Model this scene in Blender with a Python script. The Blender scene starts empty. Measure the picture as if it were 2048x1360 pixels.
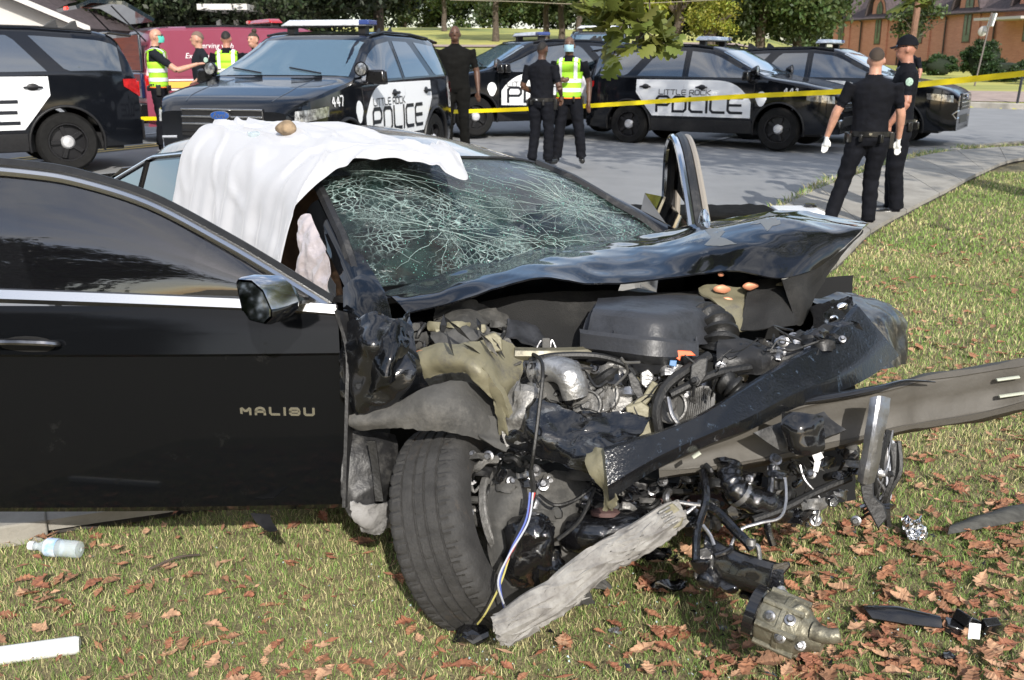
import bpy, bmesh, math, random
import numpy as np
from mathutils import Vector, Matrix, noise
from mathutils.geometry import tessellate_polygon
random.seed(7); RNG = np.random.default_rng(7)
R = math.radians
scene = bpy.context.scene
col = scene.collection
# ------------------------------------------------------------------ camera
PITCH = math.atan(565 / 1991.0); EYE = 1.65
cam_d = bpy.data.cameras.new('camera'); cam = bpy.data.objects.new('camera', cam_d); col.objects.link(cam)
cam.location = (0, 0, EYE); cam.rotation_euler = (math.pi / 2 - PITCH, 0, 0)
cam_d.sensor_width = 36; cam_d.lens = 35; cam_d.clip_start = 0.05; cam_d.clip_end = 1500
cam_d.dof.use_dof = True; cam_d.dof.focus_distance = 3.4; cam_d.dof.aperture_fstop = 9.0
scene.camera = cam
# ------------------------------------------------------------------ light
SUN_EL, SUN_AZ = R(32), R(169)          # azimuth clockwise from +Y (view direction): behind the camera, to the right
w = bpy.data.worlds.new('World'); scene.world = w; w.use_nodes = True
nt = w.node_tree; bg = nt.nodes['Background']; sk = nt.nodes.new('ShaderNodeTexSky')
sk.sky_type = 'NISHITA'; sk.sun_disc = False; sk.sun_elevation = SUN_EL; sk.sun_rotation = SUN_AZ
sk.air_density = 1.0; sk.dust_density = 1.2; sk.ozone_density = 0.8
tcw = nt.nodes.new('ShaderNodeTexCoord'); mpw = nt.nodes.new('ShaderNodeMapping'); mpw.inputs['Scale'].default_value = (1, 1, 3.2); nzw = nt.nodes.new('ShaderNodeTexNoise'); nzw.inputs['Scale'].default_value = 2.6; nzw.inputs['Detail'].default_value = 8; nzw.inputs['Roughness'].default_value = .6
crw = nt.nodes.new('ShaderNodeValToRGB'); crw.color_ramp.elements[0].position = .42; crw.color_ramp.elements[1].position = .68; mxw = nt.nodes.new('ShaderNodeMix'); mxw.data_type = 'RGBA'
nt.links.new(tcw.outputs['Generated'], mpw.inputs[0]); nt.links.new(mpw.outputs[0], nzw.inputs['Vector']); nt.links.new(nzw.outputs['Fac'], crw.inputs[0]); nt.links.new(crw.outputs[0], mxw.inputs[0])
nt.links.new(sk.outputs[0], mxw.inputs[6]); mxw.inputs[7].default_value = (6.2, 6.2, 6.4, 1)
nt.links.new(mxw.outputs[2], bg.inputs[0]); bg.inputs[1].default_value = 0.15
sd = bpy.data.lights.new('sun', 'SUN'); sun = bpy.data.objects.new('sun', sd); col.objects.link(sun)
sd.energy = 3.6; sd.angle = R(0.6); sd.color = (1.0, 0.95, 0.87)
sdir = Vector((math.sin(SUN_AZ) * math.cos(SUN_EL), math.cos(SUN_AZ) * math.cos(SUN_EL), math.sin(SUN_EL)))
sun.rotation_euler = sdir.to_track_quat('Z', 'Y').to_euler(); sun.location = sdir * 50
vs = scene.view_settings; vs.view_transform = 'Standard'; vs.look = 'None'; vs.exposure = 0.5; vs.gamma = 1; vs.use_curve_mapping = False
# ------------------------------------------------------------------ pixel (2048x1360) + depth -> place
FW = Vector((0, math.cos(PITCH), -math.sin(PITCH))); UP = Vector((0, math.sin(PITCH), math.cos(PITCH))); RT = Vector((1, 0, 0))
CAM = Vector((0, 0, EYE)); FPX = 1991.0
def ray(px, py): return FW + RT * ((px - 1024) / FPX) + UP * ((680 - py) / FPX)
def P(px, py, d): return CAM + ray(px, py) * d
def onpl(px, py, p0, n):
    r = ray(px, py); return CAM + r * ((Vector(p0) - CAM).dot(n) / r.dot(n))
def onz(px, py, z): return onpl(px, py, (0, 0, z), Vector((0, 0, 1)))
def sstep(a, b, x):
    t = max(0.0, min(1.0, (x - a) / (b - a))); return t * t * (3 - 2 * t)
def gz(x, y):
    z = (0.19 - 0.09 * max(-1, min(1, x / 6))) * sstep(9.5, 14, y)
    if y > 22:
        s = 0.055 + (0.016 - 0.055) * sstep(0.2, 0.33, x / y)
        if y > 95: z += s * 73 + 0.01 * (y - 95)
        else: z += s * (y - 22)
    return z
def gpt(px, py):
    z = 0.0
    for _ in range(30):
        q = onz(px, py, z) if ray(px, py).z < -1e-4 else P(px, py, 80)
        if q.y > 400: q = P(px, py, 100)
        z = z * .5 + gz(q.x, q.y) * .5
    return Vector((q.x, q.y, gz(q.x, q.y)))
def G(px, py, dz=0.0):
    q = gpt(px, py); return Vector((q.x, q.y, q.z + dz))
# ------------------------------------------------------------------ materials
MATS = {}
def mat(name, base=(.5, .5, .5), rough=.5, metal=0, var=0, vscale=8, var2=None, bump=0, bscale=60, coat=0, spec=.5,
        trans=0, alpha=1, emit=None, estr=0, rvar=0, ior=1.5, sheen=0, attr=None, wear=None, wscale=6, wamt=.5, stretch=None, sss=0):
    if name in MATS: return MATS[name]
    m = bpy.data.materials.new(name); m.use_nodes = True; MATS[name] = m
    t = m.node_tree; b = t.nodes['Principled BSDF']; L = t.links.new
    b.inputs['Base Color'].default_value = (*base, 1); b.inputs['Roughness'].default_value = rough
    b.inputs['Metallic'].default_value = metal; b.inputs['Coat Weight'].default_value = coat; b.inputs['Coat Roughness'].default_value = .04
    b.inputs['Specular IOR Level'].default_value = spec; b.inputs['IOR'].default_value = ior
    b.inputs['Transmission Weight'].default_value = trans; b.inputs['Alpha'].default_value = alpha
    b.inputs['Sheen Weight'].default_value = sheen
    if sss: b.inputs['Subsurface Weight'].default_value = sss; b.inputs['Subsurface Scale'].default_value = .02
    if emit: b.inputs['Emission Color'].default_value = (*emit, 1); b.inputs['Emission Strength'].default_value = estr
    tc = t.nodes.new('ShaderNodeTexCoord'); src = tc.outputs['Object']
    if stretch:
        mp = t.nodes.new('ShaderNodeMapping'); mp.inputs['Scale'].default_value = stretch; L(src, mp.inputs[0]); src = mp.outputs[0]
    colout = None
    if attr:
        a = t.nodes.new('ShaderNodeAttribute'); a.attribute_name = attr; colout = a.outputs['Color']
    if var or var2:
        n = t.nodes.new('ShaderNodeTexNoise'); n.inputs['Scale'].default_value = vscale; n.inputs['Detail'].default_value = 6; n.inputs['Roughness'].default_value = .65
        L(src, n.inputs['Vector'])
        cr = t.nodes.new('ShaderNodeValToRGB'); L(n.outputs['Fac'], cr.inputs[0])
        c2 = var2 if var2 else tuple(c * (1 - var) for c in base)
        c1 = base if var2 else tuple(min(1, c * (1 + var)) for c in base)
        cr.color_ramp.elements[0].position = .35; cr.color_ramp.elements[1].position = .65
        cr.color_ramp.elements[0].color = (*c2, 1); cr.color_ramp.elements[1].color = (*c1, 1)
        colout = cr.outputs[0]
    if wear:
        n2 = t.nodes.new('ShaderNodeTexNoise'); n2.inputs['Scale'].default_value = wscale; n2.inputs['Detail'].default_value = 10; n2.inputs['Roughness'].default_value = .75
        L(src, n2.inputs['Vector']); c3 = t.nodes.new('ShaderNodeValToRGB'); L(n2.outputs['Fac'], c3.inputs[0])
        c3.color_ramp.elements[0].position = .62 - .25 * wamt; c3.color_ramp.elements[1].position = .72 - .1 * wamt
        mx = t.nodes.new('ShaderNodeMix'); mx.data_type = 'RGBA'; L(c3.outputs[0], mx.inputs[0])
        if colout: L(colout, mx.inputs[6])
        else: mx.inputs[6].default_value = (*base, 1)
        mx.inputs[7].default_value = (*wear, 1); colout = mx.outputs[2]
        mr = t.nodes.new('ShaderNodeMapRange'); L(c3.outputs[0], mr.inputs[0]); mr.inputs[3].default_value = rough; mr.inputs[4].default_value = max(rough, .6)
        L(mr.outputs[0], b.inputs['Roughness'])
    if colout: L(colout, b.inputs['Base Color'])
    if rvar:
        n = t.nodes.new('ShaderNodeTexNoise'); n.inputs['Scale'].default_value = vscale * 2.3; n.inputs['Detail'].default_value = 6; L(src, n.inputs['Vector'])
        mr = t.nodes.new('ShaderNodeMapRange'); L(n.outputs['Fac'], mr.inputs[0]); mr.inputs[1].default_value = .3; mr.inputs[2].default_value = .7
        mr.inputs[3].default_value = max(0, rough - rvar); mr.inputs[4].default_value = rough + rvar; L(mr.outputs[0], b.inputs['Roughness'])
    if bump:
        n = t.nodes.new('ShaderNodeTexNoise'); n.inputs['Scale'].default_value = bscale; n.inputs['Detail'].default_value = 8; L(src, n.inputs['Vector'])
        bp = t.nodes.new('ShaderNodeBump'); bp.inputs['Strength'].default_value = bump; bp.inputs['Distance'].default_value = .01
        L(n.outputs['Fac'], bp.inputs['Height']); L(bp.outputs[0], b.inputs['Normal'])
    return m
# ------------------------------------------------------------------ mesh helpers
def tag(o, label=None, cat=None, group=None, kind=None):
    if label: o['label'] = label
    if cat: o['category'] = cat
    if group: o['group'] = group
    if kind: o['kind'] = kind
    return o
def empty(name, loc=(0, 0, 0), label=None, cat=None, group=None):
    o = bpy.data.objects.new(name, None); col.objects.link(o); o.location = loc; o.empty_display_size = .1
    return tag(o, label, cat, group)
def rootoff(p):
    v = Vector((0, 0, 0))
    while p is not None: v = v + Vector(p.location); p = p.parent
    return v
class MB:
    def __init__(s): s.v = []; s.f = []; s.m = []
    def add(s, vs, fs, m=0):
        n = len(s.v); s.v += [tuple(p) for p in vs]; s.f += [tuple(i + n for i in f) for f in fs]; s.m += [m] * len(fs); return s
    def box(s, c, size, rot=None, m=0, taper=1.0):
        x, y, z = [a / 2 for a in size]; M = rot if isinstance(rot, Matrix) else (Matrix.Identity(3) if rot is None else Matrix.Rotation(rot[2], 3, 'Z') @ Matrix.Rotation(rot[1], 3, 'Y') @ Matrix.Rotation(rot[0], 3, 'X'))
        vs = []
        for k in (-1, 1):
            t = taper if k > 0 else 1
            for (a, b) in ((-1, -1), (1, -1), (1, 1), (-1, 1)): vs.append(Vector(c) + M @ Vector((a * x * t, b * y * t, k * z)))
        return s.add(vs, [(3, 2, 1, 0), (4, 5, 6, 7), (0, 1, 5, 4), (1, 2, 6, 5), (2, 3, 7, 6), (3, 0, 4, 7)], m)
    def tube(s, pts, r, seg=8, m=0, cap=True, flat=1.0, closed=False):
        pts = [Vector(p) for p in pts]; n = len(pts)
        if not hasattr(r, '__len__'): r = [r] * n
        if len(r) != n: r = [float(np.interp(i / (n - 1), np.linspace(0, 1, len(r)), r)) for i in range(n)]
        prev = None; rings = []
        for i, p in enumerate(pts):
            if closed: d = pts[(i + 1) % n] - pts[i - 1]
            else: d = pts[min(i + 1, n - 1)] - pts[max(i - 1, 0)]
            if d.length < 1e-7: d = Vector((0, 0, 1))
            d.normalize()
            if prev is None:
                a = Vector((0, 0, 1)) if abs(d.z) < .9 else Vector((1, 0, 0)); u = d.cross(a).normalized()
            else:
                u = prev - d * prev.dot(d)
                u = u.normalized() if u.length > 1e-6 else d.orthogonal().normalized()
            prev = u; v = d.cross(u)
            rings.append([p + (u * math.cos(2 * math.pi * k / seg) + v * math.sin(2 * math.pi * k / seg) * flat) * r[i] for k in range(seg)])
        vs = [q for rg in rings for q in rg]; fs = []
        for i in range(n if closed else n - 1):
            j = (i + 1) % n
            for k in range(seg): fs.append((i * seg + k, i * seg + (k + 1) % seg, j * seg + (k + 1) % seg, j * seg + k))
        if cap and not closed: fs += [tuple(range(seg - 1, -1, -1)), tuple((n - 1) * seg + k for k in range(seg))]
        return s.add(vs, fs, m)
    def lathe(s, prof, org, axis, seg=24, m=0, ang0=0, closed_prof=False):
        org = Vector(org); ax = Vector(axis).normalized(); u = ax.orthogonal().normalized(); v = ax.cross(u); vs = []
        for (r, h) in prof:
            for k in range(seg):
                a = 2 * math.pi * k / seg + ang0; vs.append(org + ax * h + (u * math.cos(a) + v * math.sin(a)) * r)
        fs = []; n = len(prof)
        for i in range(n if closed_prof else n - 1):
            j = (i + 1) % n
            for k in range(seg): fs.append((i * seg + k, j * seg + k, j * seg + (k + 1) % seg, i * seg + (k + 1) % seg))
        return s.add(vs, fs, m)
    def grid(s, rows, m=0, cu=False, flip=False):
        nr, nc = len(rows), len(rows[0]); vs = [p for r in rows for p in r]; fs = []
        for i in range(nr - 1):
            for j in range(nc if cu else nc - 1):
                k = (j + 1) % nc; q = (i * nc + j, i * nc + k, (i + 1) * nc + k, (i + 1) * nc + j); fs.append(q[::-1] if flip else q)
        return s.add(vs, fs, m)
    def sheet(s, rows, th, m=0, m2=None, amp=0, freq=8, seed=0, ragged=0):
        """grid with thickness; normals by finite differences; optional crumple"""
        nr, nc = len(rows), len(rows[0]); rows = [[Vector(p) for p in r] for r in rows]; N = []
        for i in range(nr):
            a = []
            for j in range(nc):
                du = rows[i][min(j + 1, nc - 1)] - rows[i][max(j - 1, 0)]; dv = rows[min(i + 1, nr - 1)][j] - rows[max(i - 1, 0)][j]
                n = du.cross(dv); n = n.normalized() if n.length > 1e-12 else Vector((0, -1, 0))
                a.append(n)
            N.append(a)
        if amp or ragged:
            for i in range(nr):
                for j in range(nc):
                    p = rows[i][j] * freq + Vector((seed, seed * 1.7, 0))
                    dv = noise.voronoi(p * .8)[0]; dw = noise.voronoi(p * 1.9)[0]
                    h = (abs(noise.noise(p)) * .7 + abs(noise.noise(p * 2.1)) * .4 + .6 * noise.noise(p * .5) - .3 + 1.3 * (dv[1] - dv[0] - .35) + .45 * (dw[1] - dw[0] - .35)) * amp
                    rows[i][j] = rows[i][j] + N[i][j] * h
                    if ragged and (i in (0, nr - 1) or j in (0, nc - 1)):
                        rows[i][j] += Vector((noise.noise(p * 9), noise.noise(p * 9 + Vector((5, 5, 5))), noise.noise(p * 9 + Vector((9, 1, 5))))) * ragged
        flatv = [p for r in rows for p in r]; back = [rows[i][j] - N[i][j] * th for i in range(nr) for j in range(nc)]
        n = nr * nc; fs = []; bs = []; es = []
        for i in range(nr - 1):
            for j in range(nc - 1):
                q = (i * nc + j, i * nc + j + 1, (i + 1) * nc + j + 1, (i + 1) * nc + j); fs.append(q); bs.append(tuple(k + n for k in q[::-1]))
        bd = [j for j in range(nc)] + [i * nc + nc - 1 for i in range(1, nr)] + [(nr - 1) * nc + j for j in range(nc - 2, -1, -1)] + [i * nc for i in range(nr - 2, 0, -1)]
        for a, b in zip(bd, bd[1:] + bd[:1]): es.append((b, a, a + n, b + n))
        base = len(s.v); s.add(flatv + back, fs, m)
        s.f += [tuple(k + base for k in q) for q in bs + es]; s.m += [m if m2 is None else m2] * len(bs + es)
        return s
    def ball(s, c, r, seg=14, ring=9, m=0, rot=None):
        rr = r if hasattr(r, '__len__') else (r, r, r); M = rot or Matrix.Identity(3); vs = []; fs = []
        for i in range(ring + 1):
            a = math.pi * i / ring
            for k in range(seg):
                b = 2 * math.pi * k / seg; vs.append(Vector(c) + M @ Vector((rr[0] * math.sin(a) * math.cos(b), rr[1] * math.sin(a) * math.sin(b), rr[2] * math.cos(a))))
        for i in range(ring):
            for k in range(seg): fs.append((i * seg + k, (i + 1) * seg + k, (i + 1) * seg + (k + 1) % seg, i * seg + (k + 1) % seg))
        return s.add(vs, fs, m)
    def prism(s, poly, vec, m=0):
        poly = [Vector(p) for p in poly]; vec = Vector(vec); n = len(poly)
        nr = Vector((0, 0, 0))
        for i in range(n): nr += poly[i].cross(poly[(i + 1) % n])
        if nr.dot(vec) > 0: poly = poly[::-1]
        tri = tessellate_polygon([poly]); vs = poly + [p + vec for p in poly]
        fs = []
        for t in tri:
            a, b, c = t; nn = (poly[b] - poly[a]).cross(poly[c] - poly[a])
            if nn.dot(vec) > 0: t = (a, c, b)
            fs.append(tuple(t)); fs.append(tuple(k + n for k in t[::-1]))
        for i in range(n): j = (i + 1) % n; fs.append((j, i, i + n, j + n))
        return s.add(vs, fs, m)
    def jitter(s, amp, freq, seed=0):
        out = []
        for v in s.v:
            p = Vector(v) * freq + Vector((seed, 0, 0)); out.append(tuple(Vector(v) + noise.noise_vector(p) * amp))
        s.v = out; return s
    def xf(s, M):
        s.v = [tuple(M @ Vector(v)) for v in s.v]; return s
    def build(s, name, mats, parent=None, smooth=35, bevel=0, sub=0, loc=None):
        off = rootoff(parent); me = bpy.data.meshes.new(name)
        if loc is not None: off = Vector(loc)
        me.from_pydata([(v[0] - off[0], v[1] - off[1], v[2] - off[2]) for v in s.v], [], s.f)
        mats = mats if isinstance(mats, (list, tuple)) else [mats]
        for m in mats: me.materials.append(m)
        if len(mats) > 1: me.polygons.foreach_set('material_index', s.m)
        me.validate(); me.update()
        if smooth:
            me.polygons.foreach_set('use_smooth', [True] * len(me.polygons))
            me.set_sharp_from_angle(angle=R(smooth))
        o = bpy.data.objects.new(name, me); col.objects.link(o); o.parent = parent
        if loc is not None and parent is None: o.location = loc
        if bevel:
            b = o.modifiers.new('bevel', 'BEVEL'); b.width = bevel; b.segments = 2; b.limit_method = 'ANGLE'; b.angle_limit = R(40)
        if sub:
            b = o.modifiers.new('sub', 'SUBSURF'); b.levels = sub; b.render_levels = sub
        return o
def cr(p0, p1, p2, p3, t):
    return (p1 * 2 + (p2 - p0) * t + (p0 * 2 - p1 * 5 + p2 * 4 - p3) * t * t + (p1 * 3 - p0 - p2 * 3 + p3) * t ** 3) * .5
def spline(pts, n):
    pts = [Vector(p) for p in pts]; m = len(pts) - 1; out = []
    for k in range(n + 1):
        u = k / n * m; i = min(int(u), m - 1); t = u - i
        out.append(cr(pts[max(i - 1, 0)], pts[i], pts[i + 1], pts[min(i + 2, m)], t))
    return out
def loft(ctrl, nu, nv):
    rows = [spline(r, nu) for r in ctrl]
    cols = [spline([r[j] for r in rows], nv) for j in range(nu + 1)]
    return [[cols[j][i] for j in range(nu + 1)] for i in range(nv + 1)]
def loftlin(ctrl, nu, nv):
    rows = [spline(r, nu) for r in ctrl]; out = []
    for i in range(nv + 1):
        u = i / nv * (len(rows) - 1); k = min(int(u), len(rows) - 2); out.append([a.lerp(b, u - k) for a, b in zip(rows[k], rows[k + 1])])
    return out
def PP(rows): return [[P(*p) for p in r] for r in rows]
def copy_tree(o, parent=None):
    c = o.copy(); col.objects.link(c); c.parent = parent
    for ch in list(o.children): copy_tree(ch, c)
    return c
# squared stroke lettering
GL = {'P': [[(0, 0), (0, 1), (1, 1), (1, .42), (0, .42)]], 'O': [[(0, 0), (0, 1), (1, 1), (1, 0), (0, 0)]], 'L': [[(0, 1), (0, 0), (.95, 0)]],
      'I': [[(0, 0), (0, 1)]], 'C': [[(1, 1), (0, 1), (0, 0), (1, 0)]], 'E': [[(1, 1), (0, 1), (0, 0), (1, 0)], [(0, .5), (.92, .5)]],
      'T': [[(0, 1), (1, 1)], [(.5, 1), (.5, 0)]], 'R': [[(0, 0), (0, 1), (1, 1), (1, .42), (0, .42)], [(.55, .42), (1, 0)]],
      'K': [[(0, 0), (0, 1)], [(1, 1), (.12, .5), (1, 0)]], 'M': [[(0, 0), (0, 1), (.5, .35), (1, 1), (1, 0)]],
      'A': [[(0, 0), (0, .7), (.25, 1), (.75, 1), (1, .7), (1, 0)], [(0, .4), (1, .4)]],
      'B': [[(0, .5), (.95, .5), (.95, 1), (0, 1), (0, 0), (1, 0), (1, .5)]], 'U': [[(0, 1), (0, 0), (1, 0), (1, 1)]],
      '4': [[(.72, 0), (.72, 1), (0, .3), (1, .3)]], '7': [[(0, 1), (1, 1), (.4, 0)]], '1': [[(.15, .75), (.5, 1), (.5, 0)]],
      'S': [[(1, 1), (0, 1), (0, .5), (1, .5), (1, 0), (0, 0)]], 'F': [[(1, 1), (0, 1), (0, 0)], [(0, .5), (.9, .5)]],
      'N': [[(0, 0), (0, 1), (1, 0), (1, 1)]], 'D': [[(0, 0), (0, 1), (.7, 1), (1, .7), (1, .3), (.7, 0), (0, 0)]]}
def rnd_corners(pl, r=.16):
    if len(pl) < 3: return pl
    out = [pl[0]]
    for a, b, c in zip(pl, pl[1:], pl[2:]):
        a, b, c = Vector(a), Vector(b), Vector(c); k = min(r, (a - b).length * .45, (c - b).length * .45)
        out += [tuple(b + (a - b).normalized() * k), tuple(b), tuple(b + (c - b).normalized() * k)][::2]
    out.append(pl[-1]); return out
def lettering(mb, text, h, wd, gap, th, fn, x0=0, m=0, space=.6, rc=.16, lift=.003):
    """fn(s, t) -> point ; s along the text, t up ; adds ribbons"""
    s = x0
    for ch in text:
        if ch == ' ': s += wd * space; continue
        cw = 0 if ch == 'I' else wd
        for pl in GL[ch]:
            pts = [Vector((s + a * cw, b * h)) for a, b in pl]
            pts = [Vector(p) for p in rnd_corners([tuple(p) for p in pts], rc * h)]
            L = []; Rr = []
            n = len(pts); closed = (pts[0] - pts[-1]).length < 1e-5
            for i, p in enumerate(pts):
                pa = pts[i - 1] if i else (pts[-2] if closed else None); pb = pts[i + 1] if i < n - 1 else (pts[1] if closed else None)
                d1 = (p - pa).normalized() if pa is not None else None; d2 = (pb - p).normalized() if pb is not None else None
                d1 = d1 or d2; d2 = d2 or d1
                n1 = Vector((-d1.y, d1.x)); n2 = Vector((-d2.y, d2.x)); nn = (n1 + n2)
                nn = nn.normalized() if nn.length > .3 else n1
                k = th / 2 / max(.5, nn.dot(n1)); e = Vector((0, 0))
                if not closed and i == 0: e = -d1 * th / 2
                if not closed and i == n - 1: e = d1 * th / 2
                L.append(p + nn * k + e); Rr.append(p - nn * k + e)
            rows = [[], []]
            for i in range(n - 1):
                ns = max(1, int((pts[i + 1] - pts[i]).length / .06))
                for q in range(ns + (1 if i == n - 2 else 0)):
                    t = q / ns; a = L[i].lerp(L[i + 1], t); b = Rr[i].lerp(Rr[i + 1], t); rows[0].append(fn(a.x, a.y)); rows[1].append(fn(b.x, b.y))
            mb.grid(rows, m)
        s += cw + gap
    return s
# ------------------------------------------------------------------ palette
M_BLACK = mat('black paint', (.006, .0065, .008), .12, coat=.6, spec=.5, rvar=.05, vscale=4)
M_NAVY = mat('blue black paint', (.0055, .0065, .009), .10, coat=.25, spec=.45, rvar=.04, vscale=3)
M_MAROON = mat('maroon paint', (.25, .05, .085), .3, coat=.4)
M_WHITE = mat('white vinyl', (.85, .87, .89), .3, coat=.3)
M_LET = mat('dark lettering', (.012, .014, .02), .35)
M_WLET = mat('white lettering', (.8, .8, .8), .4)
M_GLASS = mat('tinted car glass', (.02, .03, .04), .03, spec=.9, ior=1.9, coat=1)
M_WSG = mat('windshield glass', (.10, .16, .20), .03, spec=.9, ior=2.0, coat=1)
M_CHROME = mat('chrome', (.8, .8, .8), .12, metal=1)
M_PL = mat('black plastic', (.012, .012, .013), .45, var=.3, vscale=30, bump=.1, bscale=200)
M_PLG = mat('black gloss plastic', (.01, .01, .011), .15, coat=.5)
M_TYRE = mat('tyre rubber', (.009, .009, .009), .8, spec=.25, var=.3, vscale=20)
M_RIM = mat('black steel rim', (.02, .02, .022), .35, metal=.3)
M_LAMP = mat('headlamp lens', (.30, .31, .32), .12, metal=.6, coat=1, var=.8, vscale=22)
M_HUB = mat('polished hub', (.85, .85, .86), .3, metal=.6)
M_AMBER = mat('amber lens', (.7, .18, .02), .15, coat=1)
M_RED = mat('red lens', (.45, .012, .012), .12, coat=1, var=.3, vscale=18)
M_BLUE = mat('emblem blue', (.02, .08, .3), .2, coat=1)
M_LBAR = mat('clear light bar lens', (.55, .58, .62), .15, coat=1, var=.25, vscale=12)
M_GOLD = mat('gold white badge', (.75, .68, .5), .35)
M_YEL = mat('yellow tape', (.85, .68, .01), .35, bump=.15, bscale=40)
def font_mesh(text, size, shear=0, ext=0.0):
    c = bpy.data.curves.new('t', 'FONT'); c.body = text; c.size = size; c.shear = shear; c.extrude = ext; c.resolution_u = 3
    o = bpy.data.objects.new('t', c); col.objects.link(o); dg = bpy.context.evaluated_depsgraph_get(); me = o.evaluated_get(dg).to_mesh()
    v = [Vector(a.co) for a in me.vertices]; f = [tuple(p.vertices) for p in me.polygons]
    o.to_mesh_clear(); bpy.data.objects.remove(o); bpy.data.curves.remove(c); return v, f
def wheel(parent, x, y, z, r, wid, side, chromecap=True, name='wheel'):
    """axis along y; outer face at y*side"""
    w = MB(); h = wid / 2; ax = (0, side, 0)
    pr = [(r * .62, -h), (r * .9, -h), (r * .97, -h * .8), (r, -h * .55), (r * .985, -h * .5), (r, -h * .42), (r, h * .42), (r * .985, h * .5), (r, h * .55), (r * .97, h * .8), (r * .9, h), (r * .66, h * .96), (r * .62, h * .8)]
    w.lathe(pr, (x, y, z), ax, 36); wo = w.build(name, M_TYRE, parent)
    rm = MB(); rm.lathe([(r * .64, -h * .9), (r * .64, h * .92), (r * .60, h * .92), (r * .58, h * .3), (r * .2, h * .45), (.001, h * .45)], (x, y, z), ax, 30)
    for k in range(5):
        a = 2 * math.pi * k / 5; rm.box((x + math.cos(a) * r * .38, y + side * h * .5, z + math.sin(a) * r * .38), (r * .34, h * .5, r * .13), rot=(0, -a, 0))
    rm.build('rim', M_RIM, wo)
    hc = MB(); hc.lathe([(r * .23, h * .4), (r * .23, h * .72), (r * .17, h * .95), (.001, h * 1.02)], (x, y, z), ax, 20)
    hc.build('hub_cap', M_HUB if chromecap else M_RIM, wo)
    return wo
class Body:
    def __init__(s, zt, wd, belt, axles, ra, zb=.30, tum=.20, zax=.37):
        s.zt, s.wd, s.beltz, s.axles, s.ra, s.zb0, s.tum, s.zax = zt, wd, belt, axles, ra, zb, tum, zax
        s.x0, s.x1 = zt[0][0], zt[-1][0]
    def _i(s, t, x, sm=.05):
        xs = [p[0] for p in t]; ys = [p[1] for p in t]; return float(np.mean([np.interp(min(max(x + d * sm, s.x0), s.x1), xs, ys) for d in (-1, -.5, 0, .5, 1)]))
    def ztop(s, x): return s._i(s.zt, x)
    def w(s, x): return s._i(s.wd, x, .08)
    def belt(s, x): return min(s._i(s.beltz, x), s.ztop(x) - .05)
    def rail(s, x):
        d = s.ztop(x) - s.belt(x); return s.ztop(x) - (.025 + .05 * min(1, max(0, (d - .05) / .3)))
    def y(s, x, z):
        b = s.belt(x); w = s.w(x)
        if z <= b: return w * float(np.interp(z, [.25, .4, .7, .95, 1.20], [.95, .985, 1, .992, .968]))
        r = s.rail(x); yb = w * float(np.interp(b, [.25, .4, .7, .95, 1.18], [.95, .985, 1, .992, .968]))
        k = min(1.3, (z - b) / max(.02, r - b)); return yb - s.tum * w * min(1, (r - b) / .35) * k ** 1.1
    def zb(s, x):
        z = s.zb0
        for a in s.axles:
            d = abs(x - a)
            if d < s.ra: z = max(z, s.zax + math.sqrt(s.ra ** 2 - d * d))
        return z
    def shell(s, mats=0):
        mb = MB(); xs = list(np.linspace(s.x0, s.x1, 90))
        for a in s.axles: xs += list(a + s.ra * np.sin(np.linspace(-1.57, 1.57, 15)))
        xs = sorted(xs); rows = []
        for x in xs:
            b, zb, rr, zt = s.belt(x), s.zb(x), s.rail(x), s.ztop(x); zb = min(zb, b - .06); half = []
            half.append((s.y(x, zb) - .09, zb))
            for f in (0, .12, .3, .5, .7, .88, 1): z = zb + (b - zb) * f; half.append((s.y(x, z), z))
            for f in (.06, .35, .7, 1): z = b + (rr - b) * f; half.append((s.y(x, z), z))
            yr = s.y(x, rr)
            for f, g in ((.93, .55), (.82, .86), (.5, .97), (0, 1.0)): half.append((yr * f, rr + (zt - rr) * g))
            row = [(x, yy, zz) for yy, zz in half] + [(x, -yy, zz) for yy, zz in half[-2::-1]]; rows.append(row)
        mb.grid(rows, 0)
        n = len(rows[0])
        for k in (0, len(rows) - 1):
            rr = rows[k]; c = (rr[0][0], 0, .6); base = len(mb.v); mb.v += [tuple(p) for p in rr]
            for j in range(n // 2): 
                q = (base + j, base + j + 1, base + n - 2 - j, base + n - 1 - j); mb.f.append(q if k == 0 else q[::-1]); mb.m.append(0)
        return mb
    def top(s, x, f, eps=.004):      # f in -1..1 across the top
        rr, zt = s.rail(x), s.ztop(x); yr = s.y(x, rr); a = abs(f)
        g = float(np.interp(a, [0, .5, .82, .93, 1], [1, .97, .86, .55, 0])); return Vector((x, yr * f, rr + (zt - rr) * g + eps))
    def side_patch(s, mb, xs, lo, hi, sd, eps=.004, nz=5, m=0):
        rows = []
        for i in range(nz + 1):
            r = []
            for x in xs:
                l, h = lo(x), hi(x); z = l + (h - l) * i / nz; r.append((x, sd * (s.y(x, z) + eps), z))
            rows.append(r)
        mb.grid(rows, m, flip=(sd > 0)); return mb
    def top_patch(s, mb, xs, f0, f1, eps=.006, n=10, m=0):
        mb.grid([[s.top(x, (f0(x) if callable(f0) else f0) + ((f1(x) if callable(f1) else f1) - (f0(x) if callable(f0) else f0)) * k / n, eps) for k in range(n + 1)] for x in xs], m); return mb
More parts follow.
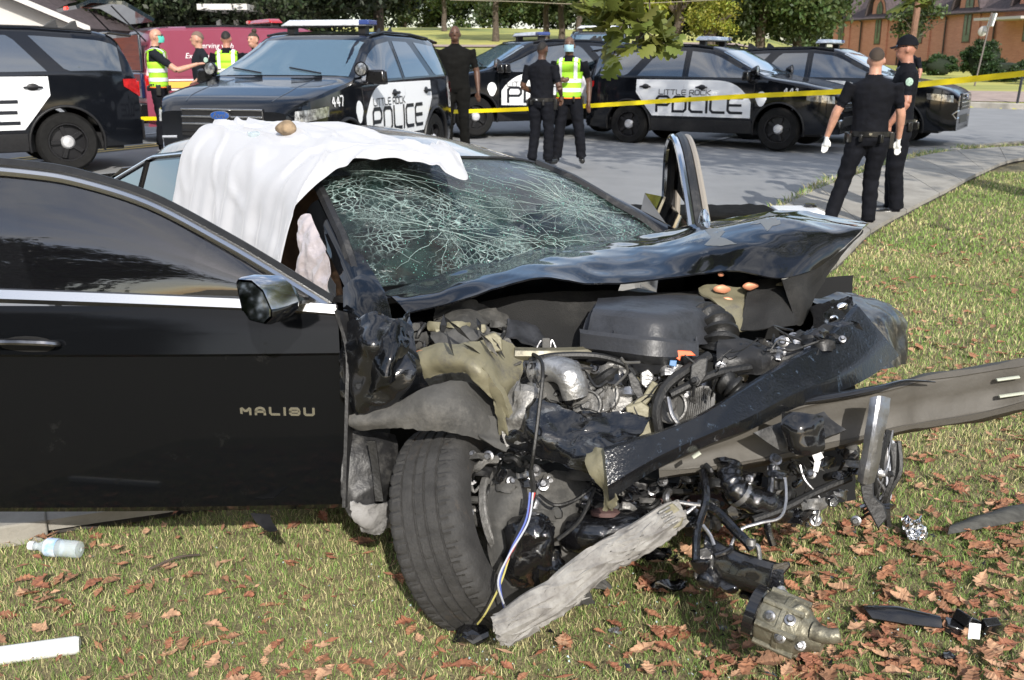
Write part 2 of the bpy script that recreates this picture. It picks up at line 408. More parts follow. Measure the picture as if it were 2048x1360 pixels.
EXPL = Body([(-2.38, 1.0), (-2.36, 1.24), (-2.25, 1.58), (-2.17, 1.70), (-1.95, 1.76), (-1.2, 1.81), (-.3, 1.82), (.12, 1.77), (.3, 1.70), (1.15, 1.27), (1.3, 1.24), (1.8, 1.17), (2.2, 1.08), (2.38, 1.0), (2.44, .92)],
            [(-2.38, .82), (-2.28, .93), (-2.0, .985), (-1.6, 1.0), (1.6, 1.0), (2.0, .975), (2.25, .90), (2.44, .74)],
            [(-2.38, 1.2), (-2, 1.23), (1.2, 1.2), (2.4, 1.0)], (-1.42, 1.45), .44)
def L1(a, b, x): return a[1] + (b[1] - a[1]) * (x - a[0]) / (b[0] - a[0])
def vehicle(label, cat, B=EXPL, police=True, number=None, group=None, paint=None, bar=True, name='police_suv', open_door=False, grille=True, simple=False):
    T = empty(name, (0, 0, 0), label, cat, group); paint = paint or M_NAVY
    body = B.shell().build('body', paint, T, smooth=28)
    cl = MB()                                  # lower cladding and arch flares
    for sd in (1, -1):
        B.side_patch(cl, np.linspace(-.95, .98, 12), lambda x: .28, lambda x: .50, sd, .012, 3)
        for a in B.axles:
            pts = [(a + B.ra * 1.03 * math.cos(t), sd * (B.y(a + B.ra * math.cos(t), .37 + B.ra * math.sin(t)) - .002), B.zax + B.ra * 1.03 * math.sin(t)) for t in np.linspace(-.25, math.pi + .25, 22)]
            cl.tube(pts, .035, 6, flat=.6)
    cl.box((0, 0, .36), (4.3, 1.5, .22)); cl.box((2.36, 0, .42), (.16, 1.3, .22)); cl.box((B.x0 + .02, 0, .48), (.16, 1.5, .26))
    cl.build('lower_cladding', M_PL, T, bevel=.01)
    for a in B.axles:
        for sd in (1, -1): wheel(T, a, sd * (B.w(a) - .135), B.zax, .375, .245, sd, police)
    # glass
    g = MB(); B.top_patch(g, np.linspace(1.12, .30, 10), -.93, .93); ws = g.build('windshield', M_WSG, T)
    g = MB()
    for k in (0, 1): g.tube([B.top(1.10 - .02 * i, .55 - .9 * k - .5 * i / 6 + .06 * k, .02) for i in range(7)], .009, 5)
    g.build('wiper', M_PL, ws)
    g = MB(); B.top_patch(g, (np.linspace(-2.19, -2.345, 6)), -.9, .9); g.build('rear_window', M_GLASS, T)
    for sd in (1, -1):
        hi = lambda x: B.rail(x) - .05; lo = lambda x: B.belt(x) + .03
        wl = lambda x: min(hi(x), max(lo(x) + .002, B.ztop(x) - .10))
        if not (open_door and sd > 0):
            g = MB(); B.side_patch(g, np.linspace(-.26, .93, 14), lo, wl, sd); g.build('window', M_GLASS, T)
        g = MB(); B.side_patch(g, np.linspace(-1.27, -.38, 12), lo, lambda x: min(hi(x), L1((-1.27, lo(x)), (-.9, hi(x)), x)), sd); g.build('window', M_GLASS, T)
        g = MB(); B.side_patch(g, np.linspace(-2.18, -1.12, 16), lambda x: max(lo(x), L1((-1.12, hi(x)), (-1.5, lo(x)), x)) , lambda x: min(hi(x), B.ztop(x) - .1), sd); g.build('window', M_GLASS, T)
        sm = MB()
        for pl in ([(.99, .5), (.99, 1.15)], [(-.32, .5), (-.32, 1.6)], [(-.98, .62), (-1.25, 1.0), (-1.27, 1.2)]):
            sm.tube([(x, sd * (B.y(x, z) + .001), z) for x, z in [tuple(Vector(pl[0]).lerp(Vector(pl[1]), k / 6)) for k in range(7)]] + ([] if len(pl) < 3 else [(pl[2][0], sd * B.y(*pl[2]), pl[2][1])]), .005, 4)
        sm.build('door_seam', M_PL, T)
        for hx in (-1.08, .02):
            h = MB(); yy = B.y(hx, 1.06); h.ball((hx, sd * (yy + .003), 1.06), (.075, .012, .05), 10, 6); h.tube([(hx - .11, sd * (yy + .02), 1.06), (hx - .05, sd * (yy + .045), 1.065), (hx + .05, sd * (yy + .045), 1.065), (hx + .11, sd * (yy + .02), 1.06)], [.012, .02, .02, .012], 6)
            h.build('door_handle', M_PL, T)
        mr = MB(); my = B.y(.85, 1.2) + .16; mr.box((.90, sd * my, 1.27), (.13, .26, .17), m=0, taper=.85); mr.box((.93, sd * (my - .15), 1.20), (.1, .14, .05))
        mo = mr.build('side_mirror', M_PLG, T, bevel=.03)
        hl = MB(); rows = []
        for zz, xx in ((0, 0), (.5, -.01), (1, -.03)):
            r = []
            for k in range(9):
                x = 2.405 - .50 * (k / 8) ** 1.3; yy = B.y(x, .9) ; z0 = .80 + .07 * (k / 8); z1 = .93 + .07 * (k / 8) - .02 * (k / 8)
                r.append((x + .018 + xx * .4, sd * (B.w(x) * (1.0) + .006 if k > 1 else (.40 + .13 * k)), z0 + (z1 - z0) * zz))
            rows.append(r)
        hl.sheet(rows, .012) if sd < 0 else hl.sheet([r[::-1] for r in rows], .012)
        ho = hl.build('headlight', M_LAMP, T, smooth=50)
        am = MB(); rr2 = [[Vector(rows[i][j]) + Vector((0, sd * .006, 0)) for j in (5, 6, 7)] for i in (0, 1, 2)]; am.sheet(rr2 if sd < 0 else [r[::-1] for r in rr2], .004); am.build('turn_signal', M_AMBER, ho)
        tl = MB(); B.side_patch(tl, np.linspace(B.x0, B.x0 + .2, 8), lambda x: L1((B.x0, .93), (B.x0 + .2, 1.06), x), lambda x: 1.15, sd, .012, 4)
        tl.box((B.x0 - .01, sd * .72, 1.02), (.03, .22, .2)); tl.build('tail_light', M_RED, T, bevel=.006)
        fg = MB(); fg.tube([(2.43, sd * .58, .66), (2.43, sd * .76, .655), (2.36, sd * .80, .60), (2.42, sd * .76, .53), (2.44, sd * .6, .53)], .018, 6); fg.build('fog_light_trim', M_CHROME, T)
        if police:
            sp = MB(); px_, py_, pz_ = 1.02, sd * (B.y(1.0, 1.2) + .03), 1.36; sp.tube([(px_ - .1, sd * (B.y(.9, 1.25)), 1.27), (px_, py_, pz_ - .03)], .015, 6); sp.lathe([(.001, -.09), (.05, -.08), (.085, 0), (.085, .03), (.07, .03)], (px_, py_, pz_), (1, 0, .1), 16); so = sp.build('spotlight', M_PLG, T)
            sp = MB(); sp.lathe([(.001, .035), (.078, .025)], (px_, py_, pz_), (1, 0, .1), 16); sp.build('spotlight_lens', M_LAMP, so)
    # front
    gr = MB(); gr.box((2.43, 0, .82), (.05, 1.02, .30), taper=.96); gr.box((2.42, 0, .50), (.05, .9, .16)); go = gr.build('grille', M_PL, T, bevel=.01)
    for k in range(4):
        b = MB(); b.box((2.462, 0, .73 + .075 * k), (.02, .98, .018)); b.build('grille_bar', M_CHROME if k else M_PLG, go, bevel=.004)
    if grille:
        e = MB(); e.lathe([(.001, .03), (.95, .03), (1, 0)], (0, 0, 0), (1, 0, 0), 28); e.xf(Matrix.Translation((2.475, 0, .895)) @ Matrix.Diagonal((.7, .125, .052, 1)))
        eo = e.build('emblem', M_CHROME, T); e = MB(); e.lathe([(.001, .032), (.9, .032), (.95, 0.028)], (0, 0, 0), (1, 0, 0), 28); e.xf(Matrix.Translation((2.478, 0, .895)) @ Matrix.Diagonal((.7, .118, .047, 1))); e.build('emblem_field', M_BLUE, eo)
        v, f = font_mesh('Ford', .075, .35); e = MB(); e.add([(2.504, -.075 + 0 + p.x if 0 else (p.x - .08), .872 + p.y) for p in v], f); e.build('emblem_lettering', M_CHROME, eo)
    hb = MB()
    for sd in (1, -1): hb.tube([B.top(x, sd * (.62 - .08 * (2.2 - x)), .0) for x in np.linspace(1.3, 2.3, 8)], .012, 6, flat=.4)
    hb.build('hood_crease', paint, body)
    sp = MB(); sp.box((-2.25, 0, 1.715), (.30, 1.35, .035), (0, -.12, 0)); sp.build('rear_spoiler', paint, T, bevel=.012)
    rr = MB()
    for sd in (1, -1): rr.tube([B.top(x, sd * .93, .02) for x in np.linspace(-1.9, .1, 10)], .016, 6)
    rr.build('roof_rail', M_PL, T)
    for fx, fy in ((-1.75, 0), (-1.45, .3)):
        f = MB(); f.add([(fx - .12, fy - .03, 1.76), (fx + .1, fy - .03, 1.78), (fx + .1, fy + .03, 1.78), (fx - .12, fy + .03, 1.76), (fx - .10, fy, 1.90), (fx - .04, fy, 1.89)], [(0, 1, 2, 3), (0, 4, 5, 1), (2, 5, 4, 3), (1, 5, 2), (3, 4, 0)]); f.build('roof_antenna', M_PL, T, smooth=0)
    if bar:
        dz_ = B.ztop(-.18) - 1.815; lb = MB(); lb.box((-.18, 0, 1.925 + dz_), (.26, 1.25, .075), m=0, taper=.8); lo_ = lb.build('light_bar', M_LBAR if police else M_RED, T, bevel=.02)
        f = MB(); f.box((-.18, 0, 1.885 + dz_), (.2, 1.15, .02))
        for sd in (1, -1): f.box((-.18, sd * .5, 1.84 + dz_), (.12, .1, .09))
        f.build('light_bar_mount', M_PL, lo_)
        f = MB(); f.box((-.18, .56, 1.927 + dz_), (.268, .14, .06)); f.build('light_bar_end', mat('blue bar lens', (.03, .06, .22), .2, coat=.5) if police else M_RED, lo_, bevel=.01)
    if police:
        for sd in (1, -1):
            xs = np.linspace(-1.27, .95, 40)
            lo = lambda x: max(.545, L1((-1.27, .96), (-.95, .57), x)); hi = lambda x: 1.19 - (.34 * (x / .93) ** 4 if x > 0 else 0)
            if open_door and sd > 0:
                xs = np.linspace(-1.22, -.34, 20)
            g = MB(); B.side_patch(g, xs, lo, hi, sd, .005, 5); do = g.build('white_door_panel', M_WHITE, T)
            if not (open_door and sd > 0):
                g = MB(); f = (lambda s_, t: (-.84 + s_, -(B.y(-.84 + s_, t) + .010), t)) if sd < 0 else (lambda s_, t: (.76 - s_, B.y(.76 - s_, t) + .010, t))
                lettering(g, 'POLICE', .26, .25, .075, .045, lambda s_, t: f(s_, .63 + t))
                g.build('lettering', M_LET, do, smooth=0)
                g = MB(); lettering(g, 'LITTLE ROCK', .08, .08, .025, .014, lambda s_, t: f(s_ + .04, .93 + t)); g.build('lettering', M_LET, do, smooth=0)
            bd = MB(); bx = 1.13; r = []
            pts = [(bx + .10 * math.cos(a) * (1 if math.sin(a) > -.3 else .8), .88 + .13 * math.sin(a)) for a in np.linspace(0, 6.283, 15)[:-1]]
            bd.add([(x, sd * (B.y(x, z) + .008), z) for x, z in pts], [tuple(range(14)) if sd < 0 else tuple(range(13, -1, -1))]); bd.build('door_badge', M_WHITE, T, smooth=0)
            if number:
                g = MB(); f = (lambda s_, t: (1.52 + s_, -(B.y(1.52 + s_, t) + .008), t)) if sd < 0 else (lambda s_, t: (1.80 - s_, B.y(1.8 - s_, t) + .008, t))
                lettering(g, number, .10, .07, .03, .02, lambda s_, t: f(s_, .975 + t)); g.build('unit_number', M_WLET, T, smooth=0)
    return T
def place(T, x, y, ang, dz=0):
    T.location = (x, y, gz(x, y) + dz); T.rotation_euler = (0, 0, ang); return T
# ------------------------------------------------------------------ people
def skinmat(n, c): return mat(n, c, .5, var=.15, vscale=20, sss=.1)
SK_L = skinmat('light skin', (.50, .27, .19)); SK_D = skinmat('dark skin', (.10, .05, .032)); SK_R = skinmat('tanned skin', (.40, .19, .13))
M_UNI = mat('dark navy uniform cloth', (.0045, .0052, .0085), .85, spec=.2, var=.3, vscale=12, bump=.6, bscale=22)
M_TSH = mat('black cotton cloth', (.007, .007, .0065), .95, spec=.15, var=.2, vscale=12, bump=.6, bscale=18)
M_GREYU = mat('charcoal uniform cloth', (.012, .014, .019), .9, spec=.2, var=.2, vscale=12, bump=.6, bscale=22)
M_SHOE = mat('black boots', (.01, .01, .01), .3, coat=.3)
M_GLOVE = mat('white glove', (.75, .76, .75), .5, bump=.3, bscale=80)
M_HAIRB = mat('dark hair', (.012, .009, .007), .6, bump=.5, bscale=250)
M_HAIRL = mat('short brown hair', (.045, .03, .02), .7, bump=.5, bscale=300)
M_HAIRG = mat('grey brown hair', (.17, .12, .09), .7, bump=.5, bscale=300)
M_MASKG = mat('green surgical mask', (.10, .55, .45), .7); M_MASKB = mat('blue surgical mask', (.35, .55, .65), .7)
M_VESTG = mat('lime safety vest', (.42, .85, .04), .7, bump=.3, bscale=30, emit=None); M_VESTO = mat('orange vest trim', (.9, .2, .03), .7)
M_REFL = mat('reflective silver stripe', (.85, .86, .84), .35, metal=0)
M_LEATH = mat('duty belt leather', (.012, .012, .012), .3, coat=.3, var=.3, vscale=30)
M_LENS = mat('sunglass lens', (.01, .01, .012), .05, coat=1)
def person(label, x, y, face, h=1.78, skin=SK_L, shirt=M_UNI, pants=M_UNI, pose=None, hair=M_HAIRB, gloves=False, bulk=1.0, cap=False, mask=None, vest=None, belt=True, bun=False, glasses=False, patch=False, sleeve=.62, group=None, dz=0):
    """local: x = person's right, y = facing direction, z up; face = world angle of facing direction"""
    s = h / 1.78; T = empty('person', (0, 0, 0), label, 'person', group)
    J = dict(kl=(-.115, .02, .50), kr=(.115, .02, .50), al=(-.13, -.02, .09), ar=(.13, -.02, .09), el=(-.29, -.03, 1.15), er=(.29, -.03, 1.15),
             wl=(-.30, .06, .88), wr=(.30, .06, .88), hl=(0, .1, -1), hr=(0, .1, -1), head=(0, .02, 1.66), hyaw=0)
    J.update(pose or {}); V = {k: Vector(v) for k, v in J.items() if hasattr(v, '__len__')}
    segs = []; mb = MB(); b = bulk
    def limb(a, c, r, lab, seg=12, flat=1): 
        mb.tube([a.lerp(c, t) for t in np.linspace(0, 1, len(r))], r, seg, flat=flat); segs.append((a, c, lab, max(r)))
    def ell(cs, lab):
        n = 18; rows = [[Vector((cx + rx * math.cos(2 * math.pi * k / n), cy + ry * math.sin(2 * math.pi * k / n), z)) for k in range(n)] for cx, cy, z, rx, ry in cs]
        st = len(mb.v); mb.grid(rows, cu=True); nb = len(rows)
        mb.f.append(tuple(st + k for k in range(n - 1, -1, -1))); mb.f.append(tuple(st + (nb - 1) * n + k for k in range(n))); mb.m += [0, 0]
    hip_l, hip_r = Vector((-.095, 0, .92)), Vector((.095, 0, .92)); sh_l, sh_r = Vector((-.195 * (b * .5 + .5), -.01, 1.435)), Vector((.195 * (b * .5 + .5), -.01, 1.435))
    ell([(0, 0, .84, .155 * b, .10 * b), (0, 0, .90, .18 * b, .125 * b), (0, .005, 1.0, .17 * b, .12 * b), (0, .01, 1.1, .165 * b, .118 * b), (0, .01, 1.25, .185 * b, .128 * b), (0, 0, 1.36, .205 * b, .125 * b), (0, -.01, 1.44, .19 * b, .10 * b), (0, -.01, 1.49, .10, .075), (0, -.01, 1.52, .065, .06)], 't')
    nk = Vector((0, -.01, 1.44)); hd = V['head']; limb(nk, hd - Vector((0, .01, .06)), [.066, .060, .058], 'skin')
    rot = Matrix.Rotation(-J['hyaw'], 3, 'Z')
    mb.ball(hd + Vector((0, 0, .01)), (.075, .092, .105), 18, 12, rot=rot); mb.ball(hd + rot @ Vector((0, .02, -.05)), (.056, .068, .07), 14, 10, rot=rot)
    mb.tube([hd + rot @ Vector((0, .088, .02)), hd + rot @ Vector((0, .108, -.022))], [.009, .016], 8)
    for e in (-1, 1): mb.ball(hd + rot @ Vector((e * .078, -.005, -.01)), (.012, .02, .032), 8, 6, rot=rot)
    mb.ball(hd + rot @ Vector((0, .085, -.06)), (.026, .012, .012), 8, 6, rot=rot)
    for sd, hp, k, a in ((-1, hip_l, V['kl'], V['al']), (1, hip_r, V['kr'], V['ar'])):
        limb(hp, k, [.105 * b, .10 * b, .088, .078], 'pants', 14); limb(k, a, [.078, .078, .074, .074], 'pants', 14)
        fd = Vector((sd * .04, .20, -.045)); limb(a + Vector((0, -.03, -.035)), a + fd, [.045, .048, .045, .036], 'shoe', 10)
    for sd, sh, e, wr, hn in ((-1, sh_l, V['el'], V['wl'], V['hl']), (1, sh_r, V['er'], V['wr'], V['hr'])):
        limb(sh, sh.lerp(e, sleeve), [.072 * b, .066 * b, .060, .059], 'shirt'); limb(sh.lerp(e, sleeve * .8), e, [.05, .046], 'skin'); limb(e, wr, [.046, .043, .034, .028], 'skin')
        hn = hn.normalized(); sidev = hn.cross(Vector((0, 1, 0)) if abs(hn.y) < .8 else Vector((0, 0, 1))).normalized(); pn = hn.cross(sidev)
        lab = 'glove' if gloves else 'skin'; pc = wr + hn * .085
        mb.tube([wr - hn * .01, wr + hn * .03, pc], [.028, .036, .034], 10, flat=.62); segs.append((wr, pc, lab, .05))
        if gloves: segs.append((wr - hn * .03, wr, 'glove', .04))
        for q in range(4):
            o = pc + pn * 0 + sidev * 0 + (pn if True else sidev) * 0
            lat = (q - 1.5) * .018; ln = (.066, .078, .074, .058)[q]; p0 = pc - hn * .015 + sidev * lat; p1 = p0 + hn * ln * .5; p2 = p1 + hn * ln * .42 + pn * (.018); p3 = p2 + hn * ln * .2 + pn * .022
            mb.tube([p0, p1, p2, p3], [.0105, .010, .0095, .008], 7); segs.append((p0, p3, lab, .02))
        t0 = wr + hn * .03 + sidev * .025 * (-sd); mb.tube([t0, t0 + hn * .03 + sidev * (-sd) * .02 + pn * .015, t0 + hn * .06 + sidev * (-sd) * .022 + pn * .02], [.013, .012, .009], 7); segs.append((t0, t0 + hn * .06 + sidev * (-sd) * .022, lab, .02))
    o = mb.build('b', [M_UNI], None, smooth=0); m = o.modifiers.new('r', 'REMESH'); m.mode = 'VOXEL'; m.voxel_size = .0105
    m2 = o.modifiers.new('s', 'SMOOTH'); m2.factor = .6; m2.iterations = 3
    dg = bpy.context.evaluated_depsgraph_get(); me = bpy.data.meshes.new_from_object(o.evaluated_get(dg)); bpy.data.objects.remove(o)
    n = len(me.vertices); co = np.empty(n * 3); me.vertices.foreach_get('co', co); co = co.reshape(-1, 3)
    np_ = len(me.polygons); cen = np.empty(np_ * 3); me.polygons.foreach_get('center', cen); cen = cen.reshape(-1, 3)
    labs = {'shirt': 0, 'pants': 1, 'skin': 2, 'shoe': 3, 'glove': 4}; best = np.full(np_, 9.); idx = np.zeros(np_, int)
    for a, c, lab, r in segs:
        a, c = np.array(a), np.array(c); d = c - a; t = np.clip(((cen - a) @ d) / (d @ d), 0, 1); dist = np.linalg.norm(cen - (a + t[:, None] * d), axis=1) / r
        k = dist < best; best[k] = dist[k]; idx[k] = labs[lab]
    tors = (np.abs(cen[:, 0]) < .215 * b) & (cen[:, 2] > .90) & (cen[:, 2] < 1.475) & (np.abs(cen[:, 1]) < .15 * b); 
    armskin = (idx == 2) & (best < 1.25) & ((np.abs(cen[:, 0]) > .2) | (cen[:, 1] > .12))
    idx[tors & ~armskin & (idx != 4) ] = np.where(cen[tors & ~armskin & (idx != 4)][:, 2] > .955, 0, 1)
    hips = (cen[:, 2] <= .955) & (cen[:, 2] > .80) & (np.abs(cen[:, 0]) < .2 * b) & (np.abs(cen[:, 1]) < .15) & (idx != 4) & ~armskin; idx[hips] = 1
    hz = V['head']; idx[(np.linalg.norm(cen - np.array(hz), axis=1) < .17) & (cen[:, 2] > 1.49)] = 2
    col_ = (cen[:, 2] > 1.44) & (cen[:, 2] < 1.525) & (idx == 2) & (np.abs(cen[:, 0]) < .2); idx[col_] = 0
    # cloth wrinkles
    vn = np.empty(n * 3); me.vertices.foreach_get('normal', vn); vn = vn.reshape(-1, 3)
    wr_ = np.array([noise.noise(Vector((p[0] * 9, p[1] * 9, p[2] * 16 + x))) for p in co]); msk = (co[:, 2] < 1.42) & (np.abs(wr_) < 9)
    amp = np.where(co[:, 2] < .92, .011, .007); near_hand = np.zeros(n, bool)
    for k in ('wl', 'wr', 'el', 'er'): near_hand |= np.linalg.norm(co - np.array(V[k]), axis=1) < .2
    near_hand |= co[:, 2] < .1
    co += vn * (wr_ * amp * msk * ~near_hand)[:, None]
    me.vertices.foreach_set('co', co.reshape(-1)); me.materials.clear()
    for mm in (shirt, pants, skin, M_SHOE, M_GLOVE): me.materials.append(mm)
    me.polygons.foreach_set('material_index', idx.astype(np.int32)); me.polygons.foreach_set('use_smooth', [True] * np_); me.update()
    bo = bpy.data.objects.new('body', me); col.objects.link(bo); bo.parent = T
    def at(v): return hd + rot @ Vector(v)
    if hair:
        q = MB(); n1, n2 = 16, 9; vs = []
        for i in range(n2 + 1):
            for k in range(n1):
                th = 2 * math.pi * k / n1; ph = (i / n2) * (1.12 + .62 * max(0, -math.sin(th)) )
                vs.append(at((.080 * math.sin(ph) * math.cos(th), -.006 + .098 * math.sin(ph) * math.sin(th), .012 + .110 * math.cos(ph))))
        q.grid([vs[i * n1:(i + 1) * n1] for i in range(n2 + 1)], cu=True)
        if bun: q.ball(at((0, -.03, .14)), .04)
        q.build('hair', hair, T)
    if cap:
        q = MB(); prof = []; rows = []
        for i in range(7):
            ph = i / 6 * 1.45; rows.append([at((.092 * math.sin(ph) * math.cos(t), -.004 + .108 * math.sin(ph) * math.sin(t), .02 + .118 * math.cos(ph))) for t in np.linspace(0, 2 * math.pi, 19)[:-1]])
        q.grid(rows, cu=True); q.sheet([[at((a * .075, .085 + .075 * k * (1 - .35 * a * a), .035 - .022 * k - .012 * a * a)) for a in np.linspace(-1, 1, 9)] for k in (0, .5, 1)], .004)
        q.build('cap', M_UNI, T)
    if mask:
        q = MB(); q.grid([[at((.062 * a, .112 - .06 * a * a + .012 * math.sin(3.1 * k), .012 - .095 * k)) for a in np.linspace(-1.1, 1.1, 9)] for k in np.linspace(0, 1, 6)]); q.build('face_mask', mask, T)
        
    if glasses:
        q = MB()
        for e in (-1, 1): q.ball(at((e * .034, .092, .02)), (.03, .01, .018), 10, 6, rot=rot); q.tube([at((e * .06, .08, .024)), at((e * .078, 0, .02))], .004, 5)
        q.build('sunglasses', M_LENS, T)
    elif skin is not None:
        q = MB()
        for e in (-1, 1): q.ball(at((e * .032, .082, .02)), (.014, .008, .008), 8, 6, rot=rot)
        q.build('eye', mat('dark eye', (.03, .02, .015), .2), T)
    if belt:
        q = MB(); n = 20; q.grid([[Vector((.186 * b * math.cos(2 * math.pi * k / n), .132 * b * math.sin(2 * math.pi * k / n), z)) for k in range(n)] for z in (.935, .985)], cu=True); bo2 = q.build('duty_belt', M_LEATH, T)
        for k, (ang, sz) in enumerate(((.2, (.05, .07, .16)), (1.2, (.03, .04, .08)), (2.0, (.05, .03, .08)), (2.9, (.05, .05, .12)), (3.6, (.03, .05, .09)), (4.3, (.05, .03, .07)), (5.2, (.05, .035, .08)))):
            q = MB(); q.box((.205 * b * math.cos(ang), .15 * b * math.sin(ang), .945 - sz[2] * .3), sz, (0, 0, ang)); q.build('belt_pouch' if k else 'holster', M_LEATH, bo2, bevel=.008)
        q = MB(); q.box((0, -.142 * b, .962), (.03, .01, .02)); q.build('buckle', M_CHROME, bo2)
    if vest:
        q = MB(); n = 28
        def tors_pt(k, z, e=.014):
            zz = [.84, .90, 1.0, 1.1, 1.25, 1.36, 1.44]; rx = np.interp(z, zz, [.155, .18, .17, .165, .185, .205, .20]) * b + e; ry = np.interp(z, zz, [.10, .125, .12, .118, .128, .125, .11]) * b + e
            a = 2 * math.pi * k / n; return Vector((rx * math.cos(a), ry * math.sin(a) + .005, z))
        q.grid([[tors_pt(k, z) for k in range(n)] for z in np.linspace(.93, 1.30, 8)], cu=True)
        for k0 in (3, 17):   # front and back yokes up to the shoulders
            q.grid([[tors_pt(k, z, .015) * 1.0 for k in range(k0, k0 + 9)] for z in np.linspace(1.30, 1.44, 4)])
        for e in (-1, 1): q.grid([[Vector((e * xx, yy, 1.44 + .055 * (1 - (yy / .13) ** 2) - .25 * (xx - .08))) for xx in (.06, .11, .165)] for yy in np.linspace(-.125, .13, 7)])
        vo = q.build('safety_vest', vest, T); vo.modifiers.new('so', 'SOLIDIFY').thickness = .004
        q = MB()
        for z0 in (1.02, 1.15): q.grid([[tors_pt(k, z, .020) for k in range(n)] for z in (z0, z0 + .055)], cu=True)
        for e in (-1, 1):
            for sgn in (1, -1): q.grid([[Vector((e * xx, sgn * (abs(tors_pt(7, z, .022).y) - .35 * max(0, xx - .09) ) , z)) for xx in (.085, .135)] for z in np.linspace(1.205, 1.44, 5)])
            q.grid([[Vector((e * xx, yy, 1.452 + .055 * (1 - (yy / .135) ** 2) - .25 * (xx - .08))) for xx in (.085, .135)] for yy in np.linspace(-.13, .135, 7)])
        q.build('reflective_stripe', M_REFL, vo)
        q = MB()
        for z0 in (.93,): q.grid([[tors_pt(k, z, .017) for k in range(n)] for z in (z0, z0 + .015)], cu=True)
        q.build('vest_trim', M_VESTO, vo)
    if patch:
        q = MB()
        for e, sh, el in ((-1, sh_l, V['el']), (1, sh_r, V['er'])):
            c = sh.lerp(el, .3); q.ball(c + Vector((e * .072 * b, 0, 0)), (.006, .035, .04), 12, 8)
        q.build('shoulder_patch', mat('green white patch', (.35, .5, .42), .6, var=.4, vscale=60), T)
    T.scale = (s, s, s); T.location = (x, y, gz(x, y) + dz); T.rotation_euler = (0, 0, face - math.pi / 2)
    return T
# ================================================================== the setting
M_SOIL = mat('thatch and soil', (.24, .21, .11), .95, var2=(.11, .085, .045), vscale=18, bump=.8, bscale=90)
M_LAWN = mat('lawn grass', (.50, .46, .12), .95, var2=(.18, .22, .06), vscale=.16, bump=.6, bscale=14)
M_ROAD = mat('worn asphalt', (.26, .265, .27), .85, var2=(.215, .22, .225), vscale=1.2, bump=.35, bscale=120)
M_CONC = mat('weathered concrete', (.36, .34, .30), .9, var2=(.25, .235, .205), vscale=3, bump=.3, bscale=70)
M_JOINT = mat('dark joint', (.10, .09, .08), .95)
M_CONC2 = mat('reddish concrete path', (.36, .28, .24), .9, var=.2, vscale=2)
M_LINEY = mat('yellow road paint', (.55, .40, .10), .7, var=.25, vscale=20); M_LINEW = mat('white road paint', (.62, .62, .6), .7, var=.2, vscale=20)
def V2(a): return Vector((a[0], a[1]))
kerb_px = [(2500, 268), (2250, 274), (2048, 284), (1960, 291), (1900, 300), (1800, 318), (1700, 343), (1620, 376), (1560, 410)]
KERB = [G(*p) for p in kerb_px] + [Vector((a, b, gz(a, b))) for a, b in ((1.0, 8.2), (-1.0, 5.9), (-2.6, 4.7), (-4.6, 3.6), (-8, 2.2), (-18, -.5))]
KERB = spline(KERB, 90)
FAR = [G(2700, 222), G(2300, 217), G(2048, 214), G(1960, 211)] + [Vector((a, b, 0)) for a, b in ((10, 34), (4, 40), (-4, 42), (-12, 41), (-20, 39), (-30, 37), (-44, 34))]
FAR = spline(FAR, 90)
def inside(poly, x, y):
    c = False; n = len(poly); j = n - 1
    for i in range(n):
        xi, yi, xj, yj = poly[i][0], poly[i][1], poly[j][0], poly[j][1]
        if (yi > y) != (yj > y) and x < (xj - xi) * (y - yi) / (yj - yi) + xi: c = not c
        j = i
    return c
ROADPOLY = [(p.x, p.y) for p in KERB] + [(-44, 20)] + [(p.x, p.y) for p in FAR[::-1]]
xs = np.concatenate([np.linspace(-220, -12, 30)[:-1], np.linspace(-12, 16, 113), np.linspace(16, 240, 32)[1:]])
ys = np.concatenate([np.linspace(-60, 0, 12)[:-1], np.linspace(0, 36, 145), np.linspace(36, 60, 25)[1:], np.linspace(60, 320, 30)[1:]])
vs_, fs_, ms_ = [], [], []
for j, y in enumerate(ys):
    for i, x in enumerate(xs):
        z = gz(x, y) if y > 0 else 0
        if 0 < y < 44 and inside(ROADPOLY, x, y): z -= .22
        elif y < 9 and x > -12: z += .015 * noise.noise(Vector((x * 1.3, y * 1.3, 0)))
        vs_.append((x, y, z))
nx = len(xs)
for j in range(len(ys) - 1):
    for i in range(nx - 1):
        fs_.append((j * nx + i, j * nx + i + 1, (j + 1) * nx + i + 1, (j + 1) * nx + i)); ms_.append(0 if ys[j] < 22 else 1)
g = MB(); g.v = vs_; g.f = fs_; g.m = ms_; GROUND = tag(g.build('grass_ground', [M_SOIL, M_LAWN], smooth=60), kind='structure')
# road
rows = []
for k in range(26):
    t = k / 25; rows.append([Vector(((a.x * (1 - t) + b.x * t), (a.y * (1 - t) + b.y * t), 0)) for a, b in zip(KERB, FAR)])
rows = [[Vector((p.x, p.y, gz(p.x, p.y) - .07)) for p in r] for r in rows]
g = MB(); g.grid(rows); ROAD = tag(g.build('road', M_ROAD, smooth=60), kind='structure')
def strip(name, a, b, wd, z, m, n=40):
    d = (V2(b) - V2(a)).normalized(); nn = Vector((-d.y, d.x)) * wd / 2; r1, r2 = [], []
    for k in range(n + 1):
        c = V2(a).lerp(V2(b), k / n); 
        for r, s_ in ((r1, 1), (r2, -1)): q = c + nn * s_; r.append((q.x, q.y, gz(q.x, q.y) + z))
    g = MB(); g.grid([r2, r1]); return tag(g.build(name, m, smooth=0), kind='structure')
ya, yb = G(150, 301), G(330, 283); dd = (yb - ya).normalized()
strip('centre_line', ya - dd * 6, yb + dd * 9, .11, -.055, M_LINEY); oo = Vector((-dd.y, dd.x, 0)) * .28
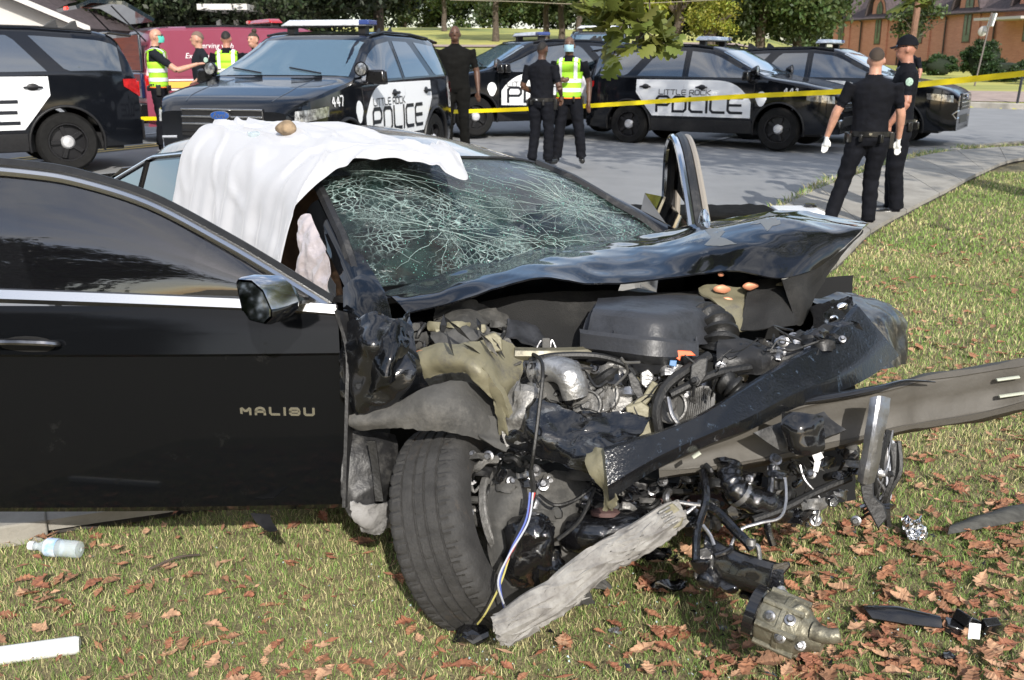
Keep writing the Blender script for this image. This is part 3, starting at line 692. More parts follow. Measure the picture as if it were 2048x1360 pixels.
strip('centre_line', ya - dd * 6 + oo, yb + dd * 9 + oo, .11, -.055, M_LINEY)
wa, wb = G(1365, 289), G(1490, 261); dd = (wb - wa).normalized(); strip('lane_line', wa - dd * .3, wb + dd * 4, .12, -.055, M_LINEW)
wa, wb = G(236, 268), G(330, 258); dd = (wb - wa).normalized(); strip('lane_line', wa - dd * 8, wb + dd * 2, .12, -.055, M_LINEW)
# kerbs
def kerb(name, line, side, wd=.17, top=.035):
    prof = [(0, -.16), (0, top - .03), (.03, top), (wd, top), (wd, -.16)]; rows = []
    for i, p in enumerate(line):
        d = (line[min(i + 1, len(line) - 1)] - line[max(i - 1, 0)]); n = Vector((-d.y, d.x, 0)).normalized() * side
        rows.append([Vector((p.x, p.y, gz(p.x, p.y))) + n * a + Vector((0, 0, h)) for a, h in prof])
    g = MB(); g.grid(rows); return tag(g.build(name, M_CONC, smooth=30), kind='structure')
kerb('kerb', KERB, 1 if False else 1); kerb('kerb', FAR, -1, .2, .1)
# sidewalk with slabs
LE = [G(2500, 285), G(2250, 289), G(2048, 299), G(1900, 310), G(1800, 331), G(1720, 357), G(1640, 387), G(1560, 427)] + [Vector((a, b, 0)) for a, b in ((1.15, 7.9), (-.8, 5.7), (-2.5, 4.45), (-4.5, 3.35), (-8, 1.95), (-16, -.4))]
RE = [G(2500, 303), G(2250, 311), G(2048, 324), G(1960, 354), G(1900, 386), G(1820, 428), G(1740, 474), G(1645, 560)] + [Vector((a, b, 0)) for a, b in ((1.25, 6.2), (.2, 4.85), (-.85, 3.62), (-2.0, 3.08), (-5, 1.7), (-15, -1.6))]
LE = spline(LE, 130); RE = spline(RE, 130)
g = MB(); g.grid([[Vector((p.x, p.y, gz(p.x, p.y) + .012)) for p in r] for r in (LE, RE)]); WALK = tag(g.build('sidewalk', M_JOINT, smooth=60), kind='structure')
acc = 0; cuts = [0]
for i in range(1, 131):
    acc += ((LE[i] - LE[i - 1]).length + (RE[i] - RE[i - 1]).length) / 2
    if acc > 1.35: cuts.append(i); acc = 0
for a, b in zip(cuts, cuts[1:]):
    def q(line, t): i = min(int(t), 129); return line[i].lerp(line[i + 1], t - i)
    e = .009 * (b - a) / 1.4
    rows = []
    for t in np.linspace(a + e, b - e, 5):
        l, r = q(LE, t), q(RE, t); r_ = []
        for k in np.linspace(0, 1, 5): p = l.lerp(r, k); r_.append(Vector((p.x, p.y, gz(p.x, p.y) + .03 + .004 * noise.noise(Vector((p.x * 2, p.y * 2, 5))))))
        rows.append(r_)
    g = MB(); g.sheet([r[::-1] for r in rows], -.04); g.build('slab', M_CONC, WALK, smooth=30)
# far walk on the right
a = [G(2600, 214), G(2300, 208), G(2048, 205), G(1930, 203)]; b = [G(2600, 190), G(2300, 186), G(2048, 184), G(1930, 182)]
g = MB(); g.grid([[p + Vector((0, 0, .02)) for p in spline(b, 16)], [p + Vector((0, 0, .02)) for p in spline(a, 16)]]); tag(g.build('path', M_CONC2, smooth=0), kind='structure')
def ribbon(pts, wd, name, m, dz=.03):
    ln = spline(pts, 60); r1, r2 = [], []
    for i, p in enumerate(ln):
        d = ln[min(i + 1, 60)] - ln[max(i - 1, 0)]; n = Vector((-d.y, d.x, 0)).normalized() * wd / 2
        for r, q in ((r1, p + n), (r2, p - n)): r.append(Vector((q.x, q.y, gz(q.x, q.y) + dz)))
    g = MB(); g.grid([r2, r1]); return tag(g.build(name, m, smooth=0), kind='structure')
ribbon([Vector((-16, 60, 0)), Vector((-6, 58, 0)), Vector((2, 60, 0)), Vector((9, 64, 0)), Vector((20, 66, 0))], 2.4, 'park_path', M_CONC2, .06)
ribbon([Vector((-9, 36, 0)), Vector((-6, 48, 0)), Vector((-9, 58, 0)), Vector((-20, 74, 0))], 3.2, 'park_path', M_CONC2, .06)
# ------------------------------------------------------------------ grass blades (stuff)
def near_walk(x, y):
    return False
LEp = [(p.x, p.y) for p in LE]; REp = [(p.x, p.y) for p in RE]; WALKPOLY = LEp + REp[::-1]
BEYOND = [(p.x, p.y) for p in RE] + [(-15, -6), (40, -6), (60, 30)]
M_BLADE = mat('grass blades', (.2, .25, .06), .7, attr='Col', spec=.25)
def blades(name, pts, hmin, hmax, wd, seed, straw=.52):
    rg = np.random.default_rng(seed); n = len(pts); pts = np.asarray(pts)
    z = np.array([gz(a, b) + .015 * noise.noise(Vector((a * 1.3, b * 1.3, 0))) if b < 9 else gz(a, b) for a, b in pts]) - .004
    ang = rg.uniform(0, 6.283, n); h = rg.uniform(hmin, hmax, n); lean = rg.uniform(.1, 1.1, n) * h; la = rg.uniform(0, 6.283, n)
    base = np.stack([pts[:, 0], pts[:, 1], z], 1); wv = np.stack([np.cos(ang), np.sin(ang), 0 * ang], 1) * (wd * rg.uniform(.6, 1.3, n))[:, None] / 2
    ld = np.stack([np.cos(la), np.sin(la), 0 * la], 1)
    mid = base + ld * (lean * .3)[:, None] + np.array([0, 0, 1]) * (h * .6)[:, None]; tip = base + ld * lean[:, None] + np.array([0, 0, 1]) * h[:, None]
    v = np.stack([base - wv, base + wv, mid + wv * .8, mid - wv * .8, tip], 1).reshape(-1, 3)
    me = bpy.data.meshes.new(name); me.vertices.add(5 * n); me.vertices.foreach_set('co', v.reshape(-1))
    idx = np.arange(n)[:, None] * 5; lp = np.concatenate([idx + np.array([[0, 1, 2, 3]]), idx + np.array([[3, 2, 4]])], 1).reshape(-1)
    me.loops.add(7 * n); me.loops.foreach_set('vertex_index', lp.astype(np.int32)); me.polygons.add(2 * n)
    ls = np.stack([np.arange(n) * 7, np.arange(n) * 7 + 4], 1).reshape(-1); me.polygons.foreach_set('loop_start', ls.astype(np.int32))
    me.polygons.foreach_set('loop_total', np.tile([4, 3], n).astype(np.int32))
    patchy = np.array([noise.noise(Vector((a * .9, b * .9, 3))) for a, b in pts]) * .5
    k = rg.uniform(0, 1, n) + patchy; c = np.where((k < straw)[:, None], np.array([.52, .47, .24]), np.array([.18, .28, .07])); c = c * rg.uniform(.6, 1.35, n)[:, None]
    c = np.where((rg.uniform(0, 1, n) < .15)[:, None], np.array([.22, .30, .085]), c)
    ca = me.color_attributes.new('Col', 'FLOAT_COLOR', 'POINT'); cc = np.concatenate([np.repeat(c, 5, 0), np.ones((5 * n, 1))], 1); ca.data.foreach_set('color', cc.reshape(-1).astype(np.float32))
    me.materials.append(M_BLADE); me.update(); me.validate(); o = bpy.data.objects.new(name, me); col.objects.link(o); return tag(o, kind='stuff')
def scatter(x0, x1, y0, y1, dens, seed, test):
    rg = np.random.default_rng(seed); n = int((x1 - x0) * (y1 - y0) * dens); a = np.stack([rg.uniform(x0, x1, n), rg.uniform(y0, y1, n)], 1)
    a = a[(np.abs(a[:, 0]) < .56 * a[:, 1] + .35)]
    return np.array([p for p in a if test(*p)])
side = lambda x, y: inside(BEYOND, x, y)
tag(blades('lawn_grass', scatter(-2.2, 2.4, 1.7, 3.4, 16500, 1, side), .012, .034, .0023, 1), 'short green and straw lawn grass under and in front of the wreck', 'grass')
tag(blades('lawn_grass', scatter(-2.6, 3.4, 3.4, 5.4, 8500, 2, side), .014, .038, .0031, 2), 'short dry lawn grass right beside the crumpled front bumper', 'grass')
tag(blades('lawn_grass', scatter(0, 6, 5.4, 8.5, 3200, 3, side), .02, .045, .0052, 3, .34), 'lawn grass beside the sidewalk behind the wreck', 'grass')
tag(blades('lawn_grass', scatter(2, 9, 8.5, 14, 1300, 4, side), .025, .05, .009, 4, .34), 'lawn grass along the sidewalk near the right edge', 'grass')
KP = [(p.x, p.y) for p in KERB]
strippoly = [(p.x, p.y) for p in KERB] + LEp[::-1]
tag(blades('verge_grass', scatter(1.5, 12, 9, 18, 900, 5, lambda x, y: inside(strippoly, x, y) and noise.noise(Vector((x, y, 2))) > -.15), .04, .12, .012, 5, .5), 'tufts of grass in the strip between road and sidewalk', 'grass')
# ------------------------------------------------------------------ fallen leaves
def leaf_mesh(seed, m, size=.075, lobes=5):
    rg = random.Random(seed); pts = []
    for i in range(2 * lobes + 1):
        t = i / (2 * lobes); y = -0.5 + t; wv = math.sin(math.pi * min(1, t * .9 + .08)) * (.36 if i % 2 else .23) * rg.uniform(.75, 1.25); pts.append((wv, y + (.06 if i % 2 else 0)))
    mb = MB(); rows = []
    cu, cv = rg.uniform(-.5, .5), rg.uniform(.1, .5)
    for wv, y in pts:
        rows.append([Vector((k * wv, y, cv * (k * wv) ** 2 * 1.6 + cu * y * y + .05 * rg.uniform(-1, 1) + (.05 if k == 0 else 0) * -1)) * size for k in (-1, 0, 1)])
    rows.append([Vector((0, .55, cu * .3)) * size] * 3); rows.insert(0, [Vector((k * .015, -.72, cu * .45)) * size for k in (-1, 0, 1)])
    mb.grid(rows); me_o = mb.build('fallen_leaf', m, smooth=0); return me_o
LM = [mat('rust leaf', (.30, .14, .075), .75, var=.35, vscale=40), mat('brown leaf', (.24, .125, .07), .8, var=.3, vscale=40), mat('tan leaf', (.42, .25, .15), .8, var=.3, vscale=40), mat('red brown leaf', (.27, .11, .06), .7, var=.3, vscale=40)]
protos = [leaf_mesh(i, LM[i % 4], .050) for i in range(12)]
rg = random.Random(5); LP = []
while len(LP) < 2300:
    y = 1.9 + 7.5 * rg.random() ** 1.5; x = rg.uniform(-.56 * y - .2, .56 * y + .2)
    if not side(x, y): continue
    dn = .14 + 1.0 * sstep(-.25, 1.1, x + .25 * noise.noise(Vector((x * 1.5, y * 1.5, 1)))) * (1 - sstep(3.0, 4.0, y)) * (.55 + .9 * noise.noise(Vector((x * 3, y * 3, 5)))) + (.22 if y > 3.6 else 0) + .25 * noise.noise(Vector((x * 2, y * 2, 8)))
    if rg.random() < dn: LP.append((x, y))
LP.sort(key=lambda p: p[0] ** 2 + p[1] ** 2); stuffmb = {i: MB() for i in range(4)}
for i, (x, y) in enumerate(LP):
    s = rg.uniform(.5, 1.45); E = (Matrix.Translation((x, y, gz(x, y) + rg.uniform(.010, .036))) @ Matrix.Rotation(rg.uniform(0, 6.28), 4, 'Z') @ Matrix.Rotation(rg.uniform(-.3, .3), 4, 'X') @ Matrix.Rotation(rg.uniform(-.3, .3), 4, 'Y') @ Matrix.Scale(s, 4))
    pr = protos[i % 12]
    if i < 290:
        o = pr if i < 12 else pr.copy()
        if i >= 12: col.objects.link(o)
        o.parent = GROUND; o.matrix_basis = E
    else:
        stuffmb[i % 4].add([E @ v.co for v in pr.data.vertices], [tuple(p.vertices) for p in pr.data.polygons])
for k, m_ in stuffmb.items(): o = m_.build('leaf_litter', LM[k], smooth=0); o.parent = GROUND; tag(o, kind='stuff')
# ------------------------------------------------------------------ trees
def leafmat(name, c, tr=.35):
    m = bpy.data.materials.new(name); m.use_nodes = True; t = m.node_tree; b = t.nodes['Principled BSDF']; L = t.links.new
    a = t.nodes.new('ShaderNodeAttribute'); a.attribute_name = 'Col'; mx = t.nodes.new('ShaderNodeMix'); mx.data_type = 'RGBA'; mx.blend_type = 'MULTIPLY'; mx.inputs[0].default_value = 1
    L(a.outputs[0], mx.inputs[6]); mx.inputs[7].default_value = (*c, 1); L(mx.outputs[2], b.inputs['Base Color']); b.inputs['Roughness'].default_value = .55
    tl = t.nodes.new('ShaderNodeBsdfTranslucent'); L(mx.outputs[2], tl.inputs[0]); ms = t.nodes.new('ShaderNodeMixShader'); ms.inputs[0].default_value = tr
    L(b.outputs[0], ms.inputs[1]); L(tl.outputs[0], ms.inputs[2]); L(ms.outputs[0], t.nodes['Material Output'].inputs[0]); return m
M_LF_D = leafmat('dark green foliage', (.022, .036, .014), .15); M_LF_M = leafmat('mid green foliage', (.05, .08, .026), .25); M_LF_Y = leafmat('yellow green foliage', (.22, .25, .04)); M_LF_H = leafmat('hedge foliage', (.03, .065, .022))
M_BARK = mat('bark', (.09, .07, .055), .95, var=.35, vscale=6, bump=.8, bscale=30)
def crown_mesh(name, seed, rad, ncl, nlf, lsz, m, shell=.55, clr=.35, zmin=None):
    rg = np.random.default_rng(seed); rad = np.array(rad); cl = []
    while len(cl) < ncl:
        p = rg.uniform(-1, 1, 3); r = np.linalg.norm(p)
        if shell * rg.uniform(.3, 1) < r < 1: cl.append(p * rad)
    cl = np.array(cl); c = np.repeat(cl, nlf, 0) + rg.normal(0, 1, (ncl * nlf, 3)) * np.array([clr, clr, clr * .7]) * rad.mean() * .55
    n = len(c)
    if zmin is not None: c[:, 2] = np.maximum(c[:, 2], zmin + rg.uniform(0, .5, n))
    u = rg.normal(0, 1, (n, 3)); u /= np.linalg.norm(u, axis=1)[:, None]; w_ = rg.normal(0, 1, (n, 3)); v = np.cross(u, w_); v /= np.linalg.norm(v, axis=1)[:, None]
    s = lsz * rg.uniform(.6, 1.4, n)[:, None]; q = np.stack([c - u * s, c - v * s * .55, c + u * s, c + v * s * .55], 1).reshape(-1, 3)
    me = bpy.data.meshes.new(name); me.vertices.add(4 * n); me.vertices.foreach_set('co', q.reshape(-1)); me.loops.add(4 * n); me.loops.foreach_set('vertex_index', np.arange(4 * n, dtype=np.int32))
    me.polygons.add(n); me.polygons.foreach_set('loop_start', (np.arange(n) * 4).astype(np.int32)); me.polygons.foreach_set('loop_total', np.full(n, 4, np.int32))
    cb = np.repeat(rg.uniform(.55, 1.5, ncl), nlf) * rg.uniform(.7, 1.3, n); tint = np.stack([cb * rg.uniform(.85, 1.3, n), cb, cb * .9, np.ones(n)], 1)
    ca = me.color_attributes.new('Col', 'FLOAT_COLOR', 'POINT'); ca.data.foreach_set('color', np.repeat(tint, 4, 0).reshape(-1).astype(np.float32)); me.materials.append(m); me.update(); return me
CM = {}
def crown(key, *a, **k):
    if key not in CM: CM[key] = crown_mesh('crown', *a, **k)
    return CM[key]
def tree(x, y, label, me, cz, trunk_r=.2, h0=None, rot=0, sc=1.0, name='tree', cat='tree', group=None, limbs=5, seed=0):
    z = gz(x, y); T = empty(name, (x, y, z), label, cat, group); rg = random.Random(seed + int(x * 10)); h0 = h0 or cz * .75
    if trunk_r:
        t = MB(); t.tube([(x + rg.uniform(-.04, .04) * k, y, z - .2 + (h0 + .2) * k / 4) for k in range(5)], [trunk_r * (1.3, 1.0, .92, .85, .7)[k] for k in range(5)], 9)
        for k in range(limbs):
            a = k * 6.28 / limbs + rg.random(); b = Vector((x, y, z + h0 * (.62 + .35 * rg.random()))); e = b + Vector((math.cos(a), math.sin(a), .75)) * cz * .45
            t.tube([b, b.lerp(e, .5) + Vector((0, 0, .08 * cz)), e], [trunk_r * .55, trunk_r * .35, trunk_r * .12], 6)
        t.build('trunk', M_BARK, T)
    c = bpy.data.objects.new('crown', me); col.objects.link(c); c.parent = T; c.location = (0, 0, cz); c.rotation_euler = (0, 0, rot); c.scale = (sc, sc, sc); return T
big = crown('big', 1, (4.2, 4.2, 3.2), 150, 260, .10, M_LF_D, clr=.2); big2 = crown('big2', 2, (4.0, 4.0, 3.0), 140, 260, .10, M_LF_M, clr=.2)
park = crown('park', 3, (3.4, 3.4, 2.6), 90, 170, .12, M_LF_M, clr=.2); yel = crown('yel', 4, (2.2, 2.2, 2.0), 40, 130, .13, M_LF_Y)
def ax(px, d): return ((px - 1024) / FPX * d * math.cos(0) , d)
k = 0
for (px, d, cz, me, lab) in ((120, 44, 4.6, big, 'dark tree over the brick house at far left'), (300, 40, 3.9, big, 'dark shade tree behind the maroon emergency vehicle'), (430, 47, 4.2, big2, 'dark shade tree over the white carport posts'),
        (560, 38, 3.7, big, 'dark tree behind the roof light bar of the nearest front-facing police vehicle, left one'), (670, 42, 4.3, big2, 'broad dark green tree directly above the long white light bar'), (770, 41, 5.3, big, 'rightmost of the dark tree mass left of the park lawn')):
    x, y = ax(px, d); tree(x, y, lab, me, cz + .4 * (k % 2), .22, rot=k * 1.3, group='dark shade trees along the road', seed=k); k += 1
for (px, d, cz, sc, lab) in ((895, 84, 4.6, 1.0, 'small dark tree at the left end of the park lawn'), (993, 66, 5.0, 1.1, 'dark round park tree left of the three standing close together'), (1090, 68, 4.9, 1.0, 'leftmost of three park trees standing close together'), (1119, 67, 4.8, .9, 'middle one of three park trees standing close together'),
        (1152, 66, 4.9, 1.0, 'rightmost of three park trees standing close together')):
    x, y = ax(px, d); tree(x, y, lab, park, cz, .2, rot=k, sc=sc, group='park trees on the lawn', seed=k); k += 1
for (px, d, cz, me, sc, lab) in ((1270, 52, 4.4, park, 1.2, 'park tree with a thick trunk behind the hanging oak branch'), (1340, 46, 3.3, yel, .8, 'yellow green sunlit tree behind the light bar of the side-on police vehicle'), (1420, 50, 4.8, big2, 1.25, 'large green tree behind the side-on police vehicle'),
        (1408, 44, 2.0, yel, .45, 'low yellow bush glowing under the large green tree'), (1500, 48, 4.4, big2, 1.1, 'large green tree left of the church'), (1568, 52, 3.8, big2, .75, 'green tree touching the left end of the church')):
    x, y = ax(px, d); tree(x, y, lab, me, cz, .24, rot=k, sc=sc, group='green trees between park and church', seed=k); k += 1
for i in range(17):        # wooded edge beyond the park: trees one can make out in a row
    px = 820 + i * 50; x, y = ax(px, 118 + 6 * (i % 3)); tree(x, y, 'pale distant tree in the wooded edge beyond the park', park, 4.6 + (i % 3) * .8, .2, rot=i, sc=1.8, group='trees in the wooded edge beyond the park', limbs=2, seed=i)
for i, (x, y) in enumerate(((-28, -20), (-17, -27), (-44, -2), (-36, -11), (-38, 6), (28, -30), (36, -16))):   # trees across the yard, seen in the car's glass
    tree(x, y, 'tall dark tree on the near side of the road behind the camera', big, 9.5, .4, rot=i, sc=2.1, group='trees on the near side', seed=i)
x, y = ax(1798, 50); tree(x, y, 'thin young tree in front of the church wall beside the wooden pole', crown('young', 9, (1.1, 1.1, 1.1), 26, 60, .09, M_LF_M), 3.0, .05, seed=3)
def bush(px, d, r, label, name='bush', cat='bush', m=M_LF_H, n=26, lsz=.06, zo=0, group=None):
    x, y = ax(px, d); z = gz(x, y); me = crown_mesh('foliage', int(px), r, n, 260, lsz, m, shell=.9, clr=.22); T = empty(name, (x, y, z), label, cat, group)
    c = bpy.data.objects.new('foliage', me); col.objects.link(c); c.parent = T; c.location = (0, 0, r[2] * .95 + zo)
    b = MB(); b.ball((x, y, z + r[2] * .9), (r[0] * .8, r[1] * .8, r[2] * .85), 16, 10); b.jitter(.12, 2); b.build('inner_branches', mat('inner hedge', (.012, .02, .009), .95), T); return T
bush(1932, 52, (.95, .95, 1.0), 'round clipped evergreen bush in front of the church', n=40)
for px, d, w_, l in ((1848, 58, 1.0, 'low clipped hedge left of the round bush'), (1985, 49, 1.25, 'long clipped hedge right of the round bush by the church door'), (2060, 46, 1.2, 'clipped hedge at the right edge of the picture in front of the church')):
    bush(px, d, (w_, .6, .55), l, 'hedge', 'hedge', n=34)
# ------------------------------------------------------------------ church
def brickmat(name, c1, c2, mo, sc=4):
    m = bpy.data.materials.new(name); m.use_nodes = True; t = m.node_tree; b = t.nodes['Principled BSDF']; br = t.nodes.new('ShaderNodeTexBrick'); uv = t.nodes.new('ShaderNodeTexCoord'); mp = t.nodes.new('ShaderNodeMapping')
    mp.inputs['Rotation'].default_value = (math.pi / 2, 0, 0); br.inputs['Scale'].default_value = sc; br.inputs['Color1'].default_value = (*c1, 1); br.inputs['Color2'].default_value = (*c2, 1); br.inputs['Mortar'].default_value = (*mo, 1)
    br.inputs['Mortar Size'].default_value = .012; br.inputs['Brick Width'].default_value = .9; br.inputs['Row Height'].default_value = .3
    sx = t.nodes.new('ShaderNodeSeparateXYZ'); cx = t.nodes.new('ShaderNodeCombineXYZ'); ad = t.nodes.new('ShaderNodeMath'); t.links.new(uv.outputs['Object'], sx.inputs[0]); t.links.new(sx.outputs[0], ad.inputs[0]); t.links.new(sx.outputs[1], ad.inputs[1])
    t.links.new(ad.outputs[0], cx.inputs[0]); t.links.new(sx.outputs[2], cx.inputs[1]); t.links.new(cx.outputs[0], br.inputs['Vector']); t.links.new(br.outputs['Color'], b.inputs['Base Color']); b.inputs['Roughness'].default_value = .9; return m
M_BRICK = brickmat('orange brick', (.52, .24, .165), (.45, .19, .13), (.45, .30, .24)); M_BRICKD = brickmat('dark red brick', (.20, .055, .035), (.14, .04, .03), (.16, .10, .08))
M_ROOF = mat('brown shingles', (.075, .058, .062), .9, var=.35, vscale=6, bump=.5, bscale=12)
M_FRAME = mat('brown window frame', (.10, .045, .03), .6); M_STAIN = mat('green stained glass', (.10, .13, .08), .25, var=.4, vscale=5, spec=.6)
A = Vector((27.3, 86)); Bv = Vector((31.1, 71)); DD = (Bv - A).normalized(); LEN = (Bv - A).length; NN = Vector((DD.y, -DD.x)); NN = NN if NN.x < 0 else -NN
def CH(t, z, off=0): q = A + (Bv - A) * t + NN * off; return Vector((q.x, q.y, z - .65))
cb = CH(.7, .5); CHU = empty('church', cb, 'long orange brick church with pointed arch windows and brown shingle roof', 'church')
tE = 1.75
wb = MB(); wb.grid([[CH(t, z) for t in np.linspace(-.09, tE, 60)] for z in (.4, 5.35)], flip=True); 
wb.grid([[CH(-.09, z), CH(-.09, z, -12)] for z in (.4, 5.35)]); wb.prism([CH(-.09, 5.35), CH(-.09, 5.35, -12), CH(-.09, 9.5, -6)], tuple(CH(-.07, 0) - CH(-.09, 0)))
wb.build('brick_wall', M_BRICK, CHU, smooth=0)
rf = MB(); rf.sheet([[CH(t, 5.2, .55) for t in (-.13, tE)], [CH(t, 7.0, -1.6) for t in (-.13, tE)], [CH(t, 10.4, -6) for t in (-.13, tE)]], .12); rf.sheet([[CH(t, 10.4, -6) for t in (-.13, tE)], [CH(t, 5.2, -12.5) for t in (-.13, tE)]], .12)
RFO = rf.build('roof', M_ROOF, CHU, smooth=0)
for t in (0, .333, .667, 1.0, 1.37, 1.9):
    u = 1 / LEN; bay = [(-1.15, 5.0), (1.15, 5.0), (1.0, 5.7), (.95, 6.4), (0, 7.6), (-.95, 6.4), (-1.0, 5.7)]
    b = MB(); b.prism([CH(t + a * u, z, .12) for a, z in bay], tuple(CH(0, 0, -2.6) - CH(0, 0, 0))); b.grid([[CH(t + a * u, z, .12) for a in (-1.15, 1.15)] for z in (.4, 5.0)], flip=True)
    for e in (-1.15, 1.15): b.grid([[CH(t + e * u, z, .12), CH(t + e * u, z, 0)] for z in (.4, 5.0)])
    bo = b.build('gabled_bay', M_BRICK, CHU, smooth=0)
    r = MB()
    for e in (-1, 1): r.sheet([[CH(t + e * 1.45 * u, 5.45, .45), CH(t + e * 1.45 * u, 5.45, -1.5)], [CH(t + e * 1.12 * u, 6.35, .45), CH(t + e * 1.12 * u, 6.35, -2.2)], [CH(t, 7.85, .45), CH(t, 7.85, -2.8)]], .12)
    r.build('gable_roof', M_ROOF, bo, smooth=0)
    wl = []; hw, z0, z1, zt = .36, 5.55, 5.95, 6.5
    arch = [(-hw, z0), (hw, z0), (hw, z1), (hw * .6, z1 + .33), (0, zt), (-hw * .6, z1 + .33), (-hw, z1)]
    for nm, hwk, shp in (('arch_window', 1, arch), ('tall_window', 1, [(-.33, 3.35), (.33, 3.35), (.33, 5.1), (-.33, 5.1)])):
        f = MB(); f.prism([CH(t + a * 1.22 * u, z + (z - np.mean([s_[1] for s_ in shp])) * .1, .16) for a, z in shp], tuple(CH(0, 0, -.05) - CH(0, 0, 0))); fo = f.build(nm, M_FRAME, CHU, smooth=0)
        f = MB(); f.prism([CH(t + a * u, z, .175) for a, z in shp], tuple(CH(0, 0, -.03) - CH(0, 0, 0))); f.build('pane', M_STAIN, fo, smooth=0)
        f = MB(); f.box(CH(t, (shp[0][1] + shp[-1][1]) / 2 + .2, .18), (.05, .05, 1.3 if nm[0] == 't' else .6)); f.build('mullion', M_FRAME, fo, smooth=0)
for t in (.18, .51, .85, 1.17):
    d = MB(); d.tube([CH(t, .5, .12), CH(t, 5.0, .12), CH(t, 5.2, .4)], .07, 8); d.build('downspout', mat('brown downspout', (.05, .03, .025), .5), CHU)
d = MB(); d.prism([CH(1.44 , .4, .3), CH(1.50, .4, .3), CH(1.50, 4.3, .3), CH(1.44, 4.3, .3)], tuple(CH(0, 0, .1) - CH(0, 0, 0))); d.build('entrance_frame', M_FRAME, CHU, smooth=0)
d = MB(); d.box(CH(1.35, 4.65, 1.0), (4.2, 2.6, .16), (0, 0, math.atan2(DD.y, DD.x))); d.build('entrance_canopy', mat('pale canopy', (.45, .43, .42), .6), CHU, smooth=0)
# poles
def pole(label, a, b, r, m, cat='pole', name='pole'): 
    T = empty(name, a, label, cat); g = MB(); g.tube([a, Vector(a).lerp(Vector(b), .5), b], r, 10); g.build('post', m, T); return T
x, y = ax(1786, 47); pole('tall brown wooden utility pole in front of the church', (x, y, gz(x, y) - .3), (x + .45, y, 9), .15, mat('old pole wood', (.18, .10, .07), .9, var=.3, vscale=5), 'utility pole', 'utility_pole')
T = pole('thin leaning metal post with a narrow white sign on top, right of the round bush', G(1949, 172), P(1984, 26, G(1949, 172).y * .97), .035, mat('dull post metal', (.12, .10, .09), .6), 'sign post', 'sign_post')
tp = P(1984, 40, G(1949, 172).y * .97); g = MB(); g.box(tp, (.06, .5, .55), (0, .22, 0)); g.build('sign_board', M_WLET, T, smooth=0)
g = MB(); c = P(1966, 62, G(1949, 172).y * .98); g.lathe([(.001, .06), (.17, .04), (.23, 0), (.17, .03), (.001, .045)], c, (-.75, -.6, .25), 24); g.tube([c, P(1975, 66, G(1949, 172).y * .97)], .015, 6)
d_ = g.build('satellite_dish', mat('pale grey dish', (.55, .53, .5), .5), None, loc=c); tag(d_, 'small pale round dish fixed to the leaning sign post', 'dish')
a = G(2034, 208); pole('dark thin post at the right edge beside the far sidewalk', a, P(2047, 140, a.y), .04, M_PL, 'post', 'post')
c = [P(900, 0, 30), P(1030, 3, 30), P(1150, 8, 30), P(1300, 6, 30), P(1500, -4, 30)]; g = MB(); g.tube(spline(c, 30), .012, 5); tag(g.build('power_line', mat('cable', (.25, .22, .15), .7), None, loc=c[1]), 'thin overhead power line crossing above the park trees', 'power line')
# ------------------------------------------------------------------ brick house, far left
HB = G(60, 118); hy = 33.0; zz = gz(-14, hy)
def HP(px, z, off=0): return Vector(((px - 1024) / FPX * hy * 1.0, hy + off + (px - 90) * .012, z))
HOU = empty('brick_house', HP(60, zz), 'dark red brick house with white eaves at the far left', 'house')
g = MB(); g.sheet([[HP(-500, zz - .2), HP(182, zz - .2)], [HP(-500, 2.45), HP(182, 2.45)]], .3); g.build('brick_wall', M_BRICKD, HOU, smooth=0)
g = MB(); g.prism([HP(-500, 2.45, -.02), HP(150, 2.45, -.02), HP(182, 2.45, -.02), HP(182, 2.62, -.02), HP(-90, 4.6, -.02), HP(-500, 4.6, -.02)], (0, .2, 0)); g.build('white_gable_board', mat('white house trim', (.6, .58, .55), .6), HOU, smooth=0)
g = MB(); g.sheet([[HP(205, 2.55, -.8), HP(205, 2.55, 9)], [HP(-90, 5.1, -.8), HP(-90, 5.1, 9)], [HP(-400, 3.0, -.8), HP(-400, 3.0, 9)]], .14); g.build('roof', M_ROOF, HOU, smooth=0)
g = MB(); g.sheet([[HP(205, 2.44, -.82), HP(205, 2.62, -.82)], [HP(-90, 4.99, -.82), HP(-90, 5.17, -.82)]], .05); g.build('rake_board', mat('white house trim', (.6,)*3), HOU, smooth=0)
CP = empty('carport', P(455, 90, 34), 'open carport with two white posts under the dark trees', 'carport')
for px in (438, 473): g = MB(); q = P(px, 50, 34); g.box((q.x, q.y, 1.6), (.14, .14, 2.6)); g.build('post', mat('white house trim', (.6,)*3), CP, smooth=0)
g = MB(); q0, q1 = P(425, 20, 34), P(520, 17, 34); g.box((q0 + q1) / 2, (abs(q1.x - q0.x), 3.5, .18)); g.build('carport_roof', mat('white house trim', (.6,)*3), CP, smooth=0)
g = MB(); q0 = P(330, 40, 37); g.box((q0.x, q0.y + 2, 1.6), (7.5, .3, 3.2)); tag(g.build('garage', M_BRICKD, None, smooth=0, loc=q0), 'dark brick garage wall in the shade behind the carport', 'garage')
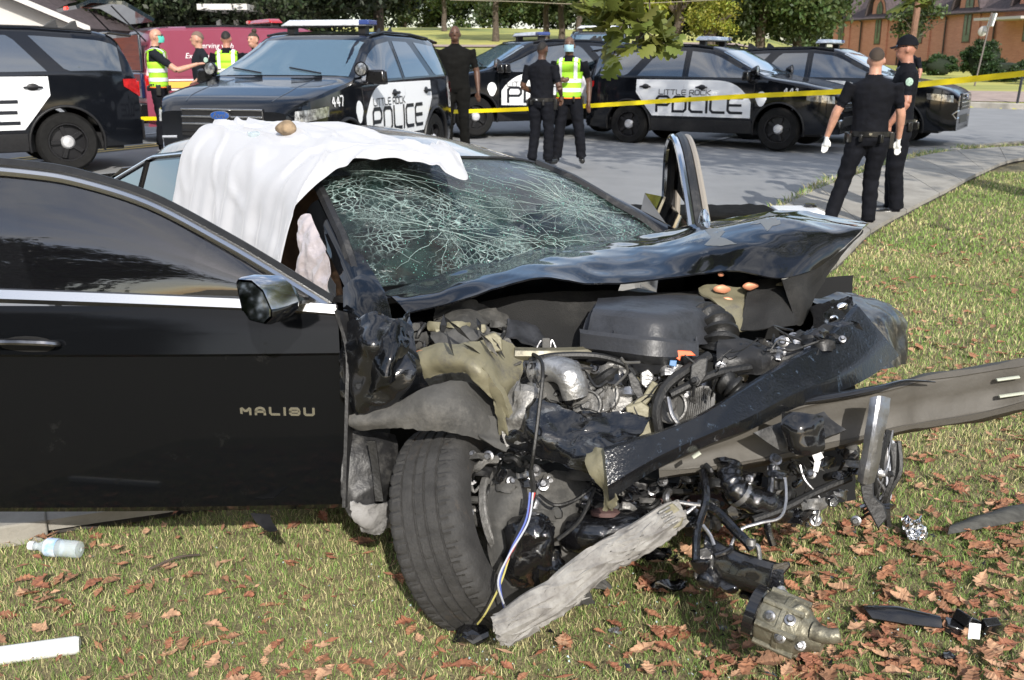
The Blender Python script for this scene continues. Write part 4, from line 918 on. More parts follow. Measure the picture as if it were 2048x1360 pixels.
# ------------------------------------------------------------------ hanging oak branch in the foreground
M_OAK = leafmat('oak leaf', (.15, .175, .045), .4); BR = empty('oak_branch', P(1260, -60, 3.6), 'leafy oak branch hanging into the top of the picture', 'branch')
def oakleaf(seed):
    rg = random.Random(seed); mb = MB(); rows = []
    for i in range(12):
        t = i / 11; wv = (math.sin(math.pi * (t * .85 + .1)) ** .7) * (.36 if i % 3 else .20) * rg.uniform(.9, 1.1)
        rows.append([Vector((k * wv, t - .02 + (.05 if (i % 3 and k) else 0), -.25 * (t ** 2) + .25 * abs(k) * wv)) * .10 for k in (-1, 0, 1)])
    mb.grid(rows); o = mb.build('leaf', M_OAK, smooth=60); me = o.data; n = len(me.vertices); ca = me.color_attributes.new('Col', 'FLOAT_COLOR', 'POINT'); f = rg.uniform(.6, 1.4); ca.data.foreach_set('color', np.tile([f * rg.uniform(.9, 1.2), f, f * .8, 1], n).astype(np.float32)); bpy.data.objects.remove(o); return me
OL = [oakleaf(i) for i in range(6)]; tw = MB(); rg = random.Random(11); LPS = []
for pth in ([(1290, -40, 3.7), (1262, 20, 3.6), (1235, 70, 3.55), (1228, 120, 3.5)], [(1300, -40, 3.8), (1300, 30, 3.7), (1312, 80, 3.65), (1320, 100, 3.6)], [(1210, -40, 3.6), (1200, 0, 3.55), (1190, 30, 3.5)], [(1262, 20, 3.6), (1290, 60, 3.6), (1335, 92, 3.6)], [(1245, -30, 3.7), (1230, 15, 3.6), (1205, 45, 3.55)], [(1860, -60, 3.8), (1850, -12, 3.75), (1830, 2, 3.7)], [(1800, -60, 3.8), (1812, -20, 3.75), (1815, -2, 3.7)]):
    sp = spline([P(*p) for p in pth], 14); tw.tube(sp, list(np.linspace(.004, .0015, 15)), 5)
    for i in range(2, 15):
        for _ in range(2 if pth[0][0] < 1700 else 1): LPS.append(sp[i] + Vector((rg.uniform(-.03, .03), rg.uniform(-.05, .05), rg.uniform(-.02, .02))))
tw.build('twig', M_BARK, BR)
for i, p in enumerate(LPS):
    o = bpy.data.objects.new('leaf', OL[i % 6]); col.objects.link(o); o.parent = BR; o.location = p - BR.location
    o.rotation_euler = (rg.uniform(2.3, 4.1), rg.uniform(-.7, .7), rg.uniform(0, 6.28)) ; s = rg.uniform(.6, 1.05); o.scale = (s, s, s)

# the oak the branch belongs to: trunk outside the picture on the right
me_ = crown('oak', 21, (4.6, 4.2, 2.4), 90, 130, .10, M_OAK, shell=.3); z = gz(7.4, 6.5); OT = empty('oak_tree', (7.4, 6.5, z), 'tall oak on the grass just outside the right edge, spreading over the road', 'tree')
t = MB(); t.tube([(7.4, 6.5, z - .2), (7.4, 6.55, z + 2), (7.2, 6.7, z + 4.5), (6.6, 7.0, z + 7)], [.36, .28, .24, .15], 12)
for k in range(7): a = k * .9; t.tube([(7.2, 6.7, z + 4.2 + .2 * k), (7.2 + 1.6 * math.cos(a) - 1, 6.7 + 1.6 * math.sin(a), z + 6 + .2 * k), (7.2 + 3.4 * math.cos(a) - 2, 6.7 + 3.4 * math.sin(a), z + 7.4)], [.13, .09, .03], 6)
t.build('trunk', M_BARK, OT); c_ = bpy.data.objects.new('crown', me_); col.objects.link(c_); c_.parent = OT; c_.location = (.3, .4, 8.2)
# ================================================================== police vehicles
def pxw(px, y): return ((px - 1024) / FPX * (y * .9617 + .38), y)
hd = lambda dx, dy: math.atan2(dy, dx)
T = vehicle('police SUV at the far left edge seen from its rear side, door lettering cut off', 'police car', group='police vehicles in the road')
h = Vector((math.cos(R(213)), math.sin(R(213)))); lf = Vector((-h.y, h.x)); wp = Vector(pxw(141, 13.1)); c = wp + h * 1.42 - lf * .9; place(T, c.x, c.y, R(213), -.02)
T = vehicle('police SUV facing the camera with 447 on its fender, behind the wreck roof', 'police car', number='447', group='police vehicles in the road')
h = Vector((-.278, -.96)).normalized(); place(T, -2.42, 13.25, hd(*h), -.05)
T = vehicle('police SUV in full side view with 441 on its fender', 'police car', number='441', group='police vehicles in the road')
h = Vector((2.42, -1.5)).normalized(); lf = Vector((-h.y, h.x)); wp = Vector(pxw(1556, 17.8)); c = wp - h * 1.45 + lf * .9; place(T, c.x, c.y, hd(*h), -.06)
c2 = c + lf * 2.5 + h * 1.5; T = vehicle('police SUV parked beyond unit 441, its grille right of the two sidewalk officers', 'police car', group='police vehicles in the road'); place(T, c2.x, c2.y, hd(*h), -.06)
# SUV with open driver door
T = vehicle('police SUV with its front door swung open, behind the man in the black T-shirt', 'police car', group='police vehicles in the road', open_door=True)
h = Vector((-.90, -.43)).normalized(); lf = Vector((-h.y, h.x)); wp = Vector(pxw(950, 19.6)); c = wp - h * 1.45 - lf * .9; 
D = MB(); Bx = EXPL; xs_ = np.linspace(-.30, .97, 16)
# door built hinged at its front edge, opened 40 degrees
def door_parts(T, sd=1, ang=.62):
    hx = .98; hy = Bx.y(.98, .8); M = Matrix.Translation((hx, hy, 0)) @ Matrix.Rotation(-ang, 4, 'Z') @ Matrix.Translation((-hx, -hy, 0))
    d = MB(); d.sheet([[Vector((x, Bx.y(x, z) + .002, z)) for x in xs_][::-1] for z in np.linspace(.42, 1.2, 8)], .09); d.xf(M); do = d.build('front_door', M_NAVY, T)
    fr = MB(); top = lambda x: min(Bx.rail(x) - .02, max(1.21, Bx.ztop(x) - .06)); fr.tube([(x, Bx.y(x, top(x)), top(x)) for x in np.linspace(.97, -.3, 14)] + [(-.3, Bx.y(-.3, 1.2), 1.2)], .03, 6); fr.xf(M); fr.build('door_window_frame', M_NAVY, do)
    g = MB(); Bx.side_patch(g, np.linspace(-.28, .93, 12), lambda x: 1.2, lambda x: max(1.205, top(x) - .01), 1); g.xf(M); g.build('door_window', M_GLASS, do)
    g = MB(); Bx.side_patch(g, np.linspace(-.30, .93, 20), lambda x: .58, lambda x: 1.19 - (.34 * (x / .93) ** 4 if x > 0 else 0), 1, .008); g.xf(M); g.build('white_door_panel', M_WHITE, do)
    f = lambda s_, t: M @ Vector((.80 - s_, Bx.y(.8 - s_, t) + .016, t)); g = MB(); lettering(g, 'POL', .26, .25, .075, .045, lambda s_, t: f(s_, .65 + t)); g.build('lettering', M_LET, do, smooth=0)
    g = MB(); lettering(g, 'LITTLE ROC', .085, .085, .025, .014, lambda s_, t: f(s_ - .02, .93 + t)); g.build('lettering', M_LET, do, smooth=0)
    mr = MB(); mr.box((.90, hy + .2, 1.27), (.13, .26, .17), taper=.85); mr.xf(M); mr.build('side_mirror', M_PLG, do, bevel=.03)
    v = MB(); Bx.side_patch(v, xs_, lambda x: .5, lambda x: max(1.0, min(Bx.rail(x) - .06, Bx.ztop(x) - .12)), 1, .006, 4); v.build('door_opening', mat('dark cabin', (.008, .008, .009), .9), T)
door_parts(T); place(T, c.x, c.y, hd(*h), 0)
T = vehicle('distant police SUV seen head-on just right of the lime vest officer', 'police car', group='police vehicles in the road'); place(T, (1186 - 1024) / FPX * 30, 29.5, R(-97), -.0)
# maroon emergency vehicle with raised tailgate
VAN = Body([(-2.7, .98), (-2.66, 1.25), (-2.52, 1.86), (-2.35, 1.95), (-1.2, 1.99), (.3, 1.97), (.6, 1.88), (1.35, 1.30), (1.6, 1.24), (2.3, 1.18), (2.5, 1.0), (2.6, .9)],
           [(-2.7, .95), (-2.5, 1.0), (2.2, .98), (2.45, .9), (2.6, .8)], [(-2.7, 1.12), (2.6, 1.08)], (-1.5, 1.6), .46, tum=.10)
T = vehicle('maroon emergency vehicle with white side lettering and its dark rear end towards the camera', 'emergency vehicle', VAN, police=False, paint=M_MAROON, name='emergency_vehicle', bar=True, grille=False)
g = MB(); g.box((-2.705, 0, 1.52), (.05, 1.72, .62)); g.build('rear_window', M_GLASS, T, bevel=.02)
g = MB(); g.box((-2.73, 0, .98), (.06, 1.8, .42)); to = g.build('tailgate', mat('gloss with painted blue reflection', (.012, .018, .06), .12, coat=1), T, bevel=.02)  # blue reflection on the tailgate is put into its base colour
g = MB(); g.box((-2.77, -.15, .62), (.02, .30, .15)); g.build('licence_plate', mat('plate', (.45, .42, .42), .5), T)
g = MB(); g.box((-2.74, 0, .55), (.18, 1.85, .30)); g.build('rear_bumper', M_PLG, T, bevel=.03)
g = MB(); g.sheet([[(-2.45, .85, 2.02), (-2.45, -.85, 2.02)], [(-2.9, .85, 2.28), (-2.9, -.85, 2.28)], [(-3.4, .82, 2.30), (-3.4, -.82, 2.30)], [(-3.62, .8, 2.2), (-3.62, -.8, 2.2)]], .06); lo_ = g.build('raised_tailgate_glass', M_GLASS, T)
g = MB(); g.box((-3.64, 0, 2.24), (.03, .2, .05)); g.build('brake_light', mat('lit red lamp', (.8, .02, .02), .3, emit=(1, .05, .03), estr=1.5), lo_)
for sd in (1, -1): g = MB(); g.tube([(-2.6, sd * .86, 1.7), (-3.1, sd * .84, 2.26)], .014, 6); g.build('gas_strut', M_PL, T)
g = MB(); VAN.side_patch(g, np.linspace(-2.5, 2.2, 30), lambda x: .90, lambda x: .925, -1, .006, 1); VAN.side_patch(g, np.linspace(-2.5, 2.2, 30), lambda x: 1.06, lambda x: 1.085, -1, .006, 1); g.build('white_pinstripe', M_WLET, T)
g = MB(); VAN.side_patch(g, np.linspace(-2.5, 2.2, 30), lambda x: .94, lambda x: 1.045, -1, .006, 1); g.build('gold_stripe', mat('gold stripe', (.7, .45, .08), .4), T)
g = MB(); VAN.side_patch(g, np.linspace(-2.2, 1.0, 24), lambda x: 1.13, lambda x: VAN.rail(x) - .02, -1, .008, 5); g.build('panel_side', M_MAROON, T)
for txt, z0, x0 in (('Serving with', 1.60, -1.75), ('Excellence & Integrity', 1.43, -2.0)):
    v, f = font_mesh(txt, .125, .3); g = MB(); g.add([(x0 + p.x, -(VAN.y(x0 + p.x, z0 + p.y) + .014), z0 + p.y) for p in v], f); g.build('lettering', M_WLET, T, smooth=0)
h = Vector((.83, .56)).normalized(); place(T, (300 - 1024) / FPX * 17.1 + 2.7 * h.x - .9 * h.y, 17.4 + 2.7 * h.y + .9 * h.x, hd(*h), -.05)
# ================================================================== people
def pos(px, d): return (px - 1024) / FPX * d, d * 1.0
def pp(px, d):
    # world point standing on the ground under pixel column px at axial depth d
    y = (d - .3) / math.cos(PITCH) if False else d
    return (px - 1024) / FPX * (y * math.cos(PITCH) + (EYE - .9) * math.sin(PITCH)), y
x, y = pp(322, 15.6); person('bald man in lime vest, sunglasses and green mask reaching out one arm', x, y, R(8), 1.80, SK_L, M_GREYU, M_UNI, dict(wr=(.20, .62, 1.27), er=(.27, .33, 1.18), hr=(0, 1, .1), hyaw=0), hair=None, mask=M_MASKG, vest=M_VESTG, glasses=True)
x, y = pp(408, 16.2); person('officer with cropped grey hair touched on the shoulder by the vested man', x, y, R(-150), 1.78, SK_L, M_GREYU, M_UNI, dict(wl=(-.24, .22, .98), hyaw=R(20)), hair=M_HAIRG, patch=True)
x, y = pp(462, 16.6); person('man with black hair seen from behind in a lime safety vest', x, y, R(95), 1.80, SK_R, M_UNI, M_UNI, {}, hair=M_HAIRB, vest=M_VESTG)
x, y = pp(521, 16.3); person('person with a hair bun bending down behind the black police hood', x, y, R(-120), 1.80, SK_L, M_UNI, M_UNI, dict(head=(0, .06, 1.64)), hair=M_HAIRL, bun=True)
x, y = pp(912, 16.3); person('large bald man in a black T-shirt standing behind the police SUV', x, y, R(-88), 1.93, SK_D, M_TSH, M_TSH, dict(wl=(-.33, .05, .86), wr=(.33, .04, .86), el=(-.31, -.03, 1.14), er=(.31, -.03, 1.14)), hair=None, bulk=1.18, belt=False)
x, y = pp(1083, 14.2); person('officer in dark uniform seen from behind, facing the officer in the lime vest', x, y, R(60), 1.68, SK_D, M_UNI, M_UNI, dict(wl=(-.20, .22, 1.02), el=(-.30, -.04, 1.14), er=(.30, -.02, 1.14), wr=(.22, .20, 1.02), al=(-.15, -.02, .09), ar=(.10, .02, .09)), hair=M_HAIRB, bulk=1.08)
x, y = pp(1137, 14.6); person('officer in a lime safety vest and blue mask facing the camera with one arm lowered', x, y, R(-100), 1.75, SK_D, M_UNI, M_UNI, dict(wr=(.12, .22, 1.17), er=(.27, .06, 1.16), hr=(-.9, .3, .2), al=(-.20, .0, .09), kl=(-.16, .03, .5), ar=(.16, .05, .09), hyaw=0), hair=mat('brown bob hair', (.12, .07, .045), .6, bump=.4, bscale=150), mask=M_MASKB, vest=M_VESTG)
x, y = pp(1738, 9.85); person('officer with shaved brown hair in black uniform and white gloves seen from behind, feet apart', x, y, R(75), 1.74, SK_L, M_UNI, M_UNI, dict(kl=(-.20, .03, .50), al=(-.31, -.05, .09), kr=(.06, .05, .50), ar=(.07, .02, .09), el=(-.33, .0, 1.16), wl=(-.40, .06, .91), er=(.28, .03, 1.15), wr=(.29, .12, .90), hl=(-.1, .1, -1), hr=(.0, .1, -1), hyaw=R(0)), hair=M_HAIRL, gloves=True, bulk=1.04)
x, y = pp(1800, 10.6); person('officer in cap and sunglasses in black uniform with a shoulder patch, turned to the left', x, y, R(165), 1.84, SK_R, M_UNI, M_UNI, dict(wl=(-.27, .14, .93), el=(-.29, .0, 1.15), er=(.28, -.1, 1.15), wr=(.25, .05, .93), al=(-.10, -.03, .09), ar=(.12, .0, .09)), hair=M_HAIRL, cap=True, glasses=True, patch=True)
x, y = pp(1812, 23.5); person('officer in a dark cap standing behind the farther police SUV, only the head in view', x, y, R(-150), 1.88, SK_R, M_UNI, M_UNI, {}, hair=M_HAIRB, cap=True, glasses=True)
# ================================================================== barrier tape
tp = [(205, 238.5, 17.2), (235, 237.5, 17.1), (312, 237, 16.9), (640, 232, 17.4), (935, 222.5, 17.4), (1052, 218, 16.6), (1172, 212, 15.9), (1330, 202, 15.0), (1500, 192, 13.9), (1700, 182, 12.4), (1850, 168, 11.4), (2048, 147, 10.4), (2300, 120, 9.0)]
ln = spline([P(*p) for p in tp], 120); g = MB(); r0, r1 = [], []
for i, p in enumerate(ln):
    a = .55 * math.sin(i * .21) * .5; u = Vector((0, math.sin(a), math.cos(a))) * .033; r0.append(p - u); r1.append(p + u)
g.sheet([r0, r1], .0006); tag(g.build('barrier_tape', M_YEL, None, loc=ln[60]), 'long yellow barrier tape stretched across the whole road', 'barrier tape')
g = MB(); c = P(2062, 320, 8.6); g.sheet(loft([[c + Vector((-.02, 0, .13)), c + Vector((.04, .01, .13)), c + Vector((.12, 0, .1))], [c + Vector((-.03, .02, 0)), c + Vector((.05, -.02, 0)), c + Vector((.12, 0, 0))], [c + Vector((0, 0, -.13)), c + Vector((.05, .02, -.16)), c + Vector((.12, 0, -.15))]], 10, 10), .002, amp=.02, freq=14)
tag(g.build('tape_end', M_YEL, None, loc=c), 'bunched yellow tape hanging at the right edge of the picture', 'barrier tape')
# ================================================================== the wrecked black sedan
O_ = Vector((-.54, 3.2, 0)); F_ = Vector((.63, -.777, 0)); L_ = Vector((.777, .63, 0))
def C(u, v, z): return O_ + F_ * u + L_ * v + Vector((0, 0, z))
def S(px, py, v): return onpl(px, py, O_ + L_ * v, L_)
CAR = empty('wrecked_car', C(-1.2, .8, 0), 'crashed black sedan with crushed front end, shattered windshield and open doors', 'car')
M_BODY = mat('glossy black car paint', (.004, .0045, .0055), .07, coat=.3, spec=.45, wear=(.045, .045, .045), wscale=5, wamt=.05)
M_BODYS = mat('scratched black car paint', (.006, .0065, .008), .14, coat=.8, wear=(.10, .11, .12), wscale=7, wamt=.22, stretch=(1, 1, 3), bump=.15, bscale=30)
M_BODYB = mat('black paint with blue scuffs', (.006, .007, .009), .14, coat=.3, wear=(.05, .075, .11), wscale=11, wamt=.14, stretch=(4, 4, .5), bump=.25, bscale=40)
M_ROOFP = mat('black roof paint with painted sky reflection', (.012, .012, .013), .16, coat=1.0, spec=.7, wear=(.58, .52, .46), wscale=2.2, wamt=1.1, stretch=(1, 1, 1))  # pale wear colour paints the bright sky reflection onto the black roof
M_OLIVE = mat('olive primer metal', (.19, .175, .115), .5, metal=.15, wear=(.10, .095, .085), wscale=9, wamt=.35, bump=.3, bscale=40)
M_BEAM = mat('grey brown primer steel', (.075, .068, .057), .6, metal=.1, var=.12, vscale=3, wear=(.07, .063, .052), wscale=5, wamt=.2, bump=.15, bscale=40)
M_DUST = mat('dusty grey plastic', (.058, .057, .054), .8, var=.35, vscale=6, wear=(.13, .125, .115), wscale=4, wamt=.5, bump=.25, bscale=80)
M_BPL = mat('engine bay black plastic', (.018, .018, .019), .45, wear=(.07, .068, .065), wscale=8, wamt=.4, bump=.2, bscale=80)
M_BOX = mat('grey black moulded plastic', (.038, .040, .046), .42, wear=(.015, .016, .018), wscale=7, wamt=.55, bump=.15, bscale=90)
M_ALU = mat('cast aluminium', (.42, .42, .42), .38, metal=.75, var=.3, vscale=12, wear=(.12, .115, .11), wscale=14, wamt=.35, bump=.5, bscale=60)
M_ALUD = mat('dirty cast aluminium', (.25, .245, .235), .5, metal=.5, wear=(.05, .048, .045), wscale=10, wamt=.55, bump=.5, bscale=60)
M_STEEL = mat('bright torn steel', (.36, .36, .37), .34, metal=.9, wear=(.08, .08, .085), wscale=10, wamt=.3, bump=.2, bscale=50)
M_RUBB = mat('black rubber hose', (.012, .012, .012), .5, var=.3, vscale=30, bump=.2, bscale=120)
M_GREASE = mat('wet black grease', (.006, .006, .007), .08, coat=1, bump=.6, bscale=45)
M_TREAD = mat('dusty tyre tread', (.038, .037, .036), .8, wear=(.115, .085, .06), wscale=3.2, wamt=.28, var=.25, vscale=14, bump=.3, bscale=160)
M_ORNG = mat('orange plastic', (.85, .13, .03), .4); M_COPR = mat('bare copper coloured metal', (.60, .26, .15), .5, metal=.3)
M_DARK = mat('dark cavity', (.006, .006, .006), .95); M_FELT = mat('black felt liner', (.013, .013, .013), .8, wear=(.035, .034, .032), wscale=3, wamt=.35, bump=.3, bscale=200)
M_PIPE = mat('rusty brown pipe', (.10, .055, .05), .7, var=.3, vscale=15)
M_SEAT = mat('brown seat cloth', (.20, .12, .07), .8, var=.3, vscale=8)
M_BAG = mat('pinkish silver airbag film', (.56, .50, .50), .3, metal=.35, bump=.6, bscale=30, var=.12, vscale=8)
def part(name, rows, m, th=.003, amp=0, freq=7, seed=0, nu=14, nv=10, parent=CAR, label=None, ragged=0, smooth=40, raw=False, lin=False):
    g = MB(); rr = rows if raw else PP(rows); g.sheet((loftlin if lin else loft)(rr, nu, nv), th, amp=amp, freq=freq, seed=seed, ragged=ragged)
    o = g.build(name, m, parent, smooth=smooth)
    if label: o['label'] = label
    return o
def tubep(name, pts, r, m, parent=CAR, seg=8, n=20, flat=1.0, label=None, raw=False):
    g = MB(); sp = spline([Vector(p) if raw else P(*p) for p in pts], n); rr = r if not hasattr(r, '__len__') else [float(np.interp(i / n, np.linspace(0, 1, len(r)), r)) for i in range(n + 1)]
    g.tube(sp, rr, seg, flat=flat); o = g.build(name, m, parent)
    if label: o['label'] = label
    return o
def bellows(name, pts, r, m, rings=8, parent=CAR, dr=.18, seg=16):
    n = rings * 4; sp = spline([P(*p) for p in pts], n); g = MB(); g.tube(sp, [r * (1 + dr * (1 if i % 4 in (1, 2) else -1)) for i in range(n + 1)], seg); return g.build(name, m, parent, smooth=60)
def bolt(px, py, d, r=.011, parent=CAR, m=None, name='bolt'):
    g = MB(); c = P(px, py, d); ax = (CAM - c).normalized() + Vector((random.uniform(-.5, .5), 0, random.uniform(-.2, .6))); g.lathe([(r * 1.6, -.004), (r * 1.6, .002), (r, .004)], c, ax, 12); g.lathe([(r, 0), (r, .010), (r * .8, .013), (.0005, .013)], c, ax, 6); return g.build(name, m or M_STEEL, parent, smooth=25)
def ext(name, poly, d, depth, m, parent=CAR, bevel=.004, jit=0, label=None):
    """polygon seen at depth d (number or list) pushed away from the camera by depth metres"""
    ds = d if hasattr(d, '__len__') else [d] * len(poly); pts = [P(a, b, k) for (a, b), k in zip(poly, ds)]; c = sum(pts, Vector((0, 0, 0))) / len(pts); g = MB(); g.prism(pts, (c - CAM).normalized() * depth)
    if jit: g.jitter(jit, 9, d if not hasattr(d, '__len__') else d[0])
    o = g.build(name, m, parent, smooth=30, bevel=bevel)
    if label: o['label'] = label
    return o
# ---------------- cabin
RZ = lambda u: float(np.interp(-u, [.5, .57, 1.0, 1.5, 2.0, 2.45, 2.8], [1.262, 1.285, 1.352, 1.365, 1.31, 1.16, .99]))
def roofpt(u, t):      # t 0..1 near -> far
    v = .19 + 1.12 * t; e = abs(2 * t - 1); return C(u + .07 * (1 - e * e) * (1 if u > -1 else 0), v, RZ(u) - .055 * e ** 2.6 - .045 * t * (1 if u > -2 else .6) - .008 * math.sin(7 * t + 5 * u))
g = MB(); g.grid([[roofpt(u, t) for t in np.linspace(0, 1, 26)] for u in np.linspace(-.585, -2.78, 36)], flip=True)
for t0, s_ in ((0, 1), (1, -1)):      # rail rolls over to the window top
    g.grid([[roofpt(u, t0) + L_ * (-s_ * k * .045) - Vector((0, 0, k * k * .05)) for k in (0, .35, .7, 1)] for u in np.linspace(-.585, -2.78, 36)], flip=(s_ < 0))
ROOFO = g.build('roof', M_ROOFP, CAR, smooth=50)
# windshield (caved and shattered)
def shatter():
    m = bpy.data.materials.new('shattered windshield'); m.use_nodes = True; t = m.node_tree; L = t.links.new; b = t.nodes['Principled BSDF']
    tc = t.nodes.new('ShaderNodeTexCoord'); nz = t.nodes.new('ShaderNodeTexNoise'); nz.inputs['Scale'].default_value = 3.5; nz.inputs['Detail'].default_value = 4; L(tc.outputs['Object'], nz.inputs['Vector'])
    va = t.nodes.new('ShaderNodeVectorMath'); va.operation = 'MULTIPLY_ADD'; L(nz.outputs['Color'], va.inputs[0]); va.inputs[1].default_value = (.16, .16, .16); L(tc.outputs['Object'], va.inputs[2])
    mask = None
    def vor(scale, stretch, rot, w0, nlo, nhi, nsc, off):
        mp = t.nodes.new('ShaderNodeMapping'); mp.inputs['Scale'].default_value = stretch; mp.inputs['Rotation'].default_value = rot; L(va.outputs[0], mp.inputs[0])
        vo = t.nodes.new('ShaderNodeTexVoronoi'); vo.feature = 'DISTANCE_TO_EDGE'; vo.inputs['Scale'].default_value = scale; L(mp.outputs[0], vo.inputs['Vector'])
        r = t.nodes.new('ShaderNodeMapRange'); L(vo.outputs['Distance'], r.inputs[0]); r.inputs[1].default_value = 0; r.inputs[2].default_value = w0; r.inputs[3].default_value = 1; r.inputs[4].default_value = 0
        n = t.nodes.new('ShaderNodeTexNoise'); n.inputs['Scale'].default_value = nsc; n.inputs['Detail'].default_value = 5; ad = t.nodes.new('ShaderNodeVectorMath'); L(tc.outputs['Object'], ad.inputs[0]); ad.inputs[1].default_value = (off, off, off); L(ad.outputs[0], n.inputs['Vector'])
        q = t.nodes.new('ShaderNodeMapRange'); L(n.outputs['Fac'], q.inputs[0]); q.inputs[1].default_value = nlo; q.inputs[2].default_value = nhi
        mu = t.nodes.new('ShaderNodeMath'); mu.operation = 'MULTIPLY'; L(r.outputs[0], mu.inputs[0]); L(q.outputs[0], mu.inputs[1]); return mu.outputs[0]
    ms = [vor(9, (.6, 3.0, 1), (0, .2, 1.1), .009, .50, .68, 2.5, 4), vor(38, (1, 1, 1), (0, 0, 0), .10, .47, .58, 3.5, 9), vor(110, (1, 1, 1), (0, 0, 0), .16, .56, .66, 5, 2)]
    o = ms[0]
    for k in ms[1:]:
        mx = t.nodes.new('ShaderNodeMath'); mx.operation = 'MAXIMUM'; L(o, mx.inputs[0]); L(k, mx.inputs[1]); o = mx.outputs[0]
    n3 = t.nodes.new('ShaderNodeTexNoise'); n3.inputs['Scale'].default_value = 7; n3.inputs['Detail'].default_value = 8; n3.inputs['Roughness'].default_value = .7; L(tc.outputs['Object'], n3.inputs['Vector'])
    r3 = t.nodes.new('ShaderNodeValToRGB'); L(n3.outputs['Fac'], r3.inputs[0]); e = r3.color_ramp.elements; e[0].position = .42; e[0].color = (.003, .005, .0045, 1); e[1].position = .72; e[1].color = (.028, .068, .056, 1)
    mc = t.nodes.new('ShaderNodeMix'); mc.data_type = 'RGBA'; L(o, mc.inputs[0]); L(r3.outputs[0], mc.inputs[6]); mc.inputs[7].default_value = (.34, .46, .43, 1); L(mc.outputs[2], b.inputs['Base Color'])
    rr = t.nodes.new('ShaderNodeMapRange'); L(o, rr.inputs[0]); rr.inputs[3].default_value = .04; rr.inputs[4].default_value = .5; L(rr.outputs[0], b.inputs['Roughness']); b.inputs['Coat Weight'].default_value = .4; b.inputs['IOR'].default_value = 1.55
    al = t.nodes.new('ShaderNodeMapRange'); L(o, al.inputs[0]); al.inputs[3].default_value = .52; al.inputs[4].default_value = .97; L(al.outputs[0], b.inputs['Alpha'])
    bp = t.nodes.new('ShaderNodeBump'); bp.inputs['Strength'].default_value = .8; bp.inputs['Distance'].default_value = .006; ad = t.nodes.new('ShaderNodeMath'); ad.operation = 'ADD'; L(o, ad.inputs[0]); L(n3.outputs['Fac'], ad.inputs[1]); L(ad.outputs[0], bp.inputs['Height']); L(bp.outputs[0], b.inputs['Normal'])
    return m
M_SHAT = shatter()
def wspt(a, t):        # a 0 top .. 1 bottom
    tp = roofpt(-.585, t); bt = C(.03 + .16 * (1 - (2 * t - 1) ** 2), .03 + 1.46 * t, .925)
    p = tp.lerp(bt, a); n = Vector((.45, -.55, .7)).normalized(); bump = math.sin(math.pi * a) * .035
    q = Vector((a * 5, t * 6, 1.3)); cave = -.030 * math.exp(-((a - .6) ** 2 + (t - .45) ** 2) / .05) - .03 * math.exp(-((a - .55) ** 2 + (t - .85) ** 2) / .03)
    return p + n * (bump + cave + .012 * noise.noise(q) * math.sin(math.pi * a))
g = MB(); g.sheet([[wspt(a, t) for t in np.linspace(.005, .995, 60)] for a in np.linspace(.01, 1, 40)], -.005); WSO = g.build('windshield', M_SHAT, CAR, smooth=80); WSO['label'] = 'shattered windshield covered in white cracks'
M_CRK = mat('white green crack edges', (.33, .42, .40), .45)
g = MB(); rgc = random.Random(9)
def crk(a, t, da, dt, n, r):
    pts = []
    for k in range(n):
        if not (.02 < a < .99 and .015 < t < .985): break
        pts.append(wspt(a, t) + Vector((.25, -.35, .6)) * .006); a += da + rgc.gauss(0, .006); t += dt + rgc.gauss(0, .005); 
    if len(pts) > 2: g.tube(pts, [r * (1 - .8 * k / len(pts)) for k in range(len(pts))], 4, cap=False)
for (ca, ct, nr, ln_) in ((.66, .26, 16, .8), (.55, .80, 24, 1.0), (.82, .55, 14, .7)):
    for k in range(nr):
        th = 6.283 * k / nr + rgc.uniform(-.1, .1); st = .035; l = rgc.uniform(.25, 1) * ln_; of_ = rgc.uniform(.015, .10); crk(ca + of_ * math.sin(th), ct + of_ * .75 * math.cos(th), math.sin(th) * st, math.cos(th) * st * .72, int(14 * l) + 2, rgc.uniform(.0006, .0013))
        if rgc.random() < .6: crk(ca + math.sin(th) * .12, ct + math.cos(th) * .09, math.sin(th + .5) * .02, math.cos(th + .5) * .016, rgc.randint(4, 10), .0006)
    for q in range(5):
        rr_ = .018 + q * q * .0038; 
        for _ in range(4):
            t0 = rgc.uniform(0, 6.28); pts = [wspt(min(.98, max(.02, ca + rr_ * math.sin(t0 + u))), min(.98, max(.02, ct + rr_ * .75 * math.cos(t0 + u)))) + Vector((.25, -.35, .6)) * .006 for u in np.linspace(0, rgc.uniform(.4, 1.3), 9)]; g.tube(pts, .0007, 4, cap=False)
for k in range(46):       # long streaks running down to the far corner
    t = rgc.uniform(.02, .9); a = rgc.uniform(.05, .8); crk(a, t, rgc.uniform(.010, .03), rgc.uniform(.012, .03), rgc.randint(6, 18), rgc.uniform(.0005, .0010))
co_ = g.build('glass_crack', M_CRK, WSO, smooth=0); co_['kind'] = 'stuff'
g = MB()
for k in range(1500):     # powdered glass crumbs
    ca, ct = rgc.choice(((.62, .30), (.52, .80), (.8, .55), (.9, .2), (.85, .85), (.35, .5))); a = min(.985, max(.02, rgc.gauss(ca, .10))); t = min(.985, max(.02, rgc.gauss(ct, .085))); p = wspt(a, t) + Vector((.25, -.35, .6)) * .008; s_ = rgc.uniform(.0012, .0035); u = Vector((rgc.uniform(-1, 1), rgc.uniform(-1, 1), rgc.uniform(-1, 1))) * s_; v = Vector((rgc.uniform(-1, 1), rgc.uniform(-1, 1), rgc.uniform(-1, 1))) * s_
    g.add([p, p + u, p + v, p + (u - v).cross(u).normalized() * s_ if u.cross(v).length > 0 else p + Vector((0, 0, s_))], [(0, 1, 2), (0, 1, 3), (1, 2, 3), (0, 2, 3)])
